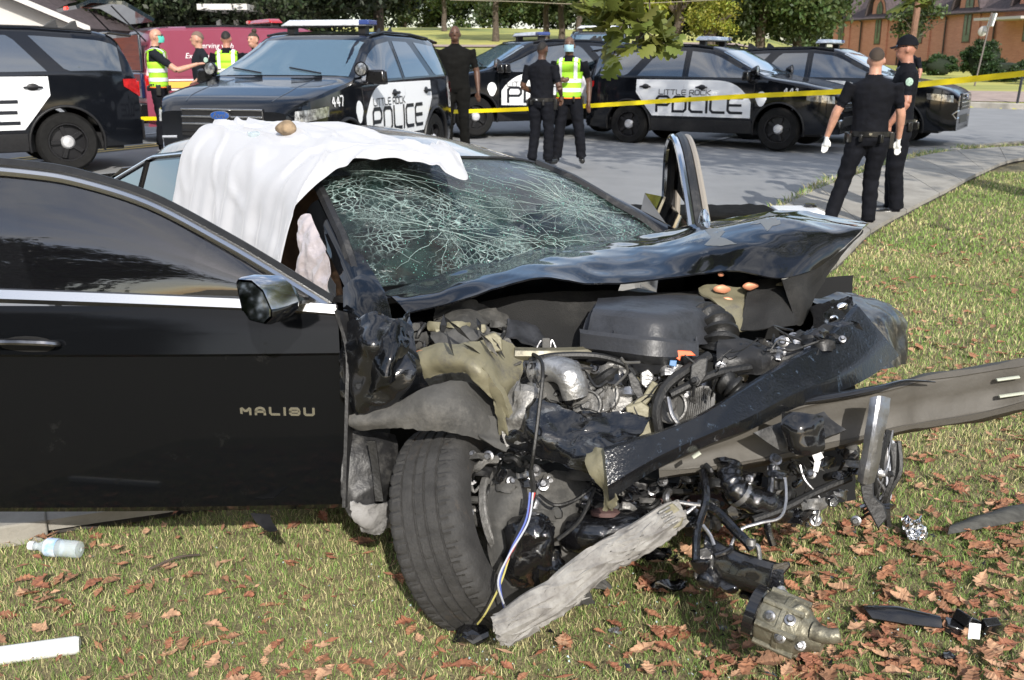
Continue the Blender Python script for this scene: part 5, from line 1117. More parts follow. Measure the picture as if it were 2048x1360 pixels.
co_ = g.build('glass_crumb', mat('green glass crumbs', (.22, .50, .42), .15, coat=.5), WSO, smooth=0); co_['kind'] = 'stuff'
g = MB()
for t in (-.004, 1.004): g.tube([wspt(a, t) + Vector((0, 0, .004)) for a in np.linspace(0, 1, 12)], .02, 6)
g.tube([wspt(0, t) + Vector((0, 0, .002)) for t in np.linspace(0, 1, 20)], .008, 5); g.build('windshield_trim', M_BPL, CAR)
tubep('a_pillar', [C(-.57, 1.345, 1.16), C(-.3, 1.46, 1.06), C(.05, 1.54, .93)], [.035, .04, .045], M_BODY, raw=True, flat=.6)
part('a_pillar', [[(612, 428, 3.62), (655, 505, 3.42), (690, 575, 3.22), (700, 600, 3.18)], [(622, 408, 3.60), (675, 500, 3.38), (720, 570, 3.2), (735, 600, 3.15)], [(650, 392, 3.62), (706, 480, 3.42), (765, 575, 3.26), (775, 600, 3.2)]], M_BODY, .03, nu=20, nv=8, smooth=60)
# interior
g = MB(); g.box(C(-1.2, .75, .35), (2.7, 1.4, .3), (0, 0, math.atan2(F_.y, F_.x))); g.build('cabin_floor', M_DARK, CAR)
g = MB(); g.sheet(loft([[C(.10, 0, .9), C(.2, .75, .93), C(.1, 1.5, .9)], [C(-.15, 0, .86), C(-.1, .75, .90), C(-.15, 1.5, .86)], [C(-.3, 0, .6), C(-.3, .75, .6), C(-.3, 1.5, .6)]], 14, 8), .02, amp=.02, freq=5); g.build('dashboard', M_BPL, CAR)
for v in (.4, 1.1):
    g = MB(); a = math.atan2(F_.y, F_.x); g.box(C(-1.25, v, .80), (.16, .48, .62), (0, -.2, a), taper=.85); g.box(C(-1.0, v, .5), (.5, .5, .16), (0, 0, a)); so = g.build('seat', M_SEAT, CAR, bevel=.05)
    g = MB(); g.box(C(-1.33, v, 1.17), (.09, .26, .17), (0, -.2, a)); g.build('headrest', M_SEAT, so, bevel=.03)
part('rear_seat', [[C(-2.0, .05, 1.0), C(-2.0, .75, 1.02), C(-2.0, 1.45, 1.0)], [C(-1.85, .05, .5), C(-1.85, .75, .5), C(-1.85, 1.45, .5)]], M_SEAT, .1, raw=True)
g = MB(); ctr = C(-.42, 1.12, .86); axs = (F_ * -1 + Vector((0, 0, .5))).normalized(); g.lathe([(.175 + .014 * math.cos(a), .014 * math.sin(a)) for a in np.linspace(0, 6.28, 9)[:-1]], ctr, axs, 26, closed_prof=True); g.box(ctr, (.3, .05, .03)); g.build('steering_wheel', M_BPL, CAR)
part('deployed_airbag', [[C(-.2, .95, 1.02), C(-.2, 1.15, 1.06), C(-.2, 1.35, 1.0)], [C(-.35, .9, .9), C(-.42, 1.15, .9), C(-.35, 1.4, .9)], [C(-.2, .95, .75), C(-.25, 1.15, .72), C(-.2, 1.35, .75)]], mat('off white airbag', (.45, .44, .40), .8), .01, amp=.03, freq=6, raw=True)
# near side above the belt: rear door window, quarter window and pillars
ZT = lambda u: RZ(u) - .105
def sp_(u, z, o=0): 
    k = (z - .93) / .33; return C(u, .02 + .12 * k - o, z)
BZ = lambda u: .93 + .05 * min(1, max(0, (-u - .3) / 2.2))
def sidepatch(us, lo, hi, off, name, m, nz=8, parent=CAR, th=.004):
    g = MB(); g.sheet([[sp_(u, lo(u) + (hi(u) - lo(u)) * k / nz, off) for u in us] for k in range(nz + 1)], -th); return g.build(name, m, parent, smooth=60)
sidepatch(np.linspace(-2.74, -1.12, 34), BZ, lambda u: max(BZ(u) + .004, ZT(u)), 0, 'door_frame', M_BODY)
sidepatch(np.linspace(-2.02, -1.2, 22), lambda u: BZ(u) + .012, lambda u: ZT(u) - .035, .006, 'rear_window', mat('tinted rear side glass', (.01, .012, .013), .02, coat=1, ior=2.2))
sidepatch(np.linspace(-2.50, -2.09, 12), lambda u: BZ(u) + .012, lambda u: max(BZ(u) + .02, ZT(u) - .035), .006, 'quarter_window', mat('tinted rear side glass'))
g = MB(); g.tube([sp_(u, max(BZ(u) + .01, ZT(u) - .012), .010) for u in np.linspace(-2.66, -.62, 40)], .013, 8, flat=.6); g.build('chrome_trim', M_CHROME, CAR)
g = MB(); g.tube([sp_(u, BZ(u), .012) for u in np.linspace(-2.66, -1.15, 30)], .010, 8); g.build('chrome_trim', M_CHROME, CAR)
g = MB(); g.tube([sp_(-2.05, BZ(-2.05) + (ZT(-2.05) - BZ(-2.05)) * k, .008) for k in np.linspace(0, .9, 6)], .016, 6); g.build('window_divider', M_PLG, CAR)
# lower body, trunk, rear wheels
g = MB()
for s_, vv in ((1, -.14), (-1, 1.64)):
    g.grid([[C(u, vv + s_ * o, z) for u in np.linspace(-3.75, -1.12, 20)] for z, o in ((.98, .15), (.93, .07), (.8, .01), (.6, 0), (.35, .02), (.2, .06))], flip=(s_ < 0))
g.grid([[C(u, v, z - .03 * abs(v - .75) ** 2) for v in np.linspace(0.0, 1.5, 8)] for u, z in ((-2.74, 1.0), (-3.1, .99), (-3.6, .96), (-3.78, .9), (-3.85, .6), (-3.8, .3))], flip=True)
g.build('body_shell', M_BODY, CAR, smooth=50)
g = MB(); g.box(C(-.6, -.05, .24), (1.35, .12, .12), (0, 0, math.atan2(F_.y, F_.x))); g.build('sill', M_BPL, CAR, bevel=.02)
for v in (.0, 1.5):
    g = MB(); g.lathe([(.2, -.1), (.31, -.11), (.33, -.06), (.33, .06), (.31, .11), (.2, .1)], C(-2.95, v, .33), L_, 30); w_ = g.build('rear_wheel', M_TYRE, CAR); g = MB(); g.lathe([(.21, -.09), (.19, -.04), (.001, -.05)], C(-2.95, v, .33), L_ * (1 if v < 1 else -1), 24); g.build('rim', M_ALU, w_)
g = MB(); g.sheet(loft([[C(-2.6, .15, 1.09), C(-2.6, .75, 1.12), C(-2.6, 1.35, 1.07)], [C(-2.8, .1, .99), C(-2.8, .75, 1.0), C(-2.8, 1.4, .98)]], 10, 3), .004); g.build('rear_windshield', M_GLASS, CAR)
# ---------------- open near door
DN = Vector((.0454, -.999, 0)); DP = Vector((-.53, 2.95, 0))
def Dr(px, py, away=0, lean=0):
    q = onpl(px, py, DP - DN * away, DN)
    if lean:
        for _ in range(3): q = onpl(px, py, DP - DN * (away + lean * max(0, q.z - .9)), DN)
    return q
prof = [(.925, .0), (.90, -.012), (.84, -.028), (.785, -.042), (.775, -.034), (.68, -.040), (.55, -.045), (.42, -.040), (.32, -.028), (.27, -.012), (.245, .012)]
rows = []
for z, o in prof:
    r = []
    for s_ in np.linspace(0, 1, 40): 
        base = DP + Vector((-1.35, -.0614, 0)) * s_; bow = -.012 * math.sin(math.pi * min(1, s_ + .1)); r.append(base - DN * (o + bow) + Vector((.03 * (1 - s_) * (.9 - z), 0, z + .012 * s_)))
    rows.append(r)
g = MB(); g.sheet(rows, .07); DOOR = g.build('front_door', mat('glossy black door paint', (.0045, .005, .006), .08, coat=0, spec=.22, wear=(.008, .0085, .009), wscale=5, wamt=0), CAR, smooth=25); DOOR['label'] = 'open black front door with chrome window trim, nearest the camera'
topc = [(-420, 372), (-220, 345), (-60, 337), (60, 345), (160, 362), (300, 407), (450, 486), (560, 551), (662, 614)]
def dcurve(dy, away, lean=.30, n=50): return spline([Dr(a, b + dy, away, lean) for a, b in topc], n)
g = MB(); g.sheet([dcurve(-5, .02), dcurve(-4, -.004), dcurve(3, -.010), dcurve(9, .0)], .006); g.build('chrome_window_frame', mat('brushed chrome trim', (.62, .63, .64), .22, metal=1), DOOR, smooth=50)
g = MB(); g.sheet([dcurve(-11, .05), dcurve(-10, .008), dcurve(-4, .004)], .02); g.build('window_seal', M_RUBB, DOOR)
M_DG = bpy.data.materials.new('dark tinted door glass'); M_DG.use_nodes = True; t_ = M_DG.node_tree; b_ = t_.nodes['Principled BSDF']; b_.inputs['Base Color'].default_value = (.004, .004, .005, 1); b_.inputs['Roughness'].default_value = .015; b_.inputs['IOR'].default_value = 1.9; b_.inputs['Alpha'].default_value = .86; b_.inputs['Coat Weight'].default_value = .6
nn_ = t_.nodes.new('ShaderNodeTexNoise'); nn_.inputs['Scale'].default_value = 6; tc_ = t_.nodes.new('ShaderNodeTexCoord'); mp_ = t_.nodes.new('ShaderNodeMapping'); mp_.inputs['Scale'].default_value = (.5, 1, 3); t_.links.new(tc_.outputs['Object'], mp_.inputs[0]); t_.links.new(mp_.outputs[0], nn_.inputs['Vector'])
bp_ = t_.nodes.new('ShaderNodeBump'); bp_.inputs['Strength'].default_value = .06; bp_.inputs['Distance'].default_value = .01; t_.links.new(nn_.outputs['Fac'], bp_.inputs['Height']); t_.links.new(bp_.outputs[0], b_.inputs['Normal'])
tc1 = dcurve(11, .012); bl = spline([Dr(a, 592 + (a / 660) * 24 if a > 0 else 590, .012) for a in (-420, -200, 0, 200, 400, 560, 655)], 50)
g = MB(); g.sheet([[p.lerp(q, k / 10) + DN * .02 * math.sin(math.pi * k / 10) for p, q in zip(tc1, bl)] for k in range(11)], .004); g.build('door_window', M_DG, DOOR, smooth=80)
bt = [(-420, 578), (-200, 583), (0, 590), (200, 597), (400, 605), (560, 612), (672, 620)]
g = MB(); g.sheet([spline([Dr(a, b + dy, aw) for a, b in bt], 40) for dy, aw in ((-6, .012), (-4, -.006), (4, -.012), (9, -.002))], .012); g.build('chrome_belt_trim', mat('brushed chrome trim'), DOOR)
g = MB(); g.prism([Dr(560, 566, .0), Dr(652, 614, .0), Dr(540, 608, .0)], -DN * .02); g.build('mirror_corner', M_BPL, DOOR, bevel=.003)
# mirror
g = MB(); fcp = [(474, 566), (478, 558), (505, 560), (528, 580), (545, 618), (545, 636), (532, 650), (500, 642), (486, 622)]; A0 = [P(a, b, 2.70) for a, b in fcp]; cc = sum(A0, Vector()) / len(A0); rws = []
for k, (s_, sh) in enumerate(((.97, 0), (1.03, .015), (1.0, .06), (.86, .10), (.45, .13))): rws.append([cc + (p - cc) * s_ + Vector((.55, .75, 0)).normalized() * sh for p in A0])
g.grid(rws, cu=True, flip=True); n0 = len(g.v); g.v += [tuple(p) for p in rws[-1]]; g.f.append(tuple(range(n0, n0 + 9))); g.m.append(0); MIR = g.build('side_mirror', M_BODY, DOOR, smooth=50)
g = MB(); g.prism([cc + (p - cc) * .90 + Vector((-.003, -.004, 0)) for p in A0], (.004, .006, 0)); g.build('mirror_glass', mat('mirror glass', (.25, .26, .25), .03, metal=1), MIR, smooth=0)
g = MB(); g.grid([[cc + (p - cc) * s_ + Vector((.55, .75, 0)).normalized() * sh for p in (A0[8], A0[0], A0[1], A0[2], A0[3], A0[4])] for s_, sh in ((1.0, -.003), (1.055, .012), (1.04, .055), (.9, .10))], flip=True); g.build('mirror_cap', M_CHROME, MIR, smooth=60)
g = MB(); g.tube([cc + Vector((.05, .08, -.02)), Dr(600, 600, -.02), Dr(625, 604, .02)], [.03, .022, .02], 8, flat=.6); g.build('mirror_arm', M_PLG, MIR)
# handle
def hp(px, py, o): return Dr(px, py, o - .045)
g = MB(); g.ball(hp(55, 690, .0), (.085, .004, .028), 18, 8); HB_ = g.build('handle_recess', M_DARK, DOOR)
g = MB(); g.tube(spline([hp(-40, 686, -.01), hp(-20, 684, -.035), hp(40, 684, -.042), hp(95, 686, -.036), hp(116, 688, -.008)], 14), [.010] + [.014] * 13 + [.010], 8, flat=.7); g.build('door_handle', mat('chromed dark handle', (.25, .25, .26), .15, metal=.9, var=.5, vscale=12), DOOR)
g = MB(); ox, oy = Dr(484, 826, -.047), Dr(650, 829, -.047); ex = (oy - ox).normalized(); lettering(g, 'MALIBU', .0200, .027, .0170, .0075, lambda s_, t: ox + ex * s_ + Vector((0, 0, t)) + DN * .004, rc=.2)
g2 = MB(); 
lo_ = g.build('lettering', M_CHROME, DOOR, smooth=0); sm_ = lo_.modifiers.new('s', 'SOLIDIFY'); sm_.thickness = .003
# door edge + hinge side
part('door_inner_edge', [[(668, 622, 2.99), (690, 626, 3.04)], [(690, 700, 2.98), (700, 700, 3.05)], [(690, 800, 2.97), (700, 800, 3.05)], [(684, 1015, 2.98), (696, 1010, 3.05)]], M_BPL, .01, nu=3, nv=14)
# ---------------- far door, seen almost edge-on
H0, E0 = Vector((.79, 4.12, 0)), Vector((.83, 5.2, 0)); hv = (E0 - H0)
def FD(s_, z, o=0): return H0 + hv * s_ + Vector((o, 0, z))
FDO = part('front_door', [[FD(s_, z, -.02 - .05 * math.sin(3.14 * (z - .2) / .8)) for s_ in (0, .3, .6, 1)] for z in (.95, .8, .6, .4, .25)], M_BODY, -.11, raw=True, label='far front door swung open on the other side')
loop = [FD(1, .6), FD(1.0, 1.0), FD(.98, 1.17), FD(.88, 1.255), FD(.72, 1.275), FD(.5, 1.22), (FD(.25, 1.09)), FD(.02, .95)]
for o, r, m_, nm in ((-.035, .016, M_CHROME, 'chrome_window_frame'), (0, .022, M_BPL, 'window_seal'), (.035, .015, mat('grey door seal', (.30, .27, .23), .5), 'window_seal')):
    g = MB(); g.tube(spline([p + Vector((o, 0, 0)) for p in loop], 40), r, 7); g.build(nm, m_, FDO)
g = MB(); g.prism([p + Vector((.02, 0, -.01)) for p in loop[1:]], (.004, 0, 0)); g.build('door_window', mat('tinted rear side glass'), FDO, smooth=0)
g = MB(); g.ball(P(1408, 452, 4.05), (.02, .09, .07), 12, 8); g.build('side_mirror', M_CHROME, FDO)
# ---------------- hood
hood = [[(768, 594, 3.20), (860, 562, 3.32), (960, 524, 3.50), (1080, 500, 3.70), (1200, 487, 3.88), (1325, 467, 4.02), (1440, 443, 3.95), (1555, 425, 3.82), (1650, 431, 3.75), (1736, 450, 3.70)],
        [(785, 603, 3.13), (870, 577, 3.22), (965, 545, 3.36), (1080, 513, 3.55), (1200, 500, 3.68), (1320, 487, 3.75), (1430, 466, 3.66), (1545, 449, 3.55), (1645, 450, 3.54), (1728, 455, 3.58)],
        [(800, 615, 3.09), (880, 590, 3.13), (970, 562, 3.22), (1080, 532, 3.36), (1190, 525, 3.48), (1310, 520, 3.55), (1425, 500, 3.48), (1540, 485, 3.40), (1635, 482, 3.42), (1712, 472, 3.50)],
        [(815, 632, 3.06), (890, 612, 3.08), (975, 588, 3.12), (1080, 563, 3.20), (1190, 573, 3.28), (1305, 566, 3.36), (1385, 555, 3.38), (1470, 545, 3.33), (1560, 560, 3.30), (1640, 528, 3.40)]]
HOOD = part('hood', hood, mat('dented glossy black hood paint', (.006, .0065, .008), .09, coat=.5, wear=(.16, .165, .16), wscale=2.6, wamt=.06), .006, amp=.010, freq=4.2, seed=3, nu=90, nv=44, smooth=40, label='buckled glossy black hood folded upward')
from mathutils.bvhtree import BVHTree
def decal(name, poly, obj, m, off=.0025, parent=CAR):
    me = obj.data; o = rootoff(obj); bv = BVHTree.FromPolygons([v.co + o for v in me.vertices], [tuple(p.vertices) for p in me.polygons]); pts = []
    pl = poly + [poly[0]]; ring = []
    for a, b in zip(pl, pl[1:]):
        n = max(1, int(math.hypot(b[0] - a[0], b[1] - a[1]) / 6)); ring += [(a[0] + (b[0] - a[0]) * k / n + random.uniform(-1, 1), a[1] + (b[1] - a[1]) * k / n + random.uniform(-1, 1)) for k in range(n)]
    cx = sum(p[0] for p in ring) / len(ring); cy = sum(p[1] for p in ring) / len(ring)
    def hit(a, b):
        r = ray(a, b).normalized(); h = bv.ray_cast(CAM, r); return (h[0] if h[0] else P(a, b, 3.5)) - r * off
    rows = [[hit(cx + (a - cx) * t, cy + (b - cy) * t) for a, b in ring] for t in (1, .75, .5, .25, .02)]
    g = MB(); g.grid(rows, cu=True); return g.build(name, m, parent, smooth=60)
part('hood_edge', [[(1560, 560, 3.30), (1600, 545, 3.34), (1640, 528, 3.40), (1680, 500, 3.45), (1720, 468, 3.55)], [(1575, 600, 3.34), (1600, 610, 3.36), (1625, 570, 3.42), (1665, 520, 3.48), (1722, 462, 3.57)], [(1585, 650, 3.36), (1600, 645, 3.40), (1630, 590, 3.45), (1668, 525, 3.5), (1724, 458, 3.59)]], M_FELT, .004, amp=.01, nu=20, nv=10)
for ply in ([(1410, 460), (1432, 455), (1450, 462), (1440, 473), (1475, 488), (1440, 492), (1408, 490), (1424, 474)], [(1512, 437), (1540, 424), (1560, 432), (1562, 448), (1545, 452), (1535, 462), (1522, 446), (1500, 450)]):
    decal('bare_metal_patch', ply, HOOD, mat('bare grey metal', (.20, .205, .20), .45, metal=.3))
part('hood_liner', [[(905, 625, 3.35), (1050, 592, 3.42), (1200, 585, 3.5), (1320, 588, 3.55), (1460, 582, 3.6)], [(960, 640, 3.32), (1060, 645, 3.36), (1180, 650, 3.42), (1300, 640, 3.5), (1440, 630, 3.55)], [(1000, 652, 3.30), (1090, 692, 3.28), (1178, 726, 3.28), (1260, 720, 3.4), (1400, 700, 3.5)]], M_FELT, .01, amp=.008, nu=24, nv=14)
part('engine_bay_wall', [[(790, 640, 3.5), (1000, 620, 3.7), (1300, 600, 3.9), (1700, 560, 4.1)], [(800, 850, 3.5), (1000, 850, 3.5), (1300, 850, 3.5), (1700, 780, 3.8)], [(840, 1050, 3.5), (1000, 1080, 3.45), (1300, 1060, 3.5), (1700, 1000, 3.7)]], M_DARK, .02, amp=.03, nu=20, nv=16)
# ---------------- near fender remains
part('cowl_corner', [[(688, 578, 3.14), (706, 562, 3.15), (727, 548, 3.18)], [(689, 625, 3.06), (722, 606, 3.04), (768, 590, 3.10)], [(703, 656, 3.05), (737, 648, 3.0), (783, 646, 3.04)]], M_BODY, .004, amp=.006, nu=12, nv=12)
part('crumpled_fender', [[(708, 655, 3.05), (748, 640, 2.98), (784, 640, 2.98), (815, 622, 3.05)], [(695, 700, 3.03), (742, 690, 2.90), (778, 690, 2.96), (822, 672, 3.0)], [(690, 760, 3.02), (738, 760, 2.93), (782, 748, 2.90), (838, 740, 2.95)], [(694, 800, 3.02), (735, 812, 2.97), (790, 790, 2.93), (856, 768, 2.95)], [(712, 828, 3.02), (745, 834, 2.98), (800, 810, 2.96), (860, 778, 2.97)]], M_BODYS, .004, amp=.035, freq=6.5, seed=11, nu=34, nv=34, ragged=.006)
part('crumpled_fender', [[(770, 655, 2.94), (795, 640, 2.95), (818, 655, 2.98)], [(760, 700, 2.9), (785, 705, 2.88), (812, 700, 2.93)], [(735, 790, 2.92), (770, 770, 2.88), (800, 745, 2.92)]], M_BODY, .003, amp=.02, freq=9, seed=4, nu=16, nv=20, ragged=.004)
ext('fender_bracket', [(738, 640), (760, 628), (778, 640), (788, 655), (768, 668), (748, 655)], 3.0, .01, M_OLIVE)
bolt(759, 641, 2.99, .006, m=M_DARK, name='bracket_hole')
part('wheel_arch_liner', [[(697, 832, 3.0), (740, 826, 2.97), (800, 808, 2.94), (862, 774, 2.90), (930, 768, 2.94), (985, 800, 3.0)], [(697, 845, 2.99), (740, 842, 2.95), (800, 832, 2.91), (862, 815, 2.86), (930, 822, 2.88), (998, 850, 2.96)], [(712, 857, 3.0), (760, 852, 2.96), (810, 852, 2.92), (870, 858, 2.88), (935, 872, 2.88), (1000, 892, 2.95)]], M_DUST, .004, amp=.012, freq=6, nu=34, nv=12, ragged=.004)
part('wheel_arch_liner', [[(962, 830, 2.92), (1000, 835, 2.94)], [(955, 865, 2.90), (1000, 870, 2.92)], [(965, 880, 2.88), (1000, 885, 2.9)], [(1010, 905, 2.9), (1020, 892, 2.92)]], M_DUST, .004, amp=.006, nu=8, nv=12, ragged=.003)
part('torn_sill_panel', [[(694, 862, 3.06), (742, 862, 3.10), (792, 870, 3.16)], [(684, 930, 3.02), (738, 935, 3.04), (790, 950, 3.14)], [(682, 985, 3.01), (735, 1000, 3.03), (790, 1000, 3.14)], [(690, 1022, 3.02), (735, 1048, 3.06), (788, 1046, 3.16)]], M_BPL, .006, amp=.03, freq=6, seed=5, nu=20, nv=26, ragged=.005)
part('torn_sill_panel', [[(700, 1000, 2.99), (740, 1008, 3.0), (782, 1000, 3.1)], [(705, 1030, 3.0), (740, 1045, 3.02), (782, 1040, 3.1)], [(725, 1052, 3.05), (750, 1056, 3.06), (780, 1050, 3.12)]], mat('scuffed grey plastic', (.26, .255, .25), .7, wear=(.05, .05, .05), wscale=12, wamt=.45, bump=.6, bscale=40), .005, amp=.02, freq=14, seed=2, nu=14, nv=14, ragged=.006)
part('torn_sill_panel', [[(735, 880, 2.98), (752, 880, 2.98)], [(745, 940, 2.99), (760, 940, 2.99)], [(752, 1000, 3.0), (768, 1000, 3.0)]], M_RUBB, .01, amp=.01, nu=4, nv=10)
part('rocker_shield', [[(500, 1028, 3.15), (540, 1030, 3.15)], [(515, 1048, 3.12), (545, 1045, 3.12)], [(540, 1066, 3.08), (556, 1062, 3.08)]], M_PL, .004, amp=.004, nu=4, nv=8, ragged=.003)
# ---------------- front wheel
wc = P(948, 1046, 3.10); wa = (RT * .885 + UP * .27 - FW * .38).normalized(); RW = .325; hw_ = .112
u_ = wa.orthogonal().normalized(); v_ = wa.cross(u_); NA = 288; prof_ = [(.215, -1.0), (.255, -1.06), (.292, -1.04), (.311, -.97), (.319, -.88), (.3225, -.80), (.3235, -.56), (.3155, -.55), (.3155, -.49), (.3245, -.48), (.325, -.20), (.317, -.19), (.317, -.12), (.325, -.11), (.325, .11), (.317, .12), (.317, .19), (.325, .20), (.3245, .48), (.3155, .49), (.3155, .55), (.3235, .56), (.3225, .80), (.319, .88), (.311, .97), (.292, 1.04), (.255, 1.06), (.215, 1.0)]
rows = []
for r, h in prof_:
    rr = []
    for k in range(NA):
        a = 2 * math.pi * k / NA; sh = int(k + abs(h) * 9) ; q = r
        if .56 <= abs(h) <= .97 and sh % 6 == 0: q -= .0065
        if .11 <= abs(h) <= .48 and sh % 9 == 0: q -= .003
        rr.append(wc + wa * (h * hw_) + (u_ * math.cos(a) + v_ * math.sin(a)) * q)
    rows.append(rr)
g = MB(); g.grid(rows, cu=True); FWH = g.build('front_wheel', M_TREAD, CAR, smooth=30); FWH['label'] = 'front wheel twisted outward showing its dusty tread'
g = MB(); g.lathe([(.218, -.1), (.222, .1), (.215, .105), (.20, .09), (.19, -.02), (.10, -.05), (.001, -.05)], wc, wa, 40); g.build('rim', M_ALUD, FWH)
g = MB(); g.lathe([(.20, .075), (.225, .098), (.228, .112), (.222, .113), (.2, .095)], wc, wa, 60); g.build('rim_edge', M_STEEL, FWH)
# brake, strut, axle
g = MB(); bc = wc + wa * .10; g.lathe([(.06, .0), (.15, .0), (.155, .004), (.155, .02), (.15, .024), (.06, .024), (.055, .06), (.001, .06)], bc, wa, 40); g.build('brake_disc', M_ALUD, CAR)
part('brake_shield', [[(985, 965, 2.98), (1020, 958, 2.96), (1060, 975, 2.96), (1078, 1000, 2.98)], [(978, 1010, 2.95), (1000, 1000, 2.92), (1030, 1000, 2.92), (1050, 1025, 2.95)], [(975, 1060, 2.95), (995, 1060, 2.92), (1005, 1060, 2.92), (1010, 1070, 2.95)], [(990, 1130, 2.95), (1010, 1130, 2.93), (1022, 1130, 2.93), (1030, 1140, 2.96)], [(1020, 1170, 2.96), (1030, 1170, 2.95), (1040, 1165, 2.95), (1045, 1160, 2.97)]], M_DUST, .006, amp=.012, nu=14, nv=26, ragged=.002)
g = MB(); s0, s1 = P(1062, 880, 2.98), P(1058, 985, 3.0); ax_ = (s0 - s1).normalized(); g.lathe([(.001, 0), (.018, 0), (.022, .012), (.038, .016), (.04, .03), (.036, .033), (.036, .045), (.04, .048), (.04, .065), (.02, .075), (.018, .15)][::-1], P(1062, 940, 2.97), -ax_, 24); g.build('strut_mount', M_ALU, CAR)
tubep('strut', [(1060, 945, 2.99), (1056, 1000, 2.98), (1050, 1050, 2.98)], [.022, .02, .018], M_STEEL)
tubep('control_arm', [(1050, 1130, 3.0), (1130, 1100, 3.05), (1200, 1060, 3.1)], [.03, .035, .03], M_ALUD, flat=.5)
part('steering_knuckle', [[(1080, 960, 3.02), (1120, 955, 3.05), (1160, 965, 3.1)], [(1075, 1010, 2.98), (1110, 1015, 2.98), (1150, 1000, 3.05)], [(1085, 1070, 3.0), (1115, 1080, 3.0), (1140, 1060, 3.05)]], M_DUST, .03, amp=.025, freq=8, nu=16, nv=16)
g = MB(); g.ball(P(1058, 1100, 2.90), (.075, .06, .115), 30, 20, rot=Matrix.Rotation(.25, 3, 'Y')); g.jitter(.028, 16, 3); g.jitter(.01, 45, 5); g.build('greasy_axle_boot', M_GREASE, CAR)
g = MB(); g.ball(P(1092, 1145, 2.9), (.05, .05, .07), 24, 16); g.jitter(.02, 20, 8); g.jitter(.008, 50, 8); g.build('greasy_axle_boot', M_GREASE, CAR)
g = MB(); ln = spline([P(1140, 1062, 2.98), P(1190, 1072, 2.92), P(1250, 1060, 2.92), P(1310, 1045, 2.98)], 16); g.tube(ln, [.02] + [.062] * 14 + [.03], 16); g.build('black_resonator', M_GREASE, CAR); g = MB(); g.lathe([(.045, 0), (.045, .012), (.03, .018), (.001, .018)], P(1212, 1030, 2.92), UP, 20); g.build('rusty_cap', M_PIPE, CAR)
tubep('brown_pipe', [(1120, 1015, 3.1), (1180, 1012, 3.1), (1330, 1008, 3.1), (1480, 1000, 3.1)], .026, M_PIPE)
part('hanging_flap', [[(1120, 1085, 3.0), (1180, 1090, 3.0)], [(1130, 1160, 3.0), (1180, 1165, 2.98)], [(1140, 1210, 3.0), (1190, 1205, 2.98)]], M_DUST, .01, amp=.02, freq=10, nu=10, nv=12, ragged=.006)
for pts, r, m_ in (([(1060, 705, 3.05), (1085, 730, 2.85), (1078, 820, 2.80), (1068, 900, 2.78), (1062, 940, 2.80)], .0055, M_RUBB), ([(1062, 940, 2.80), (1066, 1000, 2.80), (1040, 1060, 2.78), (1020, 1115, 2.76)], .009, M_RUBB),
                   ([(1060, 985, 2.79), (1052, 1040, 2.77), (1022, 1100, 2.74), (1000, 1160, 2.72), (1008, 1215, 2.74)], .0032, mat('blue wire', (.10, .14, .42), .5)), ([(1066, 985, 2.78), (1056, 1045, 2.76), (1018, 1110, 2.73), (996, 1165, 2.71), (1014, 1222, 2.74)], .0028, mat('grey wire', (.45, .47, .52), .5)),
                   ([(1018, 1115, 2.76), (1000, 1170, 2.74), (972, 1225, 2.76), (955, 1248, 2.8)], .0028, mat('yellow wire', (.5, .45, .15), .5)), ([(1070, 985, 2.79), (1045, 1060, 2.77), (1010, 1130, 2.75)], .0025, mat('red wire', (.45, .04, .03), .5)),
                   ([(1078, 990, 2.9), (1110, 1010, 2.86), (1150, 1000, 2.88), (1185, 975, 2.9)], .005, M_RUBB), ([(1190, 975, 2.9), (1160, 1040, 2.88), (1115, 1080, 2.86)], .006, M_RUBB)): tubep('wire', pts, r, m_, seg=6, n=26)
# ---------------- olive apron rail and inner fender
part('inner_fender_rail', [[(838, 706, 3.0), (872, 694, 2.98), (915, 696, 2.95), (955, 690, 2.94), (985, 676, 2.98), (1040, 706, 3.05)], [(846, 730, 2.96), (880, 722, 2.92), (925, 722, 2.88), (962, 740, 2.86), (1000, 760, 2.92), (1040, 740, 3.0)], [(850, 752, 2.98), (895, 740, 2.94), (930, 738, 2.90), (952, 762, 2.87), (985, 800, 2.90), (1012, 812, 2.95)]], M_OLIVE, .006, amp=.014, freq=7, seed=6, nu=44, nv=20, ragged=.003)
part('inner_fender_rail', [[(952, 745, 2.87), (985, 795, 2.88), (1000, 830, 2.90), (1012, 850, 2.92)], [(965, 735, 2.85), (1002, 790, 2.86), (1016, 830, 2.88), (1018, 850, 2.9)]], M_OLIVE, .02, amp=.008, freq=14, nu=20, nv=6, ragged=.003)
part('inner_fender_rail', [[(985, 800, 2.90), (992, 838, 2.90), (1000, 878, 2.92)], [(1000, 800, 2.88), (1008, 840, 2.88), (1016, 880, 2.9)]], M_OLIVE, .008, amp=.012, freq=14, nu=14, nv=5, ragged=.004)
ext('tower_bracket', [(968, 672), (990, 664), (1004, 676), (1006, 702), (975, 706)], 2.93, .05, M_OLIVE)
part('strut_tower', [[(870, 655, 3.15), (920, 632, 3.2), (975, 650, 3.2)], [(865, 680, 3.05), (920, 662, 3.05), (980, 668, 3.08)], [(880, 700, 3.0), (925, 690, 3.0), (975, 680, 3.02)]], M_DUST, .005, amp=.03, freq=9, seed=9, nu=22, nv=18, ragged=.004)
part('cowl_panel', [[(870, 625, 3.25), (940, 612, 3.3), (1010, 640, 3.35)], [(868, 648, 3.2), (940, 650, 3.2), (1020, 670, 3.3)]], M_DUST, .006, amp=.03, freq=8, seed=12, nu=22, nv=10, ragged=.006)
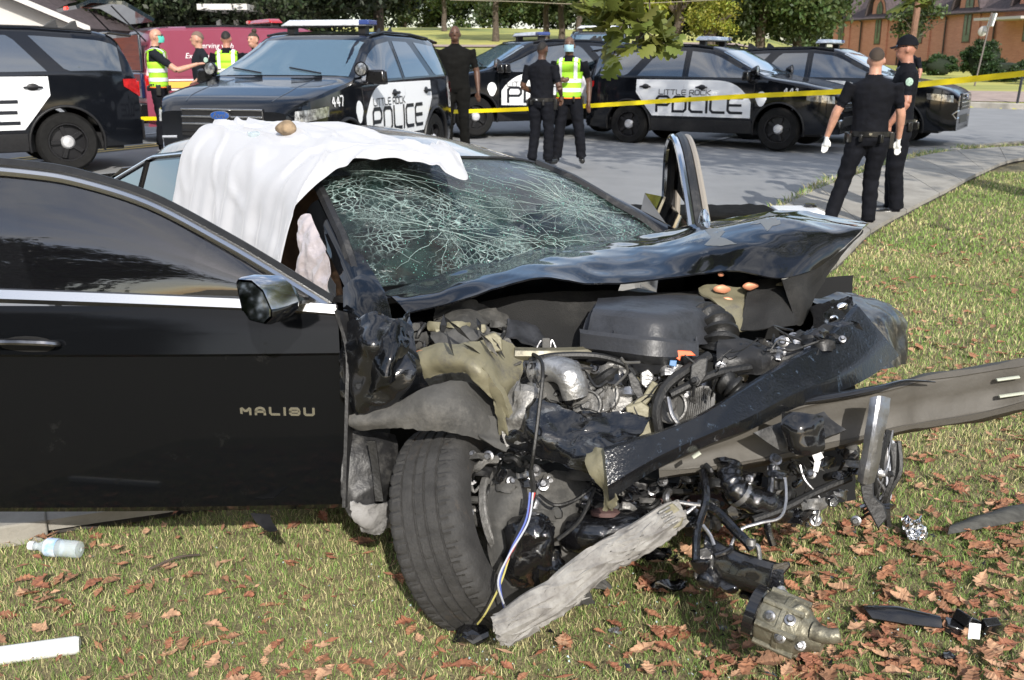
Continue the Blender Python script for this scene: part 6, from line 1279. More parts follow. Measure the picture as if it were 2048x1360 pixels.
part('cowl_panel', [[(1005, 650, 3.25), (1050, 655, 3.3), (1090, 690, 3.3)], [(1010, 690, 3.2), (1040, 690, 3.2), (1075, 700, 3.2)]], M_BOX, .006, amp=.03, freq=9, seed=14, nu=16, nv=10, ragged=.004)
tubep('front_cross_bar', [(1030, 708, 3.02), (1090, 708, 3.02), (1150, 706, 3.04), (1180, 704, 3.05)], [.022, .02, .019, .018], mat('olive to black bar', (.12, .11, .075), .35, metal=.3, wear=(.02, .02, .02), wscale=5, wamt=.6))
part('front_cross_bar', [[(836, 705, 3.0), (850, 700, 2.98)], [(838, 740, 2.98), (856, 745, 2.97)]], M_COPR, .01, nu=5, nv=8, amp=.006, ragged=.004)
for pts in ([(1072, 700, 3.1), (1082, 682, 3.1), (1088, 700, 3.1)], [(1100, 700, 3.1), (1104, 680, 3.1), (1114, 702, 3.1)]): tubep('wire_clip', pts, .003, M_STEEL, seg=5)
ext('latch_plate', [(1084, 676), (1100, 676), (1101, 698), (1084, 698)], 3.08, .01, M_DUST)
# ---------------- air filter box
part('air_filter_lid', [[(1196, 608, 3.3), (1250, 604, 3.33), (1320, 603, 3.36), (1370, 602, 3.38), (1402, 606, 3.42)], [(1190, 628, 3.14), (1250, 632, 3.07), (1314, 640, 3.02), (1370, 632, 3.1), (1414, 628, 3.2)], [(1189, 634, 3.125), (1250, 640, 3.05), (1314, 650, 3.00), (1372, 642, 3.08), (1416, 640, 3.18)], [(1182, 668, 3.11), (1245, 680, 3.03), (1311, 691, 2.98), (1372, 692, 3.05), (1420, 690, 3.16)]], M_BOX, .02, amp=.004, freq=9, nu=30, nv=21, smooth=25, lin=True)
part('air_filter_base', [[(1172, 668, 3.08), (1240, 680, 3.0), (1309, 691, 2.95), (1380, 696, 3.02)], [(1174, 678, 3.07), (1241, 690, 2.99), (1309, 700, 2.94), (1380, 704, 3.01)], [(1182, 682, 3.09), (1243, 694, 3.01), (1308, 704, 2.96), (1380, 708, 3.03)], [(1188, 712, 3.11), (1250, 722, 3.04), (1310, 727, 3.0), (1380, 730, 3.06)]], M_BOX, .04, amp=.002, nu=24, nv=15, smooth=25, lin=True)
for i, px in enumerate((1228, 1262, 1296, 1322, 1345, 1368, 1392)):
    yb_ = 671 + (px - 1182) * .16 if px < 1311 else 690; g = MB(); a, b = P(px, yb_ - 16, 3.03 if px < 1330 else 3.04), P(px + 1, yb_, 3.0 if px < 1330 else 3.03); g.tube([a, b], .0035, 5); g.build('lid_rib', M_BOX, CAR)
for px, py in ((1240, 690), (1180, 680), (1300, 702)): ext('lid_clip', [(px - 9, py - 8), (px + 9, py - 6), (px + 8, py + 16), (px - 8, py + 14)], 2.97 if px > 1200 else 3.04, .01, M_BPL, bevel=.002)
part('box_side', [[(1170, 640, 3.2), (1192, 612, 3.25)], [(1164, 690, 3.15), (1184, 668, 3.12)], [(1170, 715, 3.2), (1186, 712, 3.12)]], M_BOX, .006, nu=6, nv=10, amp=.008)
bellows('intake_bellows', [(1405, 640, 3.22), (1432, 656, 3.16), (1440, 690, 3.12), (1432, 725, 3.12)], .055, M_RUBB, 7)
ext('orange_clip', [(1350, 700), (1382, 702), (1392, 711), (1362, 712), (1360, 722), (1351, 716)], 2.93, .012, M_ORNG, bevel=.002)
ext('blue_connector', [(1340, 720), (1354, 721), (1352, 734), (1338, 731)], 2.92, .012, mat('blue connector', (.08, .2, .4), .4), bevel=.002)
# olive inner hood brace with copper patches
part('inner_hood_brace', [[(1398, 575, 3.42), (1430, 568, 3.42), (1480, 580, 3.44), (1520, 560, 3.5)], [(1400, 590, 3.38), (1430, 598, 3.38), (1470, 600, 3.40), (1510, 590, 3.45)], [(1440, 620, 3.34), (1450, 620, 3.34), (1480, 615, 3.36), (1500, 620, 3.40)], [(1450, 665, 3.3), (1465, 665, 3.3), (1480, 665, 3.32), (1492, 660, 3.36)]], M_OLIVE, .006, amp=.012, nu=20, nv=22, ragged=.003)
for x_, y_, w_, h_ in ((1445, 578, 18, 8), (1500, 572, 16, 8), (1452, 603, 15, 8), (1440, 548, 5, 5)): g = MB(); g.ball(P(x_, y_, 3.37), (w_ / 590, .006, h_ / 590), 12, 8); g.jitter(.006, 30, x_); g.build('bare_copper_patch', M_COPR, CAR)
part('inner_hood_panel', [[(1500, 565, 3.46), (1560, 560, 3.42), (1620, 575, 3.5)], [(1490, 610, 3.36), (1550, 615, 3.34), (1600, 620, 3.40)], [(1480, 665, 3.32), (1540, 660, 3.28), (1585, 650, 3.36)]], M_FELT, .005, amp=.02, freq=7, seed=2, nu=20, nv=20)
g = MB(); g.ball(P(1563, 571, 3.40), (.02, .004, .012), 12, 6); g.build('panel_hole', M_OLIVE, CAR)
# ---------------- engine
tubep('intake_elbow', [(1068, 745, 3.0), (1110, 738, 2.96), (1140, 752, 2.92), (1152, 795, 2.92)], [.045, .048, .050, .042], M_ALU, seg=14, flat=.8)
ext('intake_flange', [(1060, 730), (1100, 724), (1128, 730), (1126, 752), (1070, 760)], 2.98, .03, M_ALU, jit=.006)
ext('timing_cover', [(1222, 742), (1238, 728), (1258, 728), (1272, 750), (1268, 780), (1262, 815), (1240, 828), (1218, 822), (1226, 790), (1222, 765)], 2.96, .05, M_ALUD, jit=.004)
ext('engine_strap', [(1254, 748), (1264, 742), (1278, 760), (1292, 800), (1280, 806), (1262, 780)], 2.93, .012, M_BPL)
ext('accessory_cover', [(1280, 746), (1296, 738), (1308, 750), (1306, 770), (1292, 778), (1280, 766)], 2.96, .05, M_ALU, jit=.004)
for c_, r_ in (((1178, 812, 2.94), .045), ((1206, 790, 2.98), .055), ((1345, 815, 2.94), .05), ((1300, 900, 2.95), .04)):
    g = MB(); g.lathe([(r_, 0), (r_, .018), (r_ * .9, .02), (r_ * .86, .008), (r_ * .3, .008), (r_ * .28, .03), (.001, .03)], P(*c_), (P(*c_) - CAM).normalized() * -1 + Vector((-.4, 0, .2)), 26); g.build('pulley', M_ALUD, CAR)
ext('engine_mount', [(1250, 812), (1282, 802), (1300, 815), (1312, 862), (1296, 878), (1262, 866)], 2.90, .04, M_OLIVE, jit=.006); ext('mount_arm', [(1250, 812), (1285, 790), (1305, 760), (1318, 768), (1300, 800), (1290, 812)], 2.92, .03, M_OLIVE, jit=.006)
tubep('silver_coolant_pipe', [(1336, 795, 2.9), (1344, 830, 2.88), (1362, 855, 2.88), (1372, 866, 2.9)], .0075, M_STEEL)
tubep('silver_coolant_pipe', [(1310, 840, 2.9), (1312, 862, 2.88), (1318, 875, 2.88)], .007, M_STEEL)
for k in range(12):
    x_ = 1374 + k * 4.2; tubep('cooler_fin', [(x_, 772 + k * .6, 2.96), (x_ + 1, 810, 2.93), (x_ - 3, 852 - k * 1.5, 2.92)], .0022, M_ALUD, seg=4, n=6)
part('cooler_tank', [[(1366, 770, 2.97), (1376, 768, 2.96)], [(1362, 810, 2.95), (1374, 812, 2.94)], [(1366, 850, 2.94), (1374, 856, 2.93)]], M_DUST, .03, nu=4, nv=10)
part('cooler_shroud', [[(1372, 768, 2.99), (1430, 775, 2.99)], [(1370, 860, 2.97), (1425, 850, 2.97)]], M_BPL, .01, nu=6, nv=8)
bellows('ribbed_hose', [(1440, 758, 2.98), (1462, 770, 2.95), (1478, 790, 2.95), (1478, 812, 2.97)], .034, M_RUBB, 6)
ext('plastic_bracket', [(1382, 730), (1398, 718), (1416, 716), (1414, 750), (1398, 776), (1378, 768)], 2.90, .02, M_BPL, jit=.003); bolt(1390, 762, 2.885, .008, m=M_BPL)
tubep('thick_black_hose', [(1418, 712, 2.96), (1370, 742, 2.92), (1330, 775, 2.90), (1312, 820, 2.88), (1318, 868, 2.88)], .016, M_RUBB)
tubep('thick_black_hose', [(1500, 735, 2.98), (1440, 745, 2.94), (1400, 760, 2.92), (1340, 790, 2.90)], .013, M_RUBB)
tubep('thick_black_hose', [(1060, 722, 3.0), (1110, 712, 2.98), (1190, 712, 2.98), (1250, 728, 2.96), (1272, 752, 2.94)], .011, M_RUBB)
tubep('thick_black_hose', [(1190, 770, 2.98), (1215, 752, 2.96), (1235, 738, 2.98)], .018, M_RUBB)
for i in range(6): tubep('battery_cable', [(1455 + i * 9, 712 - i * 3, 3.06), (1500 + i * 12, 704 + (i % 3) * 7, 3.02), (1560 + i * 10, 690 + i * 2, 3.05), (1600 + 8 * i, 672 + 4 * i, 3.12)], .008 + .003 * (i % 2), M_RUBB, seg=7)
part('radiator_support', [[(1440, 700, 3.08), (1520, 690, 3.06), (1600, 676, 3.12), (1680, 650, 3.22)], [(1436, 722, 3.03), (1520, 716, 3.0), (1600, 702, 3.06), (1670, 680, 3.16)], [(1450, 750, 3.03), (1520, 745, 3.0), (1580, 730, 3.06), (1650, 700, 3.16)]], M_BPL, .01, amp=.03, freq=8, seed=3, nu=28, nv=14, ragged=.003)
part('black_apron_panel', [[(1022, 806, 2.97), (1085, 808, 2.90), (1170, 826, 2.88), (1240, 838, 2.88), (1300, 848, 2.90)], [(1010, 850, 2.95), (1080, 850, 2.86), (1165, 866, 2.84), (1235, 868, 2.82), (1270, 880, 2.80)], [(1008, 880, 2.95), (1080, 890, 2.86), (1150, 896, 2.82), (1210, 905, 2.78), (1240, 915, 2.76)], [(1015, 905, 2.97), (1085, 908, 2.88), (1150, 935, 2.82), (1205, 962, 2.76), (1225, 985, 2.74)]], M_BODYS, .005, amp=.035, freq=7, seed=21, nu=40, nv=30, ragged=.006)
part('crushed_rail', [[(1040, 770, 2.95), (1060, 775, 2.93), (1080, 790, 2.95)], [(1010, 820, 2.93), (1045, 830, 2.90), (1080, 840, 2.92)], [(1020, 890, 2.93), (1060, 880, 2.90), (1095, 880, 2.92)]], M_ALUD, .008, amp=.03, freq=12, seed=8, nu=16, nv=20, ragged=.005)
part('crushed_rail', [[(1085, 750, 3.02), (1110, 770, 2.98), (1130, 800, 2.98)], [(1045, 740, 3.0), (1070, 775, 2.96), (1100, 812, 2.95)]], M_DUST, .01, amp=.012, nu=14, nv=8)
part('torn_bumper_mount', [[(1180, 905, 2.80), (1215, 900, 2.76)], [(1175, 930, 2.76), (1225, 940, 2.72)], [(1205, 980, 2.74), (1235, 1000, 2.71)], [(1215, 1015, 2.76), (1228, 1018, 2.74)]], M_OLIVE, .006, amp=.018, freq=12, seed=5, nu=10, nv=20, ragged=.005)
# ---------------- bumper beam and torn bumper cover
btop = [(1315, 908), (1420, 872), (1520, 838), (1620, 808), (1720, 786), (1800, 770), (1850, 756), (1960, 740), (2060, 722), (2130, 712)]
bbot = [(1318, 948), (1420, 938), (1520, 922), (1620, 900), (1720, 878), (1800, 858), (1850, 850), (1960, 832), (2060, 808), (2130, 796)]
bd_ = [2.88, 2.88, 2.90, 2.92, 2.92, 2.93, 2.95, 2.96, 2.93, 2.90]
def brow(t, dd, k=0): return [P(a[0] * (1 - t) + b[0] * t, a[1] * (1 - t) + b[1] * t, d + dd) for a, b, d in zip(btop, bbot, bd_)]
g = MB(); g.sheet(loft([brow(-.03, .10), brow(0, .0), brow(.06, -.004), brow(.30, .0), brow(.45, .004), brow(.62, .004), brow(.8, .0), brow(.94, -.004), brow(1.0, .0), brow(1.05, .10)], 60, 36), .004, amp=.010, freq=4.5, seed=2)
BEAM = g.build('bumper_beam', M_BEAM, CAR, smooth=40); BEAM['label'] = 'long bent grey brown steel bumper beam sticking out to the right'
for a, b in (((1993, 760), (2038, 754)), ((1998, 793), (2048, 786)), ((1385, 915), (1400, 905))): g = MB(); g.tube([P(a[0], a[1], 2.925 if a[0] > 1500 else 2.73), P(b[0], b[1], 2.915 if a[0] > 1500 else 2.73)], .010, 10, flat=.4); g.build('beam_slot', mat('pale slot plug', (.50, .52, .42), .5), BEAM)
part('bumper_cover', [[[1208, 898, 2.74], [1309, 868, 2.76], [1400, 832, 2.78], [1480, 783, 2.84], [1570, 727, 2.95], [1650, 675, 3.07], [1712, 610, 3.22]], [[1208.6, 904.12, 2.714], [1309.06, 872.02, 2.734], [1400.6, 835.36, 2.754], [1481.2, 787.38, 2.813], [1571.5, 732.1, 2.922], [1653.78, 680.58, 3.042], [1716.98, 616.12, 3.195]], [[1215.2, 971.44, 2.683], [1309.72, 916.24, 2.696], [1407.2, 872.32, 2.716], [1494.4, 835.56, 2.768], [1588.0, 788.2, 2.864], [1695.36, 741.96, 2.984], [1771.76, 683.44, 3.17]], [[1218, 1000, 2.71], [1310, 935, 2.72], [1410, 888, 2.74], [1500, 856, 2.79], [1595, 812, 2.88], [1713, 768, 3.0], [1795, 712, 3.2]]], M_BODYB, .005, amp=.005, freq=4, seed=7, nu=90, nv=24, lin=True, smooth=30, label='torn black bumper cover scuffed with blue marks')
part('bumper_corner', [[(1615, 605, 3.6), (1680, 597, 3.62), (1745, 604, 3.66), (1795, 632, 3.74)], [(1690, 640, 3.35), (1730, 630, 3.36), (1775, 632, 3.45), (1806, 655, 3.6)], [(1710, 680, 3.22), (1745, 675, 3.24), (1780, 680, 3.35), (1802, 700, 3.5)], [(1745, 745, 3.15), (1765, 740, 3.18), (1785, 735, 3.3), (1798, 728, 3.45)]], mat('scraped bumper paint', (.012, .012, .012), .35, coat=.3, wear=(.16, .145, .11), wscale=9, wamt=.4, stretch=(3, 3, .8)), .005, amp=.02, nu=30, nv=24)
tubep('orange_scrape', [(1722, 612, 3.50), (1750, 618, 3.47), (1780, 624, 3.50), (1796, 632, 3.58)], .008, mat('orange scrape', (.7, .28, .03), .5), flat=.3)
tubep('black_trim_strip', [(1600, 800, 2.92), (1680, 790, 2.88), (1760, 775, 2.86), (1810, 762, 2.88), (1870, 764, 2.9)], [.03, .022, .016, .012, .004], M_PLG, flat=.4)
part('headlight_housing', [[(1620, 625, 3.4), (1660, 612, 3.42), (1700, 602, 3.45)], [(1625, 660, 3.3), (1665, 655, 3.3), (1705, 640, 3.35)], [(1600, 690, 3.25), (1650, 690, 3.24), (1690, 670, 3.28)]], M_PLG, .01, amp=.03, freq=9, seed=4, nu=18, nv=18, ragged=.004)
for i, (a, b, s_) in enumerate(((1668, 640, 10), (1660, 655, 7), (1684, 612, 9), (1632, 672, 6), (1590, 688, 6))): g = MB(); g.ball(P(a, b, 3.24), (s_ / 560, .008, s_ / 700), 10, 6); g.jitter(.008, 30, i); g.build('headlight_reflector', M_CHROME if i != 1 else M_LF_O if False else M_CHROME, CAR)
part('bumper_reinforcement', [[(1500, 868, 2.80), (1560, 850, 2.82), (1640, 830, 2.88)], [(1560, 900, 2.80), (1620, 890, 2.80), (1680, 870, 2.86)]], M_BPL, .01, amp=.02, nu=14, nv=8)
part('plastic_duct', [[(1570, 826, 2.76), (1600, 830, 2.74), (1630, 836, 2.76)], [(1576, 860, 2.75), (1600, 866, 2.72), (1634, 868, 2.75)], [(1582, 892, 2.76), (1605, 900, 2.74), (1630, 896, 2.76)]], M_PLG, .02, amp=.015, freq=12, nu=14, nv=14)
# hanging steel strap
part('steel_strap', [[(1742, 796, 2.78), (1760, 792, 2.77), (1778, 796, 2.79)], [(1734, 860, 2.77), (1750, 860, 2.75), (1768, 858, 2.77)], [(1722, 930, 2.78), (1738, 934, 2.76), (1754, 930, 2.78)], [(1718, 962, 2.79), (1732, 968, 2.77), (1744, 962, 2.79)]], M_STEEL, .004, amp=.006, freq=12, nu=8, nv=26, lin=True, smooth=20)
ext('strap_end', [(1716, 950), (1746, 952), (1748, 990), (1770, 1010), (1776, 1035), (1756, 1058), (1742, 1030), (1724, 1000)], 2.80, .012, M_BPL, jit=.004)
rgw = random.Random(42)
WM = [M_RUBB, M_RUBB, M_PLG, M_BPL, M_STEEL, mat('grey wire'), M_RUBB]
for i in range(16):
    a = rgw.uniform(1760, 1800); b = rgw.uniform(860, 900); tubep('wire', [(a, b, 2.86), (a + rgw.uniform(-20, 12), b + 60, 2.84), (a + rgw.uniform(-30, 10), b + 110, 2.85), (a + rgw.uniform(-45, 5), b + rgw.uniform(120, 175), 2.87)], rgw.choice((.003, .004, .007, .009)), rgw.choice(WM), seg=6, n=12)
# lower hanging hoses, brackets and pipes
bellows('large_radiator_hose', [(1458, 930, 2.88), (1462, 965, 2.84), (1490, 995, 2.82), (1540, 1010, 2.84), (1570, 1025, 2.88)], .036, M_GREASE, 9, dr=.06)
g = MB(); g.lathe([(.040, -.008), (.040, .008)], P(1480, 988, 2.82), (.8, 0, -.7), 18); g.build('hose_clamp', M_STEEL, CAR)
for pts, r, m_ in (([(1405, 940, 2.85), (1412, 980, 2.82), (1410, 1010, 2.80), (1395, 1060, 2.78), (1392, 1120, 2.76)], .012, M_GREASE), ([(1395, 1008, 2.82), (1430, 1020, 2.80), (1470, 1060, 2.77), (1495, 1085, 2.75), (1505, 1100, 2.74)], .014, M_GREASE),
                   ([(1340, 1018, 2.8), (1352, 1005, 2.8), (1380, 1008, 2.8), (1400, 1010, 2.8)], .0065, M_STEEL), ([(1344, 1028, 2.79), (1366, 1030, 2.79), (1390, 1012, 2.8)], .006, M_STEEL), ([(1570, 955, 2.84), (1572, 1000, 2.82), (1560, 1035, 2.80), (1520, 1046, 2.79), (1480, 1060, 2.79), (1460, 1095, 2.77)], .005, M_STEEL),
                   ([(1405, 1050, 2.78), (1420, 1070, 2.77), (1428, 1090, 2.76)], .006, M_STEEL), ([(1545, 930, 2.86), (1540, 990, 2.84), (1535, 1050, 2.82), (1545, 1090, 2.82)], .011, M_GREASE), ([(1505, 1040, 2.8), (1560, 1020, 2.82), (1630, 985, 2.85), (1700, 955, 2.88)], .012, M_RUBB),
                   ([(1500, 1095, 2.74), (1515, 1092, 2.73), (1520, 1120, 2.73), (1524, 1140, 2.74)], .007, M_STEEL), ([(1465, 1095, 2.76), (1450, 1105, 2.75), (1430, 1112, 2.75)], .008, M_GREASE), ([(1600, 930, 2.86), (1610, 960, 2.85), (1640, 1000, 2.85), (1630, 1050, 2.85)], .004, M_STEEL)): tubep('hose' if m_ is not M_STEEL else 'metal_line', pts, r, m_, seg=8, n=22)
g = MB(); g.lathe([(.006, 0), (.014, .002), (.014, .018), (.008, .02)], P(1502, 1092, 2.73), UP, 14); g.build('line_fitting', M_STEEL, CAR)
# clutter in three zones: plates, brackets, tubes, bolts
def zone(n, x0, x1, y0f, y1f, d0, d1, seed, mats, smin=10, smax=34):
    rg = random.Random(seed)
    for i in range(n):
        x_ = rg.uniform(x0, x1); y_ = rg.uniform(y0f(x_), y1f(x_)); d = rg.uniform(d0, d1); s_ = rg.uniform(smin, smax); m_ = rg.choice(mats); k = rg.random()
        if k < .28:
            part('torn_bracket', [[(x_ - s_, y_ - s_ * rg.uniform(.2, .9), d), (x_, y_ - s_ * .5, d - .02), (x_ + s_, y_ - s_ * rg.uniform(.2, .9), d)], [(x_ - s_ * rg.uniform(.5, 1.2), y_ + s_ * .4, d - .01), (x_, y_ + s_ * .5, d - .03), (x_ + s_ * rg.uniform(.4, 1), y_ + s_ * .5, d + .01)]], m_, .004, amp=.02, freq=14, seed=i, nu=8, nv=6, ragged=.004)
        elif k < .52:
            a = rg.uniform(0, 3.14); dx, dy = math.cos(a) * s_ * 1.3, math.sin(a) * s_ * 1.3; tubep('hose', [(x_ - dx, y_ - dy, d), (x_ - dx * .3 + rg.uniform(-8, 8), y_ - dy * .3 + rg.uniform(-8, 8), d - .02), (x_ + dx * .4, y_ + dy * .4 + rg.uniform(-8, 8), d - .01), (x_ + dx, y_ + dy, d + .02)], rg.uniform(.003, .014), rg.choice((M_RUBB, M_RUBB, m_)), seg=7, n=10)
        elif k < .72:
            n_ = rg.randint(5, 7); ext('cast_bracket', [(x_ + math.cos(6.28 * q / n_) * s_ * rg.uniform(.45, .85), y_ + math.sin(6.28 * q / n_) * s_ * rg.uniform(.4, .8)) for q in range(n_)], d, rg.uniform(.01, .05), m_, bevel=.003, jit=.004)
        elif k < .84:
            g = MB(); c_ = P(x_, y_, d); r_ = s_ / 1100; ax2 = Vector((rg.uniform(-1, 1), -1, rg.uniform(-.5, .8))); g.lathe([(r_ * .7, -.03), (r_, -.03), (r_, .01), (r_ * .8, .016), (r_ * .4, .016), (r_ * .35, .026), (.001, .026)], c_, ax2, 18); g.build('cylindrical_fitting', m_, CAR)
        else: bolt(x_, y_, d - .03, rg.uniform(.007, .012))
MM = [M_ALU, M_ALUD, M_BPL, M_BPL, M_OLIVE, M_DUST, M_STEEL, M_PLG, M_ALUD]
zone(110, 1050, 1480, lambda x: 730, lambda x: min(845, 905 - (x - 1250) * .28 if x > 1250 else 825), 2.96, 3.12, 1, MM, 6, 26)
zone(100, 1000, 1560, lambda x: 905 + (40 if x < 1250 else 55 - (x - 1250) * .02), lambda x: 1035, 2.92, 3.1, 2, [M_BPL, M_DUST, M_ALUD, M_GREASE, M_GREASE, M_PLG, M_STEEL, M_RUBB], 6, 26)
zone(80, 1380, 1790, lambda x: 920 - (x - 1380) * .08, lambda x: 1050 - max(0, x - 1700) * .2, 2.84, 3.0, 3, [M_GREASE, M_BPL, M_PLG, M_STEEL, M_RUBB, M_ALUD, M_GREASE], 8, 26)
zone(44, 930, 1080, lambda x: 900, lambda x: 1040, 2.95, 3.06, 4, [M_DUST, M_ALUD, M_BPL, M_STEEL, M_ALUD], 8, 24)
zone(46, 1450, 1700, lambda x: 700 - (x - 1450) * .18, lambda x: 745 - (x - 1450) * .25, 3.02, 3.15, 5, [M_BPL, M_PLG, M_RUBB, M_STEEL], 8, 22)
zone(40, 830, 1020, lambda x: 650, lambda x: 700, 3.05, 3.2, 6, [M_DUST, M_DUST, M_OLIVE, M_BOX, M_BPL], 6, 20)
ext('white_tag', [(1622, 905), (1640, 900), (1648, 915), (1630, 925)], 2.78, .004, M_WLET, bevel=.001); ext('white_tag', [(1630, 918), (1642, 922), (1636, 945), (1626, 942)], 2.78, .004, M_WLET, bevel=.001)
ext('ribbed_wheel_tie', [(1085, 1000), (1100, 990), (1104, 1030), (1088, 1030)], 2.95, .02, M_PL)
rgw = random.Random(77)
for i in range(46):       # wiring looms strung through the bay
    x_, y_, d = rgw.uniform(1040, 1600), rgw.uniform(720, 840), rgw.uniform(2.88, 3.0); y_ -= max(0, x_ - 1300) * .25
    if i % 3 == 0: x_, y_ = rgw.uniform(1000, 1700), rgw.uniform(930, 1010)
    pts = [(x_, y_, d)]
    for k in range(4): pts.append((pts[-1][0] + rgw.uniform(-34, 34), pts[-1][1] + rgw.uniform(-12, 30), d + rgw.uniform(-.03, .03)))
    tubep('wire', pts, rgw.choice((.0016, .002, .003, .004)), rgw.choice((M_RUBB, M_RUBB, M_RUBB, M_BPL, M_DUST)), seg=5, n=16)
for i in range(40):       # broken slivers of black plastic with sharp tips
    x_, y_, d = rgw.uniform(850, 1740), 0, rgw.uniform(2.86, 3.05); y_ = rgw.uniform(640, 720) if x_ < 1020 else rgw.uniform(900, 1030) if i % 2 else rgw.uniform(740, 850) - max(0, x_ - 1300) * .28
    a = rgw.uniform(0, 6.28); l = rgw.uniform(12, 34); w_ = rgw.uniform(3, 9); ca, sa = math.cos(a), math.sin(a)
    ext('plastic_shard', [(x_ - ca * l, y_ - sa * l), (x_ - sa * w_, y_ + ca * w_), (x_ + ca * l * .4 - sa * w_ * .8, y_ + sa * l * .4 + ca * w_ * .8), (x_ + ca * l, y_ + sa * l), (x_ + sa * w_ * .7, y_ - ca * w_ * .7)], [d, d - .01, d - .02, d + .02, d], .004, rgw.choice((M_PLG, M_BPL, M_BPL, M_BODYS, M_ALUD)), bevel=.0008)
# underside shadow-catching engine cradle
g = MB(); a = math.atan2(F_.y, F_.x); g.box(C(.55, .85, .28), (.7, 1.1, .16), (0, 0, a)); g.build('engine_cradle', M_BPL, CAR, bevel=.02)
g = MB(); g.box(C(.25, .8, .50), (.55, 1.2, .45), (0, 0, a)); g.build('engine_block', M_ALUD, CAR, bevel=.03)
g = MB(); g.lathe([(.2, -.1), (.31, -.11), (.33, -.06), (.33, .06), (.31, .11), (.2, .1)], C(.35, 1.45, .31), L_, 30); g.build('front_wheel', M_TYRE, CAR)
part('fender', [[C(-.1, 1.62, .93), C(.4, 1.6, .88), C(.95, 1.5, .72)], [C(-.1, 1.66, .6), C(.4, 1.66, .65), C(1.0, 1.55, .6)]], M_BODY, .004, raw=True, amp=.02)
# ================================================================== sheet, loose debris and other single things
M_SHEET = mat('white cotton sheet', (.47, .48, .51), .85, sheen=.3, bump=.45, bscale=9)
def wsd(px, py, off=.03):      # depth on the windshield surface
    p0, p1, p2 = wspt(0, .1), wspt(1, .3), wspt(0, .9); n = (p1 - p0).cross(p2 - p0).normalized(); n = n if n.z > 0 else -n
    return onpl(px, py, p0 + n * (off + .03), n)
def rz(px, py, z): return onz(px, py, z)
def cloth_pt(s_, t):
    if s_ <= 0: return roofpt(-.585 + s_, t)
    return wspt(s_, t) + Vector((0, -.02, .03))
def smax_(t): return float(np.interp(t, [0, .05, .12, .2, .3, .38, .43, .46, .49], [.28, .22, .18, .18, .24, .34, .44, .34, .12]))
rows = []
for i in range(111):
    a = i / 110; r = []
    for j in range(91):
        b = j / 90; h = max(0, (.46 - a) / .46)
        if h > 0: s0 = -.96 + (.28 - .12 * h + .96) * b; e = cloth_pt(s0, 0); k = min(1, h * 7); p = e - L_ * (.085 * math.sin(k * 1.57) + .17 * h) - Vector((0, 0, .66 * h + .01 * k)) + F_ * (.03 * h)
        else:
            t = (a - .46) / .54 * (.19 + .29 * sstep(.1, .85, b)); s0 = -.96 + (smax_(t) + .96) * b; p = cloth_pt(s0, t)
        r.append(p + Vector((-.006, -.009, .026)))
    rows.append(r)
for _ in range(3): rows = [rows[0]] + [[(x_ + y_ * 2 + z_) * .25 for x_, y_, z_ in zip(rows[i - 1], rows[i], rows[i + 1])] for i in range(1, 110)] + [rows[110]]
for _ in range(3): rows = [[r[0]] + [(r[j - 1] + r[j] * 2 + r[j + 1]) * .25 for j in range(1, 90)] + [r[90]] for r in rows]
out = []
for _ in range(7): rows = [rows[0]] + [[(a + b * 2 + c) * .25 for a, b, c in zip(rows[i - 1], rows[i], rows[i + 1])] for i in range(1, 110)] + [rows[110]]
for i, r in enumerate(rows):
    q = []
    for j, p in enumerate(r):
        a = i / 110; b = j / 90; hang = 1 - sstep(.30, .46, a)
        f = .015 * hang * (1 - .3 * a) * (math.sin(b * 34 + 2.2 * noise.noise(Vector((b * 3, a * 1.5, 0)))) + .6 * math.sin(b * 71 + a * 3)) * (.35 + .65 * (.46 - min(a, .46)) / .46)
        nn = Vector((-.777, -.63, 0)) * hang + Vector((.2, -.3, .9)) * (1 - hang)
        t_ = noise.noise(Vector((a * 9, b * 5, 4))); w_ = abs(t_) * .020 + .005 * noise.noise(Vector((a * 22 + 3 * b, b * 9, 1))) + .004
        t2 = abs(noise.noise(Vector((a * 5 + b * 4, b * 3 - a * 3, 7)))); w_ += .020 * max(0, .14 - t2) / .14
        q.append(p + nn * (f + w_ * (1 - hang * .6) + .006))
    out.append(q)
g = MB(); g.sheet(out, .0015); so = g.build('white_sheet', M_SHEET, None, smooth=180, loc=C(-.9, .3, 1.3)); tag(so, 'wrinkled white sheet draped over the wreck roof and down its open side', 'sheet')
g = MB(); g.sheet(loft([[S(600, 440, .02), S(612, 430, .03), S(622, 432, .04)], [S(596, 520, -.04), S(625, 510, -.03), S(654, 505, -.01)], [S(592, 590, -.05), S(628, 590, -.05), S(660, 560, -.03)], [S(600, 640, -.06), S(620, 640, -.06), S(650, 620, -.05)]], 40, 70), .003, amp=.013, freq=13); g.build('curtain_airbag', M_BAG, CAR, smooth=28)
g = MB(); g.sheet(loft([[S(655, 545, .2), S(672, 570, .2)], [S(640, 640, .2), S(672, 640, .2)]], 4, 6), .003); g.build('white_lining', M_WHITE, CAR)
from mathutils.bvhtree import BVHTree as BV_
bvs = BV_.FromPolygons([v.co + rootoff(so) for v in so.data.vertices], [tuple(p.vertices) for p in so.data.polygons])
def onsheet(px, py):
    h = bvs.ray_cast(CAM, ray(px, py).normalized()); return h[0] if h[0] else P(px, py, 4.6)
g = MB(); c = onsheet(573, 268) + Vector((0, 0, .012)); g.ball(c + Vector((0, 0, .01)), (.043, .04, .033), 20, 14); g.jitter(.012, 18, 4); tag(g.build('stone', mat('tan stone', (.26, .19, .12), .9, var=.4, vscale=20, bump=.7, bscale=60), None, loc=c), 'tan stone holding down the white sheet on the roof', 'stone')
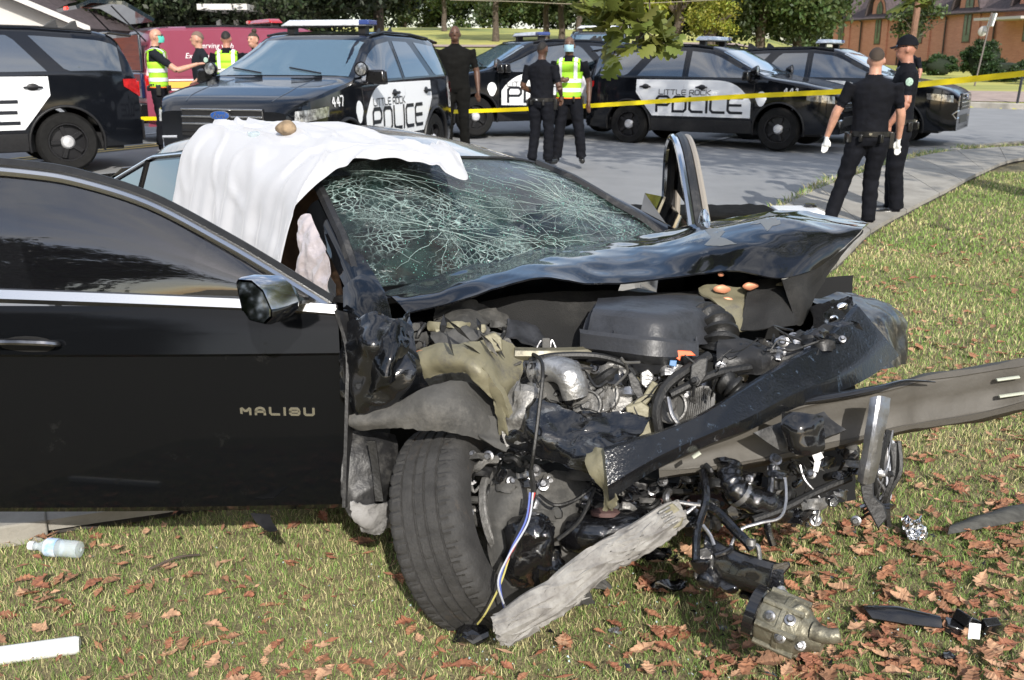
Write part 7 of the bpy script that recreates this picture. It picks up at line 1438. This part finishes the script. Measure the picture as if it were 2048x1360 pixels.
g = MB(); c = onsheet(512, 268); g.ball(c, (.045, .03, .018), 14, 8); g.jitter(.02, 25, 2); tag(g.build('plastic_wrap', mat('clear crumpled plastic', (.55, .65, .68), .15, coat=1, alpha=.6), None, smooth=0, loc=c), 'crumpled clear plastic on the roof beside the stone', 'plastic wrap')
# cot behind the wreck
ct = empty('stretcher', (1.3, 7.9, .07), 'long low black covered stretcher with a white end box behind the wreck', 'stretcher')
g = MB(); g.sheet(loft([[Vector((x, 7.7, .50)) for x in (.2, .8, 1.5, 2.08)], [Vector((x, 7.72, .555)) for x in (.2, .8, 1.5, 2.08)], [Vector((x, 8.2, .56)) for x in (.2, .8, 1.5, 2.08)]], 50, 8), .05, amp=.012, freq=16); g.build('black_cover', M_TSH, ct)
g = MB(); g.box((1.2, 8.0, .42), (2.2, .5, .12)); g.build('frame', M_PL, ct, bevel=.02)
for x_ in (.3, 2.0):
    for y_ in (7.8, 8.2): g = MB(); g.tube([(x_, y_, .4), (x_, y_, .05)], .018, 8); g.ball((x_, y_, .06), (.05, .02, .05), 12, 8); g.build('leg', M_PL, ct)
g = MB(); g.box((2.27, 7.9, .50), (.34, .35, .13)); g.build('white_end_box', M_WHITE, ct, bevel=.01)
g = MB(); g.lathe([(.001, .0), (.052, 0), (.052, .08), (.045, .088), (.001, .088)][::-1], P(1620, 412, 8.0), (0, 0, 1), 22); g.build('black_cap', M_PLG, ct)
g = MB(); g.ball(P(1545, 418, 7.6), (.08, .04, .03), 10, 8); g.jitter(.02, 12, 1); g.build('tan_cloth', mat('tan cloth', (.28, .22, .12), .9), ct)
# splintered weathered wood with torn metal end
M_WOOD = mat('weathered grey wood', (.31, .30, .28), .9, var2=(.17, .16, .15), vscale=22, stretch=(1, 1, 1), bump=.6, bscale=30)
cl = [(1003, 1262, 2.62), (1060, 1222, 2.62), (1115, 1192, 2.63), (1165, 1150, 2.64), (1215, 1108, 2.66), (1275, 1080, 2.69), (1335, 1040, 2.73), (1362, 1022, 2.74)]; wd_ = [24, 28, 30, 26, 24, 22, 20, 14]
rows = []
for k in np.linspace(-1, 1, 41):
    r = []
    for (a, b, d), w_ in zip(cl, wd_): r.append(P(a + k * w_ * .35, b + k * w_ * .85, d - .018 * (1 - k * k)))
    rows.append(spline(r, 60))
for i, r in enumerate(rows):
    for j in range(len(r)):
        r[j] = r[j] + Vector((0, -1, .4)) * (.006 * noise.noise(Vector((i * 1.3, j * .05, 0))) + .008 * noise.noise(Vector((i * 5.3, j * .06, 7)))) + (Vector((.01, 0, -.014)) * noise.noise(Vector((j * .6, 3, 0))) if i > 36 else Vector((0, 0, 0)))
    r[0] += Vector((-.02 * random.random(), 0, 0)); r[1] += Vector((-.008 * random.random(), 0, 0))
g = MB(); g.sheet(rows, .02); WD = g.build('wood_plank', M_WOOD, None, smooth=25, loc=P(1003, 1262, 2.62)); tag(WD, 'long curved splintered grey wooden plank leaning from the grass into the crushed front', 'wood')
for k in range(6):
    a = random.uniform(.3, .9); i = int(a * 60); p = rows[-1][i]; g = MB(); g.tube([p + Vector((0, 0, .01)), p + Vector((.02 + .01 * random.random(), -.005, .01)), p + Vector((.04 + .02 * random.random(), 0, .01 + .01 * random.random()))], [.004, .003, .0008], 5); g.build('splinter', M_WOOD, WD)
ext('metal_end', [(1316, 1022), (1345, 1005), (1370, 1030), (1362, 1052), (1338, 1062), (1322, 1042)], 2.70, .03, M_OLIVE, parent=WD, jit=.004)
for k in range(4): tubep('metal_tooth', [(1318 + k * 5, 1026 + k * 9, 2.69), (1340 + k * 5, 1014 + k * 9, 2.685)], .004, M_ALUD, parent=WD, seg=5, n=3)
# black finned cooler hanging on the grass
def onto(px, py, dz): q = G(px, py); return q + Vector((0, 0, dz))
def things(name, label, cat, loc): return empty(name, loc, label, cat)
q0 = P(1490, 1140, 2.74); CO = things('finned_cooler', 'oily black finned cooler hanging on hoses above the grass', 'car cooler', q0)
g = MB(); sp = [P(1408, 1098, 2.80), P(1440, 1122, 2.78), P(1490, 1142, 2.74), P(1540, 1158, 2.71), P(1565, 1166, 2.70)]; g.sheet(loft([[p + UP * o - FW * k for p in sp] for o, k in ((.03, -.06), (.035, 0), (0, .01), (-.045, .005), (-.05, -.06))], 24, 12), .01, amp=.006); g.build('body', M_GREASE, CO)
for k in range(24): p = spline(sp, 24)[k]; g = MB(); g.tube([p + UP * .034 - FW * .002, p + UP * .040 - FW * -.03], .004, 5); g.tube([p + UP * .03 - FW * .014, p - UP * .045 - FW * .012], .0035, 5); g.build('fin', M_PLG, CO)
ext('end_tank', [(1545, 1130), (1578, 1122), (1582, 1132), (1566, 1150), (1566, 1195), (1545, 1204), (1532, 1180)], 2.69, .05, M_GREASE, parent=CO, jit=.004)
ext('end_tank', [(1390, 1100), (1415, 1092), (1432, 1112), (1428, 1175), (1402, 1184), (1388, 1150)], 2.76, .06, M_GREASE, parent=CO, jit=.006)
for k, (a, b, s_) in enumerate(((1420, 1160, 22), (1455, 1170, 20), (1500, 1190, 22), (1400, 1125, 16))): g = MB(); g.ball(P(a, b, 2.76), (s_ / 640, .03, s_ / 800), 14, 10); g.jitter(.02, 18, k); g.build('oily_lump', M_GREASE, CO)
# compressor on the grass
q0 = G(1590, 1300); CP2 = things('compressor', 'dirty cast metal car compressor lying on red leaves in the grass', 'compressor', q0)
cx = P(1568, 1248, 2.56); axc = (P(1520, 1230, 2.58) - P(1640, 1282, 2.50)).normalized(); M_CMP = mat('dirty greenish cast metal', (.24, .225, .17), .42, metal=.55, wear=(.05, .045, .035), wscale=13, wamt=.45, var=.3, vscale=10, bump=.5, bscale=50)
g = MB(); g.lathe([(.001, -.105), (.03, -.105), (.036, -.085), (.05, -.06), (.066, -.045), (.070, -.01), (.074, -.008), (.074, .004), (.069, .006), (.069, .05), (.062, .062), (.001, .062)], cx, axc, 30); g.build('housing', M_CMP, CP2)
g = MB(); g.lathe([(.066, .058), (.071, .062), (.071, .088), (.055, .092), (.02, .082), (.018, .1), (.001, .1)], cx, axc, 30); g.build('pulley', M_PLG, CP2)
tubep('outlet', [(1625, 1262, 2.50), (1655, 1272, 2.48), (1680, 1270, 2.47)], [.026, .02, .018], M_CMP, parent=CP2, seg=12)
for k in range(7): a = k * .9; v1 = axc.orthogonal().normalized(); v2 = axc.cross(v1); p = cx + (v1 * math.cos(a) + v2 * math.sin(a)) * .07; g = MB(); g.tube([p - axc * .05, p + axc * .055], .009, 8); g.build('bolt_boss', M_CMP, CP2)
ext('port_block', [(1572, 1222), (1602, 1206), (1622, 1222), (1612, 1252), (1585, 1258)], 2.50, .04, M_CMP, parent=CP2, jit=.003, bevel=.006)
bellows('hose_fitting', [(1560, 1178, 2.62), (1572, 1198, 2.58), (1584, 1220, 2.54)], .012, M_ALU, 4, parent=CP2)
for k, (a, b) in enumerate(((1580, 1240), (1560, 1275), (1600, 1290), (1540, 1232))): bolt(a, b, 2.49 + .02 * (k == 3), .009, parent=CP2)
# small debris
def debris(name, label, cat, g, m, px, py, smooth=30, bevel=.002):
    o = g.build(name, m, None, smooth=smooth, loc=G(px, py), bevel=bevel); return tag(o, label, cat)
g = MB(); a, b = G(1722, 1245, .03), G(1878, 1262, .03); g.sheet(loft([[a + Vector((0, .03, .0)), (a + b) / 2 + Vector((0, .035, .012)), b + Vector((0, .02, 0))], [a + Vector((0, 0, .02)), (a + b) / 2 + Vector((0, 0, .028)), b + Vector((0, 0, .012))], [a + Vector((.02, -.03, 0)), (a + b) / 2 + Vector((0, -.035, .0)), b + Vector((0, -.02, -.01))]], 20, 10), .004, amp=.004); debris('plastic_strip', 'black curved plastic strip on red leaves at the lower right', 'plastic strip', g, M_PLG, 1800, 1255)
q = G(1935, 1262); SB = things('sensor_module', 'small broken black module with a white printed label', 'car part', q)
g = MB(); g.box(q + Vector((0, 0, .035)), (.075, .06, .035), (0, .5, .4)); g.box(q + Vector((.045, -.03, .03)), (.05, .03, .06), (.4, 0, .2)); g.box(q + Vector((-.05, -.01, .02)), (.05, .05, .03), (0, .2, -.3)); g.build('casing', M_PLG, SB, bevel=.004)
g = MB(); lb_ = P(1938, 1254, 2.50); R3 = Matrix.Rotation(.35, 3, 'Y'); 
def lbp(a, b, o=0): return lb_ + (RT * math.cos(.3) + UP * math.sin(.3)) * 0 + RT * (a * .95) + UP * (b * 1.0 + a * -.12) - FW * (.03 + o)
g.sheet([[lbp(-.014, .018), lbp(.016, .018)], [lbp(-.018, -.020), lbp(.012, -.020)]], .002); lo2 = g.build('label', M_WLET, SB, smooth=0)
g = MB()
for k in range(3): g.sheet([[lbp(-.012, .010 - k * .009, .001), lbp(.010 - .003 * k, .010 - k * .009, .001)], [lbp(-.0125, .0075 - k * .009, .001), lbp(.0095 - .003 * k, .0075 - k * .009, .001)]], .0004)
g.build('print_line', mat('grey print', (.25, .25, .27), .6), lo2, smooth=0)
g = MB(); a, b = G(1893, 1080, .025), G(2120, 1040, .03); n_ = Vector((.1, .12, 0)); g.sheet(loft([[a + n_ * .6, (a + b) / 2 + n_ * .8 + Vector((0, 0, .02)), b + n_], [a + n_ * .1 + Vector((0, 0, .012)), (a + b) / 2 + n_ * .2 + Vector((0, 0, .035)), b + n_ * .2 + Vector((0, 0, .01))], [a + n_ * -.1, (a + b) / 2 - n_ * .1, b - n_ * .2]], 24, 12), .005, amp=.006, freq=5); debris('trim_panel', 'dusty dark grey trim panel lying in the grass at the right edge', 'trim panel', g, mat('dusty dark trim', (.055, .055, .05), .75, var=.4, vscale=18, stretch=(1, 4, 1)), 2000, 1060)
g = MB(); q = G(1824, 1080, .03); g.sheet(loft([[q + Vector((x, .035, .035)) for x in (-.035, 0, .035)], [q + Vector((x * 1.2, 0, .02)) for x in (-.035, 0, .035)], [q + Vector((x, -.035, -.015)) for x in (-.035, 0, .04)]], 16, 16), .001, amp=.03, freq=26); debris('reflector_shard', 'crumpled shiny chrome reflector shard in the grass', 'reflector shard', g, M_CHROME, 1824, 1080, smooth=0, bevel=0)
g = MB(); a, b = G(162, 1306, .028), G(-120, 1346, .028); g.tube([a + (b - a) * t for t in (0, .03, .5, 1)], [.022, .026, .026, .026], 18); debris('white_pipe', 'white plastic pipe lying in the grass at the lower left corner', 'pipe', g, mat('white pvc', (.80, .81, .80), .35), 60, 1325, bevel=0)
# bottle
a = G(100, 1112, .034); b = G(172, 1118, .034); ab = (b - a).normalized(); BT = things('water_bottle', 'empty clear plastic water bottle with a blue label beside the concrete block', 'bottle', a)
M_PET = mat('clear bottle plastic', (.75, .85, .9), .08, trans=.0, alpha=.42, coat=1, spec=.9)
g = MB(); g.lathe([(.001, -.055), (.013, -.055), (.013, -.035), (.028, -.01), (.031, 0), (.031, .03), (.029, .035), (.031, .04), (.029, .05), (.031, .058), (.029, .067), (.031, .075), (.029, .085), (.031, .095), (.028, .115), (.01, .118), (.001, .11)], a, ab, 24); bo_ = g.build('body', M_PET, BT)
g = MB(); g.lathe([(.0315, -.004), (.0322, 0), (.0322, .034), (.0315, .038)], a, ab, 24); g.build('paper_label', mat('blue bottle label', (.22, .42, .72), .4, var2=(.75, .8, .85), vscale=25), BT)
g = MB(); g.lathe([(.001, -.072), (.0155, -.072), (.0155, -.052)], a, ab, 18); g.build('bottle_cap', M_WLET, BT)
# concrete block, twig, oily bits
g = MB(); q = G(40, 1085); g.box(q + Vector((-.1, .05, .03)), (.34, .2, .10), (0, 0, .4)); g.jitter(.02, 6, 2); debris('concrete_block', 'broken pale concrete block at the lower left under the open door', 'concrete block', g, M_CONC, 40, 1085, bevel=.008)
g = MB(); a, b = G(300, 1155, .03), G(402, 1128, .035); g.tube(spline([a, (a + b) / 2 + Vector((0, .01, .01)), b], 10), .004, 6); debris('stick', 'thin grey stick in the grass in front of the open door', 'stick', g, M_BARK, 350, 1140, bevel=0)
for k, (px, py, s_, lab) in enumerate(((1335, 1185, .05, 'oily black cap on the grass left of the finned cooler'), (942, 1285, .05, 'black connector lying at the foot of the twisted front wheel'), (1190, 1180, .045, 'dusty black lump under the wooden plank'), (1700, 1068, .022, 'small dark fragment in the grass under the steel strap'), (1905, 1326, .03, 'small black fragment at the bottom right'), (1480, 1178, .04, 'oily black pipe end under the finned cooler'), (1230, 1268, .02, 'small clear plastic shard in the grass'), (1440, 1262, .02, 'small broken lens shard left of the compressor'), (1310, 1120, .05, 'torn black bracket hanging behind the wooden plank'))):
    g = MB(); q = G(px, py); g.ball(q + Vector((0, 0, s_ * .5)), (s_, s_ * .7, s_ * .45), 16, 10); g.jitter(s_ * .55, .9 / s_, k); g.jitter(s_ * .15, 3 / s_, k); debris('fragment', lab, 'car fragment', g, (M_GREASE, M_PLG, M_DUST, M_PLG, M_PLG, M_GREASE, M_LAMP, M_LAMP, M_PLG)[k], px, py, smooth=50 if k in (0, 5) else 0, bevel=0)

ct.location.z = 0.0

rgd = random.Random(31); g = MB()
for k in range(900):
    x_ = rgd.gauss(.5, .8); y_ = rgd.gauss(2.7, .5); s_ = rgd.uniform(.0015, .005)
    if not side(x_, y_) or y_ < 1.8: continue
    p = Vector((x_, y_, rgd.uniform(.012, .03))); q_ = [p + Vector((rgd.uniform(-1, 1), rgd.uniform(-1, 1), rgd.uniform(-1, 1))) * s_ for _ in range(4)]; g.add(q_, [(0, 1, 2), (0, 3, 1), (1, 3, 2), (0, 2, 3)])
tag(g.build('glass_crumb', mat('pale glass crumbs', (.45, .55, .55), .1, coat=.6), None, smooth=0), 'tiny crumbs of broken glass scattered in the grass around the crushed front', 'broken glass', kind='stuff')
g = MB()
for k in range(260):
    x_ = rgd.gauss(.9, .6); y_ = rgd.gauss(2.65, .35); s_ = rgd.uniform(.004, .016)
    if not side(x_, y_) or y_ < 1.9: continue
    p = Vector((x_, y_, rgd.uniform(.012, .03))); q_ = [p + Vector((rgd.uniform(-1, 1), rgd.uniform(-1, 1), rgd.uniform(-.5, .5))) * s_ for _ in range(4)]; g.add(q_, [(0, 1, 2), (0, 3, 1), (1, 3, 2), (0, 2, 3)])
tag(g.build('plastic_bits', M_PLG, None, smooth=0), 'small splinters of black plastic scattered on the grass in front of the wreck', 'plastic bits', kind='stuff')
g = MB()
for k in range(2600):      # straw, twigs and leaf crumbs lying flat in the lawn
    y_ = 1.9 + 6.5 * rgd.random() ** 1.4; x_ = rgd.uniform(-.56 * y_ - .2, .56 * y_ + .2)
    if not side(x_, y_): continue
    a_ = rgd.uniform(0, 6.28); l = rgd.uniform(.008, .03); w_ = rgd.uniform(.002, .008); z_ = gz(x_, y_) + rgd.uniform(.018, .034); d1 = Vector((math.cos(a_), math.sin(a_), rgd.uniform(-.3, .3))) * l; d2 = Vector((-math.sin(a_), math.cos(a_), rgd.uniform(-.4, .4))) * w_; p = Vector((x_, y_, z_)); g.add([p - d1, p - d2, p + d1, p + d2], [(0, 1, 2, 3)], k % 4)
tag(g.build('leaf_crumbs', LM, None, smooth=0), 'crumbled brown leaf litter between the grass blades', 'leaf litter', kind='stuff')
